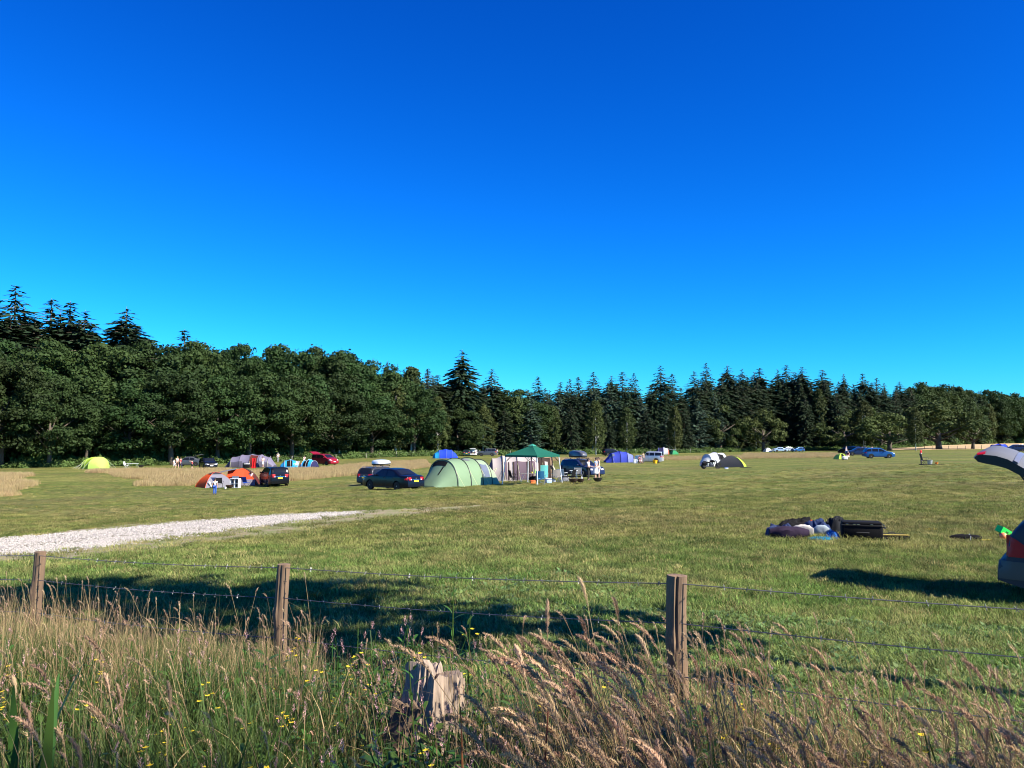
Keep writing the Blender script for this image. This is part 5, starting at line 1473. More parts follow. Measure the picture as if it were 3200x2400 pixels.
T = Tunnel(at(3122, 1410, 15), D(-4), [(-2.1, 1.2, .7), (-1.4, 1.5, 1.5), (0, 1.6, 1.75), (1.3, 1.5, 1.6), (1.9, 1.3, .9)], "bright blue tent at the far right above the raised tailgate")
T.cover([CL["royal"]]); T.poles([1, 2, 3], CL["navyf"]); T.seg(-1.3, -.1, math.pi * .62, math.pi * .95, CL["navyf"], .02, "door_opening"); T.end(0, CL["royal"], out=-.3); T.end(4, CL["royal"], out=.3); T.guys([0, 4], (-1,), 1.0)

# ---- people
person(at(1839, 1501, 42), D(-20), "person in white top and black leggings left of the pair by the dark blue car", 1.66, top=WHITE_G, bottom=BLACK_G, legs="leggings", arms="front", hair="dark", long_hair=True, sleeves=.6)
person(at(1861, 1500, 42), D(-25), "person in blue-grey tee and white skirt with back half turned by the car", 1.70, top=PALE_G, bottom=WHITE_G, legs="skirt", arms="clasp", hair="brown", lean=.12)
person(at(1871, 1497, 41.5), D(190), "person with bare arms and white shorts, rightmost of the three", 1.72, top=CREAM_G, bottom=WHITE_G, legs="shorts", arms="clasp", hair="brown", sleeves=.15)
person(at(671, 1546, 38.5), D(100), "child in white tee and bright blue trousers carrying a pale bat", 1.28, top=WHITE_G, bottom=BLUE_G, arms="down", hair="brown")
person(at(784, 1516, 33), D(80), "child in pale pink top and dark trousers beside the black people carrier", 1.32, top=PINK_G, bottom=BLACK_G, arms="down", hair="brown", long_hair=True)
person(at(770, 1508, 32), D(-60), "small child in green top half hidden behind the rust-orange tent", 1.05, top=GREEN_G, bottom=NAVY_G, legs="shorts", hair="dark")
person(at(544, 1466, 22.6), D(-20), "child in white at the left of the group walking past the grey saloon", 1.40, top=WHITE_G, bottom=WHITE_G, legs="shorts", arms="down", stride=.2)
person(at(554, 1466, 22.6), D(-30), "tall person in pink top and brown shorts in the walking group", 1.76, top=PINK_G, bottom=gar("brown", (.16, .09, .05)), legs="shorts", stride=.18, hair="fair")
person(at(564, 1466, 22.6), D(-15), "person in crimson top and dark trousers in the walking group", 1.62, top=RED_G, bottom=NAVY_G, stride=.25)
person(at(600, 1469, 22.8), D(170), "child in crimson and white top left of the black estate", 1.36, top=RED_G, bottom=BLACK_G, legs="shorts", arms="up")
person(at(821, 1461, 21.4), D(-90), "person in cream dress standing before the purple tent", 1.62, top=CREAM_G, bottom=CREAM_G, legs="skirt", hair="brown", arms="front")
person(at(868, 1446, 17.4), D(-80), "person in white tee and grey trousers right behind the purple tent", 1.74, top=WHITE_G, bottom=GREY_G, arms="hips", hair="grey")
person(at(950, 1452, 19.5), D(-60), "person in white crouching behind the second turquoise tent", 1.45, top=WHITE_G, bottom=WHITE_G, arms="front", lean=.4)
person(at(1553, 1424, 13), D(-90), "person in white and blue top far behind the cream tent", 1.72, top=WHITE_G, bottom=BLUE_G, legs="shorts")
person(at(2010, 1447, 19.4), D(-70), "person in olive top standing beside the silver off-roader", 1.72, top=GREEN_G, bottom=GREY_G, arms="down")
person(at(1999, 1448, 19.5), D(-60), "person in red and white sitting in front of the silver off-roader", 1.66, pose="sit", top=RED_G, bottom=WHITE_G, legs="shorts", arms="front")
person(at(2003, 1449, 19.5), D(-120), "bare-legged person sitting next to the one in red", 1.6, pose="sit", top=PINK_G, bottom=PINK_G, legs="shorts", arms="front")
person(at(1913, 1423, 12.8), D(-80), "person in scarlet top above the blue tent's left slope", 1.75, top=RED_G, bottom=NAVY_G)
person(at(1886, 1421, 12.6), D(-90), "person in white standing at the wood left of the blue tent", 1.7, top=WHITE_G, bottom=WHITE_G, legs="shorts", hair="fair")
person(at(2651, 1437, 24), D(-150), "person in dark red top sitting beside the little lime tent", 1.68, pose="sit", top=gar("dark_red", (.13, .02, .02)), bottom=CREAM_G, legs="shorts", arms="front", hair="dark")
person(at(2645, 1422, 16), D(-60), "person in pale blue shirt standing left of the dark cars", 1.76, top=PALE_G, bottom=CREAM_G, legs="shorts", hair="fair")
person(at(2694, 1420, 15), D(-90), "person in white behind the dark blue car, left of two", 1.7, top=WHITE_G, bottom=NAVY_G)
person(at(2706, 1420, 15), D(-120), "person in black behind the dark blue car, right of two", 1.74, top=BLACK_G, bottom=NAVY_G)
person(at(2725, 1419, 14.6), D(-90), "person in red behind the roof of the blue hatchback", 1.7, top=RED_G, bottom=GREY_G)

# things held or standing about
o = MB(); o.prism([(-.035, 0), (.035, 0), (.06, .15), (.06, .5), (-.06, .5), (-.06, .15)], .03, 'y'); kb = o.build("cricket_bat", mat("pale_willow", (.66, .66, .62), .6)); pk = at(671, 1546, 38.5); kb.location = (pk.x - .24, pk.y - .06, pk.z + .60); kb.rotation_euler = (0, D(-25), 0); tag(kb, "pale bat held by the child in blue trousers", "bat")
camp_chair(at(1690, 1514, 45.5), D(80), mat("fabric_chair_blue", (.03, .20, .38), .85, var=.1), "blue folding chair seen from behind under the gazebo")
camp_chair(at(1699, 1508, 44.5), D(95), mat("fabric_chair_aqua", (.16, .62, .62), .85, var=.1), "turquoise high-backed chair under the gazebo", hi=1.25)
camp_chair(at(1604, 1507, 44), D(20), M_BLACKW, "black folding chair at the left side of the gazebo", M_FRAMEK)
camp_chair(at(1737, 1507, 44), D(100), mat("fabric_chair_taupe", (.30, .27, .25), .85, var=.1), "taupe folding chair by the right gazebo leg")
camp_chair(at(1757, 1504, 43.5), D(60), mat("fabric_chair_white", (.62, .63, .66), .85, var=.1), "white and grey folding chair outside the right gazebo leg")
camp_table(at(1655, 1506, 44), D(8), mat("table_grey_brown", (.16, .14, .12), .5), "low folding table under the gazebo", 1.5, .7, .66)
pt = at(1655, 1506, 44)
b_ = MB(); b_.lathe([(.001, 0), (.045, 0), (.045, .20), (.02, .27), (.02, .33), (.001, .33)], (0, 0, 0), 12); bt = b_.build("bottle", mat("green_bottle", (.22, .60, .05), .3), smooth=True); bt.location = (pt.x + .42, pt.y - .05, pt.z + .662); tag(bt, "tall lime green bottle on the gazebo table", "bottle")
b_ = MB(); b_.lathe([(.001, 0), (.06, 0), (.09, .10), (.085, .10), (.05, .01)], (0, 0, 0), 14); bt = b_.build("bowl", mat("yellow_bowl", (.75, .60, .08), .5), smooth=True); bt.location = (pt.x + .18, pt.y - .1, pt.z + .662); tag(bt, "yellow bowl left of the green bottle on the gazebo table", "bowl")
cool_box(at(1665, 1512, 45.4), D(10), mat("orange_plastic", (.80, .19, .04), .5), "orange plastic crate on the grass under the gazebo", (.34, .26, .26), lid=mat("orange_lid", (.72, .15, .03), .5))
soft_bag(at(1668, 1505, 44), D(10), M_BLACKW, "black holdall behind the orange crate", (.7, .4, .42), 3)
cool_box(at(1714, 1510, 45), D(20), mat("pale_blue_plastic", (.35, .50, .75), .5), "pale blue and white box right of the blue chair", (.4, .3, .34))
soft_bag(at(1729, 1507, 44.4), D(-20), mat("white_bag", (.68, .69, .72), .8, var=.15), "white carrier bag near the taupe chair", (.35, .25, .22), 6)
cool_box(at(1767, 1504, 43.6), D(5), mat("grey_crate", (.22, .22, .24), .6), "grey storage box beside the white and grey chair", (.48, .34, .40), lid=M_DARK)
camp_chair(at(1783, 1507, 44), D(150), M_BLACKW, "black chair left of the paired fire bowls", M_FRAMEK)
camp_table(at(1793, 1501, 43), D(-10), mat("table_pale", (.60, .62, .64), .5), "small pale table behind the black chair", .6, .45, .74)
camp_chair(at(1809, 1500, 43), D(-80), mat("fabric_chair_grey", (.10, .105, .11), .85, var=.1), "dark grey chair in front of the dark blue car", M_FRAME)
b_ = MB(); b_.lathe([(.001, 0), (.055, 0), (.055, .22), (.025, .30), (.025, .38), (.001, .38)], (0, 0, 0), 12); bt = b_.build("bottle", M_WHITEP, smooth=True); p_ = at(1818, 1503, 43.4); bt.location = p_; tag(bt, "white bottle on the grass right of the dark grey chair", "bottle")
fire_bowl(at(1792, 1513, 45), M_IRON, "rusty fire bowl, left of three on the grass", .32, .36)
fire_bowl(at(1814, 1512, 45), M_IRON, "rusty fire bowl, middle of three on the grass", .29, .34)
fire_bowl(at(1868, 1510, 44.6), mat("black_iron", (.018, .018, .018), .7, var=.3), "black fire bowl in front of the three standing people", .33, .36)
fire_bowl(at(717, 1529, 36.4), mat("dark_maroon_iron", (.05, .02, .015), .7, var=.3), "dark fire bowl before the orange and grey dome", .33, .36)
camp_kitchen(at(735, 1525, 35), D(75), "white camp kitchen unit before the rust-orange tent")
camp_chair(at(770, 1522, 34.8), D(60), mat("fabric_royal_chair", (.015, .07, .40), .85), "royal blue chair before the rust-orange tent", M_FRAMEK)
camp_chair(at(685, 1526, 36), D(-60), M_BLACKW, "black folding chair right of the child in blue trousers", M_FRAMEK)
camp_chair(at(660, 1525, 36), D(-100), mat("fabric_navy_chair", (.02, .04, .12), .85), "navy folding chair left of the child in blue trousers", M_FRAMEK)
bucket(at(704, 1528, 36.2), M_WHITEP, "white pot beside the dark fire bowl", .10, .16, "pot", False)
cool_box(at(771, 1462, 21.6), D(4), M_BLACKW, "black and white box left of the purple tent's doorway", (.75, .45, .62))
cool_box(at(763, 1462, 21.6), D(0), M_DARK, "dark box at the left of the black and white box", (.4, .4, .75), lid=M_DARK)
b_ = MB(); n_ = 12; b_.grid([[(.45 * (i / n_ - .5) * (1 + .5 * (1 - j / 8)), .05 * math.sin(i * 1.3 + j * .5), 1.42 * j / 8) for j in range(9)] for i in range(n_ + 1)]); rd = b_.build("hanging_cloth", CL["red"], None, smooth=True, thick=.02); p_ = at(793, 1463, 21.6); rd.location = (p_.x, p_.y - .1, p_.z); tag(rd, "scarlet cloth hanging in the purple tent's doorway", "cloth")
camp_chair(at(926, 1462, 20.8), D(-110), mat("fabric_white_chair", (.7, .7, .7), .8), "white folding chair between the two turquoise tents", M_WHITEP)
soft_bag(at(945, 1459, 20.6), D(0), mat("orange_bag", (.75, .12, .02), .8), "orange bag left of the second turquoise tent", (.62, .5, .6), 9)
camp_table(at(418, 1461, 23.5), D(5), M_WHITEP, "small table right of the lime green tent", 1.3, .6, .62)
camp_chair(at(394, 1463, 23.8), D(0), mat("fabric_white_chair", (.7, .7, .7), .8), "white folding chair between the lime tent and its table", M_WHITEP)
fire_bowl(at(441, 1463, 23.8), M_DARK, "small dark fire bowl right of the far left table", .38, .42)
bucket(at(2047, 1448, 19.6), mat("yellow_plastic", (.85, .45, .01), .5), "yellow bucket beside the silver off-roader's rear wheel", .38, .52)
cool_box(at(1986, 1448, 19.6), D(0), M_WHITEP, "white box between the blue tent and the off-roader", (.7, .5, .7))
soft_bag(at(2640, 1438, 24.2), D(10), mat("grey_white_bag", (.42, .42, .42), .8, var=.3, scale=4), "pale grey rucksack beside the little lime tent", (.8, .55, .55), 12, "rucksack")
cool_box(at(2270, 1466, 28.4), D(0), M_WHITEP, "white and blue box in front of the lime and dark tent", (.36, .25, .2), lid=mat("blue_lid", (.05, .15, .5), .5))
b_ = MB(); b_.rbox((0, 0, .02), (1.2, .6, .04), .015); mt_ = b_.build("ground_mat", M_BLACKW); mt_.location = at(2331, 1462, 28); tag(mt_, "dark mat on the grass right of the lime and dark tent", "mat")

# black post with red top, chair and pots on a mat
p_ = at(2879, 1451, 35)
rt = empty("marker_post", p_, 0, "black post with a red top standing out in the field", "post")
b_ = MB(); b_.box((0, 0, .5), (.09, .09, 1.0)); b_.build("shaft", M_DARK, rt)
b_ = MB(); b_.rbox((0, 0, 1.15), (.16, .14, .32), .03); b_.build("red_head", mat("signal_red", (.70, .03, .02), .5), rt)
b_ = MB(); b_.rbox((.01, -.073, 1.03), (.12, .01, .07), .004); b_.build("white_tab", M_WHITEP, rt)
camp_chair(at(2889, 1452, 35.2), D(-10), mat("fabric_dark_check", (.06, .055, .06), .85, var=.5, scale=25), "dark patterned chair beside the red-topped post", M_FRAMEK, hi=1.0)
bucket(at(2906, 1451, 35), mat("galvanised", (.50, .53, .55), .4, metal=.6), "silver bucket right of the dark patterned chair", .24, .40)
bucket(at(2927, 1451, 35), mat("orange_pot", (.80, .22, .03), .5), "orange pot at the right end of the black mat", .14, .18, "pot", False)
b_ = MB(); b_.rbox((0, 0, .03), (1.95, .8, .06), .02); mt_ = b_.build("ground_mat", M_BLACKW); mt_.location = at(2911, 1453, 35.2); tag(mt_, "black mat under the silver bucket and orange pot", "mat")

# ---- motorcycle
M_BIKE = mat("dark_steel", (.07, .075, .085), .35, metal=.5, var=.2)
def motorcycle(loc, heading):
    root = empty("motorcycle", loc, heading, "dark motorcycle in front of the white tunnel tent", "motorcycle")
    for x, r, w in ((-.78, .31, .17), (.82, .33, .12)):
        b_ = MB(); b_.lathe([(r * .68, -w * .4), (r * .92, -w * .5), (r, -w * .2), (r, w * .2), (r * .92, w * .5), (r * .68, w * .4)], (x, 0, r), 24, 'y'); wh = b_.build("wheel", M_TYRE, root, smooth=True)
        b_ = MB(); b_.lathe([(r * .70, -.04), (r * .70, .04), (r * .64, .04), (r * .64, -.04), (r * .70, -.04)], (x, 0, r), 20, 'y')
        for k in range(8): a = k * math.pi / 4; b_.box((x + r * .33 * math.cos(a), 0, r + r * .33 * math.sin(a)), (r * .66, .02, .02), (0, -a, 0))
        b_.build("rim", M_BIKE, wh)
        b_ = MB(); b_.grid([[(x + (r + .03) * math.cos(t), y, r + (r + .03) * math.sin(t)) for y in (-w * .6, 0, w * .6)] for t in np.linspace(.35, 2.5 if x < 0 else 2.3, 9)]); b_.build("mudguard", PAINT["black"], root, smooth=True, thick=.01)
    b_ = MB(); b_.tube([(.82, -.1, .33), (.55, -.09, .95)], .028, 6); b_.tube([(.82, .1, .33), (.55, .09, .95)], .028, 6); b_.build("fork", M_BIKE, root)
    b_ = MB(); b_.tube([(.55, 0, .92), (.1, 0, .80), (-.35, 0, .62), (-.78, .12, .31)], .03, 6); b_.tube([(-.35, 0, .62), (-.78, -.12, .31)], .03, 6); b_.tube([(.5, 0, .85), (.3, 0, .3), (-.3, 0, .28), (-.4, 0, .6)], .03, 6); b_.build("frame", M_FRAMEK, root)
    b_ = MB(); b_.lathe([(.001, -.30), (.10, -.26), (.16, -.05), (.17, .12), (.10, .26), (.001, .29)], (.18, 0, .86), 14, 'x', .85); b_.build("fuel_tank", PAINT["black"], root, smooth=True)
    b_ = MB(); b_.rbox((-.30, 0, .72), (.50, .28, .11), .05); b_.rbox((-.68, 0, .80), (.34, .24, .10), .05); b_.build("seat", M_BLACKW, root, smooth=True)
    b_ = MB(); b_.rbox((.06, 0, .40), (.46, .34, .30), .06); b_.lathe([(.10, 0), (.11, .05), (.10, .1), (.11, .15), (.10, .2), (.11, .25)], (.2, 0, .48), 12); b_.lathe([(.10, 0), (.11, .05), (.10, .1), (.11, .15), (.10, .2)], (-.06, 0, .50), 12); b_.build("engine", M_BIKE, root, smooth=True)
    b_ = MB(); b_.tube([(.25, -.17, .5), (.30, -.2, .25), (-.1, -.22, .22), (-.95, -.22, .30)], [.035, .035, .045, .055], 8); b_.build("exhaust", M_BIKE, root, smooth=True)
    b_ = MB(); b_.tube([(.32, -.42, 1.06), (.45, -.2, 1.08), (.52, 0, 1.0), (.45, .2, 1.08), (.32, .42, 1.06)], .015, 6); b_.build("handlebar", M_CHROME, root)
    b_ = MB(); b_.lathe([(.001, -.12), (.08, -.06), (.095, .06), (.001, .09)], (.68, 0, .88), 12, 'x'); b_.build("headlamp", M_WHITE_L, root, smooth=True)
    for sg in (1, -1):
        b_ = MB(); b_.tube([(.40, sg * .28, 1.07), (.36, sg * .34, 1.22)], .008, 5); b_.rbox((.35, sg * .36, 1.24), (.03, .12, .07), .015); b_.build("mirror", M_FRAMEK, root)
        b_ = MB(); b_.rbox((-.72, sg * .24, .58), (.46, .16, .30), .05); b_.build("pannier", M_BLACKW, root, smooth=True)
    b_ = MB(); b_.rbox((-1.10, 0, .58), (.05, .12, .07), .015); b_.build("tail_lamp", M_RED, root)
motorcycle(at(2221, 1465, 28.4), D(2))
finish_skins()

# ---- luggage on the near grass
M_CASE = mat("black_nylon", (.006, .006, .007), .85, var=.3, scale=40, bump=.2, spec=.12)
p_ = at(2692, 1684, 152)
sc_ = empty("suitcase", p_, D(-17), "big black fabric suitcase lying on the grass", "suitcase")
b_ = MB(); b_.rbox((0, 0, .165), (.80, .50, .33), .045); b_.build("shell", M_CASE, sc_, smooth=True)
b_ = MB(); b_.rbox((0, 0, .345), (.78, .48, .06), .028); b_.build("lid", M_CASE, sc_, smooth=True)
b_ = MB(); b_.tube([(-.41, -.262, .315), (.41, -.262, .315), (.432, -.24, .315), (.432, .24, .315)], .008, 5); b_.build("zip", M_FRAMEK, sc_)
for x in (-.30, -.16, -.08, .18):
    b_ = MB(); b_.rbox((x, -.268, .33), (.05, .012, .02), .004); b_.build("zip_pull", M_CHROME, sc_)
b_ = MB(); b_.tube([(.436, -.10, .24), (.475, -.09, .255), (.475, .09, .255), (.436, .10, .24)], .014, 6); b_.build("side_handle", M_DARK, sc_)
b_ = MB(); b_.tube([(-.12, -.264, .16), (-.11, -.30, .165), (.11, -.30, .165), (.12, -.264, .16)], .014, 6); b_.build("front_handle", M_DARK, sc_)
for sx in (-1, 1):
    b_ = MB(); b_.lathe([(.001, -.015), (.035, -.015), (.035, .015), (.001, .015)], (.45, sx * .2, .05), 12, 'y'); b_.build("wheel", M_TYRE, sc_)
def gm(n, c, **k): return mat("heap_" + n, tuple(x * .7 for x in c), .9, var=.3, scale=9, bump=.5, spec=.15, **k)
soft_bag(at(2466, 1683, 150), D(-8), gm("plum", (.035, .022, .045)), "plum and navy bedding bag, leftmost in the luggage heap", (.80, .44, .26), 21, "bedding_bag", False)
cloth_heap(at(2440, 1676, 148), D(20), gm("steel_blue", (.05, .07, .16)), "steel blue sleeping bag behind the plum bag", (.7, .5, .26), 4, "sleeping_bag", "sleeping bag")
cloth_heap(at(2490, 1665, 145), D(5), gm("black_coat", (.012, .012, .014)), "black coat thrown over the back of the heap", (.95, .40, .34), 7, "coat", "coat")
soft_bag(at(2510, 1678, 149), D(-25), gm("cream_pillow", (.72, .66, .58)), "cream pillow lying on the plum bag", (.44, .10, .27), 22, "pillow", False)
cloth_heap(at(2555, 1670, 147), D(0), gm("navy_white", (.03, .05, .13)), "navy rucksack heap with pale stripe in mid heap", (.62, .45, .33), 9, "rucksack", "rucksack")
soft_bag(at(2568, 1676, 149), D(-18), gm("pale_sky", (.40, .48, .54)), "pale sky blue towel roll on the navy rucksack", (.32, .12, .25), 23, "towel_roll", False)
cloth_heap(at(2562, 1686, 151), D(5), gm("turquoise", (.015, .16, .26)), "turquoise groundsheet spread under the heap's right part", (.55, .25, .06), 11, "groundsheet", "groundsheet")
cloth_heap(at(2601, 1683, 150), D(0), gm("bright_blue", (.02, .13, .45)), "bright blue jacket just left of the suitcase", (.28, .22, .16), 13, "jacket", "jacket")
cloth_heap(at(2612, 1668, 147), D(12), gm("charcoal", (.02, .022, .026)), "charcoal jacket tucked behind the suitcase's left end", (.55, .35, .36), 15, "jacket", "jacket")
cloth_heap(at(2537, 1668, 146), D(12), gm("flame", (.70, .13, .03)), "small flame orange cloth in the middle of the heap", (.22, .16, .30), 17, "cloth", "cloth")
p_ = at(2788, 1684, 150)
fb = empty("flat_case", p_, D(-6), "flat dark case with yellow piping right of the suitcase", "case")
b_ = MB(); b_.rbox((0, 0, .05), (.62, .36, .10), .03); b_.build("shell", M_CASE, fb, smooth=True)
b_ = MB(); b_.tube([(-.30, -.17, .105), (.24, -.17, .105), (.30, -.13, .10), (.315, -.10, .02)], .008, 5); b_.build("piping", mat("yellow_piping", (.75, .55, .12), .6), fb)
b_ = MB(); b_.tube([(-.08, .02, .10), (-.05, .02, .14), (.05, .02, .14), (.08, .02, .10)], .012, 5); b_.build("handle", M_DARK, fb)
p_ = at(3018, 1690, 147)
tb_ = soft_bag(p_, D(-7), M_CASE, "long black tent bag lying on the grass at right", (.62, .17, .14), 31, "tent_bag", False)
b_ = MB(); b_.tube([(.06, -.088, .02), (.07, -.09, .10), (.075, 0, .145), (.08, .09, .08)], .007, 4); b_.build("white_strap", M_WHITEP, tb_)
b_ = MB(); g_ = np.random.default_rng(3); b_.tube([(.30 + .22 * i / 30, .06 * math.sin(i * 1.1), .018 + .012 * abs(math.sin(i * .7))) for i in range(31)], .008, 5); rp = b_.build("rope_coil", mat("yellow_rope", (.80, .66, .10), .8), None, smooth=True); rp.location = p_; rp.rotation_euler = (0, 0, D(-7)); tag(rp, "loose yellow rope at the end of the long black tent bag", "rope")
p_ = at(3131, 1678, 148)
gb = empty("toy_crate", p_ + Vector((0, 0, .07)), D(20), "bright green plastic toy crate tilted on the grass behind the car", "crate")
gb.rotation_euler = (D(10), D(28), D(15))
M_TOYG = mat("toy_green", (.03, .72, .10), .4, var=.05)
for c_, d_ in (((0, 0, .006), (.26, .18, .012)), ((0, -.087, .07), (.26, .008, .14)), ((0, .087, .07), (.26, .008, .14)), ((-.127, 0, .07), (.008, .166, .14)), ((.127, 0, .07), (.008, .166, .14))):
    b_ = MB(); b_.box(c_, d_); b_.build("crate_wall", M_TOYG, gb)
b_ = MB(); b_.rbox((.02, -.094, .075), (.07, .006, .03), .002); b_.build("slot", mat("slot_dark_green", (.01, .12, .03), .6), gb)
p_ = at(3136, 1686, 150)
b_ = MB(); b_.lathe([(.075 * math.sin(t), -.075 * math.cos(t)) for t in np.linspace(.01, math.pi - .01, 13)], (0, 0, 0), 20)
m_ball = mat("ball_pink_orange", (.9, .2, .2), .45, var=.05)
for n in m_ball.node_tree.nodes:
    if n.bl_idname == "ShaderNodeMix": n.inputs[6].default_value = (.85, .06, .16, 1); n.inputs[7].default_value = (.95, .42, .06, 1)
    if n.bl_idname == "ShaderNodeTexNoise": n.inputs["Scale"].default_value = 5
bl_ = b_.build("play_ball", m_ball, None, smooth=True); bl_.location = p_ + Vector((0, 0, .075)); tag(bl_, "pink and orange ball against the green toy crate", "ball")

# ---- far fences
M_OLDW = mat("weathered_post", (.40, .37, .31), .9, var=.3, scale=6, bump=.4)
M_WIRE = mat("wire_steel", (.22, .22, .22), .5, metal=.7, var=.2)
def far_fence(pts, label, h=1.15, r=.06, m=None):
    c0 = pts[0]
    root = empty("field_fence", c0, 0, label, "fence")
    me = None
    for i, p in enumerate(pts):
        b_ = MB(); b_.tube([(0, 0, -.2), (.0, 0, h * .6), (.01, 0, h)], [r, r * .95, r * .9], 6)
        if me is None: o_ = b_.build("post", m or M_OLDW, root); me = o_.data
        else: o_ = link_mesh("post", me, None, root)
        o_.location = p - c0; o_.rotation_euler = (random.uniform(-.05, .05), random.uniform(-.05, .05), i)
        o_.scale = (1, 1, random.uniform(.85, 1.15))
    for hh in (.5, .95):
        b_ = MB(); b_.tube([p - c0 + Vector((0, 0, hh)) for p in pts], .012, 3); b_.build("wire", M_WIRE, root)
    return root
pts = []
px = 846
while px < 2345:
    x, y = edge_pt(px, -6.5 + random.uniform(-.4, .4)); pts.append(Vector((x, y, gz(x, y)))); px += random.uniform(2.8, 4.2) * FPX / y
far_fence(pts, "line of pale fence posts along the foot of the wood")
pts = []
px = 2862
while px < 3230:
    p_ = at(px, 1405 - (px - 2862) * .004, 10.6); pts.append(p_); px += random.uniform(2.3, 2.9) * 10.6
far_fence(pts, "dark fence posts along the straw-coloured field at right", 1.1, .07, mat("dark_post", (.09, .075, .06), .9, var=.3))
b_ = MB(); rows = []
m_straw = mat("straw_field", (.42, .30, .15), 1.0, var=.25, scale=.4, bump=.5)
rows = []
for i in range(40):
    pxx = 2780 + 620 * i / 39; row = []
    a_, _ = ray(pxx, 1400)
    for j in range(14):
        Y = FPX / 10.3 + (FPX / 6.9 - FPX / 10.3) * j / 13
        row.append((a_ * Y, Y, gz(a_ * Y, Y) + .03 + .12 * min(1, j)))
    rows.append(row)
b_.grid(rows); o = b_.build("straw_field", m_straw, None, smooth=True); tag(o, "straw-coloured field beyond the fence at right", kind="structure")
# ================================================================== near fence, verge plants, stump, shade trees
FX = lambda x: 4.77 - (x - .92) * .556           # fence line
M_POST = mat("fence_wood", (.165, .105, .062), .85, var=.7, scale=7, bump=.7)
def wood_stretch(m, sc=(14, 14, 1.2)):
    N, L = m.node_tree.nodes, m.node_tree.links
    tc = [n for n in N if n.bl_idname == "ShaderNodeTexCoord"][0]; nz = [n for n in N if n.bl_idname == "ShaderNodeTexNoise"][0]
    mp = N.new("ShaderNodeMapping"); mp.inputs["Scale"].default_value = sc
    L.new(tc.outputs["Object"], mp.inputs[0]); L.new(mp.outputs[0], nz.inputs["Vector"]); nz.inputs["Scale"].default_value = 2.2; nz.inputs["Detail"].default_value = 8
wood_stretch(M_POST)
fence = empty("wire_fence", (0.92, 4.77, gz(.92, 4.77)), 0, "barbed wire fence on split round posts across the foreground", "fence")
f0 = Vector(fence.location)
def near_post(x, y, h, r, seed, crack, tilt):
    g_ = np.random.default_rng(seed); b_ = MB(); n = 28; rows = []
    zs = np.linspace(-.3, h, 22)
    for z in zs:
        t = max(0, z / h); row = []
        bow = .022 * math.sin(t * 3.0 + seed); knot = math.exp(-((z - .62 * h) / .05) ** 2)
        for k in range(n):
            a = 2 * math.pi * k / n
            rr = r * (1 + .05 * math.sin(2 * a + seed) + .025 * math.sin(5 * a + 4 * t + seed) + .015 * g_.normal())
            d = abs((a - (4.55 + .10 * math.sin(5 * t)) + math.pi) % (2 * math.pi) - math.pi)
            rr -= crack * math.exp(-(d / .07) ** 2) * (1 if t > .05 else 0)
            rr += .018 * knot * math.exp(-((a - 3.7) / .6) ** 2)
            row.append((bow + rr * math.cos(a), rr * math.sin(a), z))
        rows.append(row + [row[0]])
    b_.grid(rows)
    top = rows[-1][:-1]; c = (sum(p[0] for p in top) / n, 0, h + .006)
    b_.add(top + [c], [(i, (i + 1) % n, n) for i in range(n)])
    o_ = b_.build("post", M_POST, fence, smooth=True); z0 = gz(x, y)
    o_.location = (x - f0.x, y - f0.y, z0 - f0.z); o_.rotation_euler = tilt
    return Vector((x, y, z0))
posts = []
dx, dy = -2.6, 1.446
for k, (h, r, cr) in enumerate(((.97, .054, .020), (.95, .047, .008), (.96, .050, .006))):
    x, y = .92 + dx * k * (1 if k < 2 else 1.005), 4.77 + dy * k
    posts.append((near_post(x, y, h, r, k + 2, cr, (D(1), D(2 if k == 0 else .3), 0)), h))
for x, y, h in ((3.52, 3.32, .96), (-6.9, 9.1, .96)):
    posts.append((near_post(x, y, h, .054, 9, .01, (0, 0, 0)), h))
posts.sort(key=lambda q: q[0].x)
M_BWIRE = mat("barbed_wire", (.16, .16, .165), .5, metal=.6, var=.3, scale=30)
for hh in (.93, .71, .42):
    for (a, ha), (c, hc) in zip(posts[:-1], posts[1:]):
        b_ = MB(); pa, pb = a + Vector((.02, -.055, hh)), c + Vector((.02, -.055, hh)); L_ = (pb - pa).length
        pts = [pa.lerp(pb, i / 14) - Vector((0, 0, .02 * math.sin(math.pi * i / 14))) - f0 for i in range(15)]
        b_.tube(pts, .0030, 4)
        n = int(L_ / .12)
        for i in range(1, n):
            p = pa.lerp(pb, i / n) - Vector((0, 0, .02 * math.sin(math.pi * i / n))) - f0
            for q in range(2):
                v = Vector((random.uniform(-.3, .3), random.uniform(-1, 1), random.uniform(-1, 1))).normalized() * .016
                b_.tube([p - v, p + v], .0021, 3)
        b_.build("barbed_wire", M_BWIRE, fence)
for t_ in (.385, .40, .415):
    pass

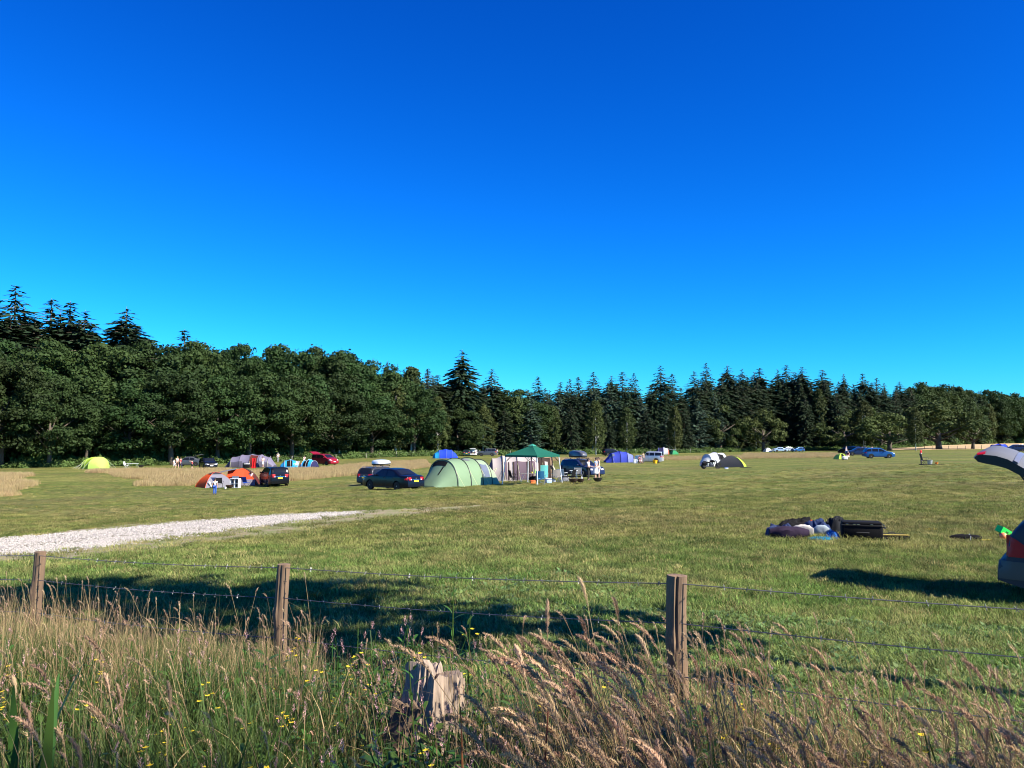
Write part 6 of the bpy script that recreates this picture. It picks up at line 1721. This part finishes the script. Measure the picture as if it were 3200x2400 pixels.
# tree stump, weathered and split
def stump():
    from mathutils import noise as mnoise
    x, y = -.41, 4.15; z0 = gz(x, y)
    root = empty("tree_stump", (x, y, z0), .3, "pale weathered tree stump with torn bark among the grasses", "stump")
    n = 72; rows = []
    def rad(a, t):
        v = Vector((math.cos(a), math.sin(a), t * .35))
        flute = mnoise.noise(v * 2.2 + Vector((3, 1, 0))) * .05 + mnoise.noise(v * 6.5) * .022 + mnoise.noise(v * 17) * .010
        crack = -.035 * max(0, 1 - abs(mnoise.noise(Vector((math.cos(a) * 3.1, math.sin(a) * 3.1, 2 + t * .3)))) * 9)
        return .13 + .19 * (1 - t) ** 1.7 * (1 + .35 * math.cos(a - 3.3)) + flute + crack
    for i in range(26):
        t = i / 25; row = []
        for k in range(n):
            a = 2 * math.pi * k / n; r = rad(a, t)
            tear = .05 * mnoise.noise(Vector((math.cos(a) * 2.4, math.sin(a) * 2.4, 5))) + .03 * mnoise.noise(Vector((math.cos(a) * 8, math.sin(a) * 8, 9))) - .035 * math.cos(a - .2)
            row.append((r * math.cos(a) + .04 * t, r * math.sin(a) * .92, -.1 + t * .72 + t ** 3 * tear))
        rows.append(row + [row[0]])
    b_ = MB(); b_.grid(rows); top = rows[-1][:-1]
    inner = [(p[0] * .5 + .02, p[1] * .5, p[2] - .012 + .02 * mnoise.noise(Vector(p) * 20)) for p in top]
    b_.grid([top + [top[0]], inner + [inner[0]]]); b_.add(inner + [(.04, 0, .60)], [(i, (i + 1) % n, n) for i in range(n)])
    m = mat("bleached_wood", (.29, .22, .165), .9, var=.75, scale=3, bump=1.0); wood_stretch(m, (16, 16, 1.3))
    b_.build("heartwood", m, root, smooth=True)
    mb = mat("stump_bark", (.10, .066, .042), .95, var=.6, scale=9, bump=1.0)
    for a0, a1, tt in ((2.5, 4.0, .80), (5.5, 6.9, .5), (.8, 1.9, .66), (4.35, 4.75, .42)):
        b_ = MB(); P_ = []
        for i in range(14):
            t = i / 13 * tt; rw = []
            for j in range(12):
                a = a0 + (a1 - a0) * j / 11 + .12 * mnoise.noise(Vector((t * 6, j * .2, a0))); r = rad(a, t) + .014 + .012 * mnoise.noise(Vector((a * 9, t * 14, 1)))
                rw.append((r * math.cos(a) + .04 * t, r * math.sin(a) * .93, -.1 + t * .72 + (.09 * mnoise.noise(Vector((a * 5, 2, 3))) * (i / 13) ** 3)))
            P_.append(rw)
        b_.grid(P_); b_.build("bark_slab", mb, root, smooth=True, thick=.014)
stump()

# ---- grass and flower prototypes
def gmat(name, c1, c2, trans=.35, rnd=.25, sc=1.5, rough=.6):
    c1, c2 = tuple(x * .80 for x in c1), tuple(x * .88 for x in c2)
    m = mat(name, c1, rough, var=.2, scale=sc, trans=trans, rnd=rnd, spec=.3)
    for n in m.node_tree.nodes:
        if n.bl_idname == "ShaderNodeMix": n.inputs[6].default_value = c1 + (1,); n.inputs[7].default_value = c2 + (1,)
    return m
G_GREEN = gmat("verge_grass_green", (.050, .100, .018), (.100, .150, .034))
G_DRY = gmat("verge_grass_dry", (.36, .265, .12), (.50, .38, .19), .3)
G_HEAD = gmat("seed_head_tan", (.58, .39, .22), (.74, .55, .34), .35, .22)
G_HEADB = gmat("seed_head_brown", (.36, .23, .14), (.52, .36, .23), .3, .22)
G_LEAF = gmat("broad_leaf_green", (.045, .115, .022), (.085, .185, .035), .35, .3, 6, .45)
G_CLOV = gmat("clover_leaf", (.10, .19, .045), (.19, .29, .10), .3, .3, 9, .4)
G_PINK = gmat("pink_spike", (.62, .30, .31), (.78, .52, .50), .3, .15, 30)
G_YEL = gmat("yellow_petal", (.85, .62, .02), (.90, .72, .05), .3, .1)
G_RUST = gmat("rust_dock_seed", (.23, .065, .025), (.33, .11, .045), .2, .2)
G_STRAW = gmat("field_straw", (.42, .32, .14), (.54, .43, .21), .3, .2)
LAWN = lawn_material()

def ribbons(bases, dirs, lens, widths, bend, g_, seg=4):
    """tapering bent grass blades -> (quads, tris) arrays"""
    n = len(bases); Q = []
    up = np.array([0, 0, 1.0])
    side = np.stack([-dirs[:, 1], dirs[:, 0], np.zeros(n)], 1)
    tw = g_.uniform(-1, 1, (n, 1)); side = side + tw * dirs * .8; side /= np.linalg.norm(side, axis=1, keepdims=True)
    def pt(t): return bases + up * (lens * (t - .32 * bend * t ** 2.5))[:, None] + dirs * (lens * bend * t ** 1.8)[:, None]
    prev = None
    for s in range(seg + 1):
        t = s / seg; w = (widths * (1 - t ** 1.6) + widths * .06)[:, None]
        c = pt(t); a, b_ = c - side * w, c + side * w
        if prev is not None: Q.append(np.stack([prev[0], prev[1], b_, a], 1))
        prev = (a, b_)
    return np.concatenate(Q)
def rdir(n, g_):
    a = g_.uniform(0, 6.283, n); return np.stack([np.cos(a), np.sin(a), np.zeros(n)], 1)
def blade_clump(seed, n, h0, h1, rad, w, b0=.15, b1=.8, seg=4):
    g_ = np.random.default_rng(seed); d = rdir(n, g_); base = rdir(n, g_) * (rad * np.sqrt(g_.uniform(0, 1, n)))[:, None]
    return ribbons(base, d, g_.uniform(h0, h1, n), g_.uniform(.6, 1.3, n) * w, g_.uniform(b0, b1, n), g_, seg)
def mesh_multi(name, parts):
    """parts: list of (quads, material)"""
    V = np.concatenate([q for q, _ in parts]); me = quads_mesh(name, V)
    idx = np.concatenate([np.full(len(q), i, np.int32) for i, (q, _) in enumerate(parts)])
    for _, m in parts: me.materials.append(m)
    me.polygons.foreach_set("material_index", idx); me.update()
    return me
def head_quads(p0, p1, p2, n, w, ln, g_):
    """feathery spike along the curve p0-p1-p2"""
    t = g_.uniform(0, 1, n) ** .9
    P = ((1 - t) ** 2)[:, None] * p0 + (2 * t * (1 - t))[:, None] * p1 + (t ** 2)[:, None] * p2
    T = (2 * (1 - t))[:, None] * (p1 - p0) + (2 * t)[:, None] * (p2 - p1); T /= np.linalg.norm(T, axis=1, keepdims=True)
    R_ = g_.normal(size=(n, 3)); R_ -= (R_ * T).sum(1, keepdims=True) * T; R_ /= np.linalg.norm(R_, axis=1, keepdims=True)
    env = (np.sin(np.pi * np.clip(t * .86 + .1, 0, 1)) ** .7)[:, None]
    D_ = T * .85 + R_ * .55; D_ /= np.linalg.norm(D_, axis=1, keepdims=True)
    S_ = np.cross(D_, R_)
    a = P + R_ * w * .15 * env; l = ln * env * g_.uniform(.7, 1.3, (n, 1)); k = l * .17
    return np.stack([a, a + D_ * l * .5 + S_ * k, a + D_ * l + R_ * w * .3 * env, a + D_ * l * .5 - S_ * k], 1)
def stem_quads(pts, w):
    Q = []
    for a in (np.array([1, 0, 0.]), np.array([0, 1, 0.])):
        for p, q in zip(pts[:-1], pts[1:]): Q.append(np.stack([p - a * w, p + a * w, q + a * w * .8, q - a * w * .8]))
    return np.array(Q)
def seed_stalk(seed, H, head, hm, lean=.25, nspk=220, w=.010, ln=.017):
    g_ = np.random.default_rng(seed)
    B = lambda t: np.array([-lean * .72 * H * t ** 2.0, .03 * math.sin(3 * t + seed), H * (t - .25 * lean * t ** 2)])
    th = 1 - head / H
    pts = [B(t) for t in np.linspace(0, th, 7)]
    p0, p1 = B(th), B(1.0); mid = (p0 + p1) / 2 + np.array([.0, 0, .02]); p2 = p1 + np.array([-.25 * head, 0, -.12 * head])
    st = stem_quads(pts + [(p0 * .4 + p1 * .6)], .0018)
    lf = ribbons(np.array([B(.2), B(.35), B(.5)]), rdir(3, g_), g_.uniform(.18, .3, 3), np.full(3, .003), np.full(3, .9), g_, 4)
    return mesh_multi("seed_stalk", [(np.concatenate([st, lf]), G_DRY), (head_quads(p0, mid, p2, nspk, w, ln, g_), hm)])
def leafy(seed, H, nl, lw, ll, extra):
    """upright leafy stem; extra: 'pink' spikes, 'yellow' flowers, 'rust' seeds or None"""
    g_ = np.random.default_rng(seed)
    top = np.array([g_.uniform(-.1, .05), g_.uniform(-.06, .06), H]); pts = [top * t + np.array([.03 * math.sin(4 * t), 0, 0]) for t in np.linspace(0, 1, 6)]
    st = stem_quads(pts, .003); Q = []
    for i in range(nl):
        t = .12 + .8 * i / nl; p = top * t; a = i * 2.4 + seed; d = np.array([math.cos(a), math.sin(a), .25 + .4 * t]); d /= np.linalg.norm(d); s = np.array([-math.sin(a), math.cos(a), 0])
        l = ll * g_.uniform(.7, 1.2) * (1.15 - .5 * t); w = lw * l / ll
        m1 = p + d * l * .4; m2 = p + d * l * .75 - np.array([0, 0, .10 * l]); e = p + d * l - np.array([0, 0, .28 * l])
        Q += [np.stack([p, m1 - s * w, m1 + np.array([0, 0, -.1 * w]), p]), np.stack([p, m1 + np.array([0, 0, -.1 * w]), m1 + s * w, p]), np.stack([m1 - s * w, m2 - s * w * .75, m2, m1 + np.array([0, 0, -.1 * w])]), np.stack([m1 + np.array([0, 0, -.1 * w]), m2, m2 + s * w * .75, m1 + s * w]), np.stack([m2 - s * w * .75, e, e, m2]), np.stack([m2, e, e, m2 + s * w * .75])]
    parts = [(np.array(Q), G_LEAF), (st, G_LEAF)]
    if extra == 'pink':
        hs = []
        for k in range(int(g_.integers(1, 4))):
            b0 = top * (1 - .12 * k) + np.array([.05 * k * math.cos(k * 2 + seed), .05 * k * math.sin(k * 2 + seed), .0]); b1 = b0 + np.array([g_.uniform(-.02, .02), 0, .055])
            hs.append(head_quads(b0, (b0 + b1) / 2, b1, 26, .016, .012, g_))
        parts.append((np.concatenate(hs), G_PINK))
    if extra == 'yellow':
        fl = []
        for k in range(3):
            c = top + np.array([g_.uniform(-.07, .07), g_.uniform(-.07, .07), g_.uniform(-.05, .05)])
            for q in range(5):
                a = q * 1.2566; d = np.array([math.cos(a), math.sin(a), .25]); s = np.array([-math.sin(a), math.cos(a), 0]); r = .0125
                fl.append(np.stack([c, c + d * r * .6 + s * r * .45, c + d * r * 1.1, c + d * r * .6 - s * r * .45]))
        parts.append((np.array(fl), G_YEL))
    if extra == 'rust':
        parts.append((head_quads(top * .45, top * .75, top * 1.05, 140, .035, .022, g_), G_RUST))
    return mesh_multi("leafy_stem", parts)

def clump_mesh(name, Q, m):
    me = quads_mesh(name, Q); me.materials.append(m); return me
C_GREEN = proto_collection("verge_tuft", [clump_mesh("t", blade_clump(s, 46, .22, .52, .13, .0035), G_GREEN) for s in (1, 2, 3, 4)])
C_DRY = proto_collection("dry_tuft", [clump_mesh("t", np.concatenate([blade_clump(s, 16, .45, .85, .10, .0016, .05, .35), blade_clump(s + 9, 14, .2, .5, .10, .0026, .2, .9)]), G_DRY) for s in (1, 2, 3)])
C_SEED = proto_collection("seed_stalk", [seed_stalk(s, H, hd, G_HEAD if s % 2 else G_HEADB, ln_, int(sp * 1.5)) for s, H, hd, ln_, sp in ((1, .98, .17, .30, 150), (2, .88, .15, .22, 130), (3, .92, .16, .38, 150), (4, .80, .13, .18, 120), (5, 1.02, .19, .34, 170), (6, .85, .14, .26, 130), (7, .74, .12, .3, 110), (8, .9, .15, .12, 130))])
C_THIN = proto_collection("thin_stalk", [seed_stalk(s, H, hd, hm, ln_, 60, .008, .013) for s, H, hd, hm, ln_ in ((11, .75, .09, G_HEAD, .15), (12, .65, .08, G_HEADB, .25), (13, .85, .10, G_HEAD, .2), (14, .7, .1, G_HEADB, .1))])
C_LEAFY = proto_collection("leafy_stem", [leafy(s, H, nl, lw, ll, ex) for s, H, nl, lw, ll, ex in ((1, .42, 9, .016, .11, None), (2, .50, 11, .015, .12, 'pink'), (3, .36, 8, .018, .10, None), (4, .44, 8, .010, .07, None), (8, .48, 8, .010, .07, 'yellow'), (9, .46, 10, .014, .10, None), (10, .38, 12, .020, .12, None), (12, .5, 12, .016, .12, 'pink'), (14, .44, 14, .026, .14, None), (5, .40, 12, .024, .13, None), (6, .34, 10, .028, .14, None), (7, .55, 13, .012, .10, None))])
C_LAWN = proto_collection("lawn_tuft", [clump_mesh("t", blade_clump(s, 90, .025, .075, .22, .0034, .3, 1.2, 3), LAWN) for s in (1, 2, 3, 4)])
C_STRAW = proto_collection("straw_tuft", [clump_mesh("t", blade_clump(s, 60, .28, .55, .45, .010, .05, .4, 3), G_STRAW) for s in (1, 2, 3)])
def rosette(seed, n, lw, ll):
    g_ = np.random.default_rng(seed); Q = []
    for i in range(n):
        a = g_.uniform(0, 6.28); d = np.array([math.cos(a), math.sin(a), g_.uniform(.3, 1.0)]); d /= np.linalg.norm(d); s = np.array([-math.sin(a), math.cos(a), 0]); p = rdir(1, g_)[0] * .05; l = ll * g_.uniform(.6, 1.2); w = lw * g_.uniform(.7, 1.2)
        m = p + d * l * .5; e = p + d * l - np.array([0, 0, .2 * l])
        Q += [np.stack([p, m - s * w, e, m]), np.stack([p, m, e, m + s * w])]
    return np.array(Q)
C_ROS = proto_collection("clover_rosette", [clump_mesh("t", rosette(s, 14, .02, .075), G_CLOV) for s in (1, 2, 3)])

# ---- scattering on the verge
g = np.random.default_rng(2024)
def field_pts(n, y0, y1, xk=.70, pw=1.0):
    Y = y0 + (y1 - y0) * g.uniform(0, 1, n) ** pw; X = g.uniform(-1, 1, n) * (Y * xk + .3); return X, Y
def side(X, Y): return FX(X) - Y                     # >0 on our side of the fence
def pxof(X, Y): return 1600 + 2600 * X / Y
def do(name, coll, nproto, X, Y, scl, label, tilt=.12, lean=(0, 0), zoff=0.0, yaw=None):
    n = len(X); Z = hz(X, Y) + zoff
    Ro = np.stack([g.normal(scale=tilt, size=n) + lean[0], g.normal(scale=tilt, size=n) + lean[1], g.uniform(0, 6.283, n) if yaw is None else yaw], 1)
    S = np.stack([scl, scl, scl * g.uniform(.8, 1.2, n)], 1)
    return scatter(name, coll, np.stack([X, Y, Z], 1), Ro, S, g.integers(0, nproto, n), label)

X, Y = field_pts(16000, 1.2, 10.5, .72, .8)
sd = side(X, Y); P_ = pxof(X, Y)
keep = (sd > -.35 + .25 * np.sin(X * 3)) & (Y > 1.3)
h = np.where(P_ < 1000, 1.15, np.where(P_ < 1550, .75, .95)) * np.clip(.55 + .28 * sd, .35, 1.0)
k = keep & (g.uniform(0, 1, len(X)) < .62)
do("verge_grass", C_GREEN, 4, X[k], Y[k], (h * g.uniform(.7, 1.25, len(X)))[k], "tangled green verge grass before and under the wire fence")
X, Y = field_pts(9000, 1.4, 10.0, .72, .8); sd = side(X, Y); P_ = pxof(X, Y)
pr = np.where(P_ < 1000, np.clip((Y - 4.2) * .26, .03, .5), np.where(P_ < 1650, .16, np.where(P_ < 2300, .35, .45)))
k = (sd > -.25) & (g.uniform(0, 1, len(X)) < pr)
do("dry_grass", C_DRY, 3, X[k], Y[k], g.uniform(.6, 1.05, k.sum()) * np.clip(.62 + .22 * sd[k], .55, .95) * np.where(P_[k] < 1000, 1.12 + .05 * np.clip(Y[k] - 4.5, 0, 4), 1.0), "dry straw-coloured grass stems along the fence", .10, (0, -.08))
# tall feathery seed heads, leaning left
def seeds(n, y0, y1, px0, px1, lo, hi, coll=C_SEED, npz=8):
    Y = g.uniform(y0, y1, n); P = g.uniform(px0, px1, n); X = (P - 1600) / 2600 * Y
    s = g.uniform(lo, hi, n); return X, Y, s
parts = [seeds(170, 2.6, 4.2, 1780, 2350, .80, 1.04), seeds(330, 2.0, 3.2, 1700, 3500, .62, .90), seeds(60, 2.0, 3.0, 1150, 1600, .5, .68), seeds(280, 1.9, 3.4, 2050, 3500, .62, .86), seeds(40, 2.5, 4.2, -100, 700, .8, 1.02), seeds(40, 1.8, 3.0, 600, 1300, .55, .80), seeds(14, 3.2, 4.2, 1640, 1780, .85, 1.0), seeds(70, 3.0, 4.6, 2150, 3200, .7, .95)]
X = np.concatenate([p[0] for p in parts]); Y = np.concatenate([p[1] for p in parts]); s = np.concatenate([p[2] for p in parts])
hp = pxof(X - .28, Y); k = (side(X, Y) > -.1) & ~((hp > 2010) & (hp < 2200) & (Y < 4.6) & (s > .68)); X, Y, s = X[k], Y[k], s[k]
do("seed_head_grass", C_SEED, 8, X, Y, s, "tall tan seed-head grasses leaning left in the foreground", .10, (0, -.10), yaw=g.normal(scale=.6, size=len(X)))
parts = [seeds(700, 4.2, 8.6, -200, 1000, .6, 1.0), seeds(90, 3.0, 4.2, -200, 1000, .6, 1.0), seeds(700, 3.0, 5.2, 2050, 3300, .65, 1.05), seeds(160, 3.0, 5.0, 1000, 2050, .6, 1.0)]
X = np.concatenate([p[0] for p in parts]); Y = np.concatenate([p[1] for p in parts]); s = np.concatenate([p[2] for p in parts])
k = side(X, Y) > -.35; X, Y, s = X[k], Y[k], s[k]
do("thin_grass_stems", C_THIN, 4, X, Y, s, "thin flowering grass stems along the wire fence", .12, (0, -.05), yaw=g.normal(scale=1.0, size=len(X)))
# leafy weeds with pink spikes and yellow flowers
X, Y = field_pts(5200, 1.5, 5.6, .70, 1.0); P_ = pxof(X, Y); sd = side(X, Y)
k = (sd > .15) & (g.uniform(0, 1, len(X)) < np.where(P_ < 1500, 1.0, .28)); X, Y = X[k], Y[k]
do("pink_flowered_weeds", C_LEAFY, 12, X, Y, g.uniform(.65, 1.15, len(X)), "leafy weeds with pink flower spikes and small yellow flowers", .12)
# short field turf and clover
X = []; Y = []
for y0, y1, n in ((4.0, 9.0, 3600), (9, 16, 5200), (16, 28, 7000), (28, 42, 6500), (42, 60, 3500), (60, 78, 1500)):
    yy = np.sqrt(g.uniform(y0 * y0, y1 * y1, n)); xx = g.uniform(-.66, .66, n) * yy; X.append(xx); Y.append(yy)
X, Y = np.concatenate(X), np.concatenate(Y)
vrg = [tuple(gp(*q)[:2]) for q in D_TOP + D_BOT[::-1]]
trk = [(p[0], p[1]) for p in ([r_[0] for r_ in TRACK] + [r_[-1] for r_ in TRACK[::-1]])]
k = (side(X, Y) < .1) & ~in_poly(X, Y, trk) & ~(in_poly(X, Y, vrg) & (g.uniform(0, 1, len(X)) < .8)); X, Y = X[k], Y[k]
do("field_turf", C_LAWN, 4, X, Y, g.uniform(.8, 1.35, len(X)) * np.where(Y > 16, 1.2, 1.0), "short mown field turf beyond the fence", .10)
X = []; Y = []
yy = g.uniform(4.6, 9.5, 4200); pp = g.uniform(1650, 3250, 4200); X.append((pp - 1600) / 2600 * yy); Y.append(yy)
yy = g.uniform(8.5, 13, 700); pp = g.uniform(1350, 2000, 700); X.append((pp - 1600) / 2600 * yy); Y.append(yy)
X, Y = np.concatenate(X), np.concatenate(Y); k = side(X, Y) < .3; X, Y = X[k], Y[k]
do("clover_patch", C_ROS, 3, X, Y, g.uniform(.6, 1.3, len(X)), "low clover and broadleaf weeds in the turf by the fence", .1)

# long dry grass left standing in the field
PATCHES = [[(290, 1472, 24), (640, 1469, 22), (760, 1475, 23), (1000, 1466, 21.5), (1100, 1455, 19.5), (1330, 1440, 17), (1340, 1462, 22), (1060, 1492, 27), (900, 1505, 30), (760, 1512, 32.5), (560, 1519, 34.5), (470, 1519, 34), (380, 1492, 28)],
           [(-80, 1480, 24), (70, 1484, 25), (90, 1505, 28), (85, 1545, 37), (-80, 1560, 40)],
           [(1700, 1433, 16), (1990, 1431, 15), (2340, 1426, 14), (2345, 1434, 17), (2000, 1440, 17), (1700, 1441, 18)],
           [(2330, 1418, 12), (2625, 1418, 13), (2620, 1430, 18), (2330, 1434, 17)]]
AX, AY, AS = [], [], []
for pa, dens in zip(PATCHES, (7.5, 8, 2.2, 2.0)):
    poly = [tuple(gp(*q)[:2]) for q in pa]; xs = [q[0] for q in poly]; ys = [q[1] for q in poly]
    area = (max(xs) - min(xs)) * (max(ys) - min(ys)); n = int(min(area * dens, 26000))
    xx = g.uniform(min(xs), max(xs), n); yy = g.uniform(min(ys), max(ys), n)
    wob = 1.5 * np.sin(xx * .7) + 1.2 * np.sin(yy * .5 + xx * .2)
    kk = in_poly(xx, yy + wob, poly)
    AX.append(xx[kk]); AY.append(yy[kk])
X, Y = np.concatenate(AX), np.concatenate(AY)
do("long_straw_grass", C_STRAW, 3, X, Y, g.uniform(.6, 1.0, len(X)), "uncut straw-coloured grass standing in strips across the field", .08)

# loose stones on the track
def stone(seed):
    g_ = np.random.default_rng(seed); bm = bmesh.new(); bmesh.ops.create_icosphere(bm, subdivisions=1, radius=1)
    for v in bm.verts: v.co = Vector(v.co) * float(g_.uniform(.7, 1.2)); v.co.z *= .6
    me = bpy.data.meshes.new("stone"); bm.to_mesh(me); bm.free(); me.materials.append(mat("chalk_stone", (.36, .335, .30), .95, var=.2, rnd=.12)); return me
C_ST = proto_collection("stone", [stone(s) for s in (1, 2, 3)])
tp = np.array([r_[j] for r_ in TRACK for j in range(len(r_))]).reshape(len(TRACK), -1, 3)
n = 9000; i = g.integers(0, len(TRACK), n); j = np.clip(g.beta(.6, .6, n) * 11.4 - .2, -1.6, 12.5)
jj = np.clip(j, 0, 11); j0 = np.floor(jj).astype(int); j1 = np.minimum(j0 + 1, 11); fr = (jj - j0)[:, None]
Q = tp[i, j0] * (1 - fr) + tp[i, j1] * fr
Q[:, :2] += g.normal(scale=.34, size=(n, 2))
s = g.uniform(.012, .040, n)
do("gravel_stones", C_ST, 3, Q[:, 0], Q[:, 1], s, "loose white stones on and beside the gravel track", .4, zoff=.018)

# ---- single plants that can be picked out
def leaf_strip(L_, w, curve, lean, n=9, fold=.2):
    rows = []
    for i in range(n):
        t = i / (n - 1); ww = w * (math.sin(math.pi * min(1, t * .85 + .12)) ** .8)
        x = lean * L_ * t ** 1.5; z = L_ * (t - curve * t * t)
        rows.append([(x, -ww, z + fold * ww), (x, 0, z), (x, ww, z + fold * ww)])
    return rows
def sword_plant(px, Y, n, H, lab, seed):
    x = (px - 1600) / 2600 * Y; g_ = random.Random(seed); root = empty("iris_plant", (x, Y, gz(x, Y)), g_.uniform(0, 6), lab, "plant")
    for i in range(n):
        b_ = MB(); b_.grid(leaf_strip(H * g_.uniform(.75, 1.1), .022, .12, g_.uniform(.1, .3))); o_ = b_.build("leaf", G_LEAF, root, smooth=True); o_.rotation_euler = (0, 0, i * 2.3 + g_.uniform(-.3, .3))
sword_plant(85, 3.6, 3, .95, "dark sword-leaved plant beside the left fence post", 1)
sword_plant(170, 3.5, 3, .92, "dark sword-leaved plant just right of the first one", 2)
sword_plant(440, 2.2, 2, .62, "broad dark blades rising at the bottom left", 3)
def dock(px, Y, n, L_, lab, seed, w=.055):
    x = (px - 1600) / 2600 * Y; g_ = random.Random(seed); root = empty("dock_plant", (x, Y, gz(x, Y)), g_.uniform(0, 6), lab, "plant")
    for i in range(n):
        b_ = MB(); b_.grid(leaf_strip(L_ * g_.uniform(.7, 1.15), w * g_.uniform(.8, 1.2), .35, g_.uniform(.45, .9), 9, .25)); o_ = b_.build("leaf", G_LEAF, root, smooth=True); o_.rotation_euler = (0, 0, i * 6.283 / n + g_.uniform(-.3, .3))
    b_ = MB(); b_.tube([(0, 0, 0), (.02, .01, L_ * .6), (.0, .02, L_ * 1.25)], [.008, .006, .002], 5); b_.build("stem", G_RUST, root)
dock(1460, 2.9, 9, .62, "bright broad-leaved dock left of the dense seed heads", 4, .07)
dock(1700, 3.0, 7, .58, "broad-leaved dock under the seed heads", 5)
dock(1080, 2.6, 10, .55, "dark broad-leaved dock at bottom centre", 6, .065)
dock(1250, 2.3, 9, .50, "low broad-leaved dock at the bottom, left of centre", 7, .06)
dock(2290, 4.6, 8, .42, "dock plant right of the nearest fence post", 8)
dock(860, 3.0, 8, .5, "dark dock among the pink flowers", 9)
def tall_weed(px, Y, H, lab, seed):
    x = (px - 1600) / 2600 * Y; g_ = random.Random(seed); root = empty("tall_weed", (x, Y, gz(x, Y)), g_.uniform(0, 6), lab, "plant")
    b_ = MB(); b_.tube([(0, 0, 0), (.02, 0, H * .5), (.0, .02, H)], [.006, .005, .002], 5); b_.build("stem", G_LEAF, root)
    for i in range(16):
        t = .15 + .83 * i / 16; b_ = MB(); b_.grid(leaf_strip(.11 * (1.2 - .6 * t), .008, .25, .8, 6)); o_ = b_.build("leaf", G_LEAF, root, smooth=True); o_.location = (.02 * t, .01, H * t); o_.rotation_euler = (0, .25, i * 2.4)
tall_weed(1425, 4.9, .92, "tall dark leafy weed crossing the top wire left of the nearest post", 11)
tall_weed(1475, 4.7, .78, "leafy weed just right of the tall one by the wire", 12)
tall_weed(1180, 4.2, .72, "dark upright weed left of the stump", 13)
tall_weed(1290, 3.9, .74, "dark upright weed in front of the stump", 14)
tall_weed(1560, 4.3, .62, "leafy weed between the stump and the nearest post", 15)

# ---- trees standing outside the picture on the right; their shade falls across the verge and the near field
def shade(px_, y_, H, key, var, wide, lab, crown_low=None):
    o_ = plant(key, px_, y_, H, lab, None, var, wide); return o_
def thin(tb):
    m = MB(); m.f = tb.f; m.v = [(x * .5, y * .5, z) for x, y, z in tb.v]; return m
cr, tb, h0 = make_birch(91, H=13.5, Rr=1.35, low=.42, n=1400, size=.20)
cr.materials.append(M_BIR); SPECIES["tallbirch"] = ([(cr, trunk_mesh(thin(tb), M_BBARK), h0)], "birch_tree")
cr, tb, h0 = make_birch(92, H=11.0, Rr=4.2, low=.34, n=1900, size=.18)
cr.materials.append(M_BIR); SPECIES["widebirch"] = ([(cr, trunk_mesh(tb, M_BBARK), h0)], "birch_tree")
shade(7.0, 4.4, 13.5, "tallbirch", 0, 1.0, "slim birch just outside the right edge, its shadow lying across the near field")
shade(6.3, -3.4, 11, "widebirch", 0, 1.0, "spreading birch behind the camera at right, shading the verge")
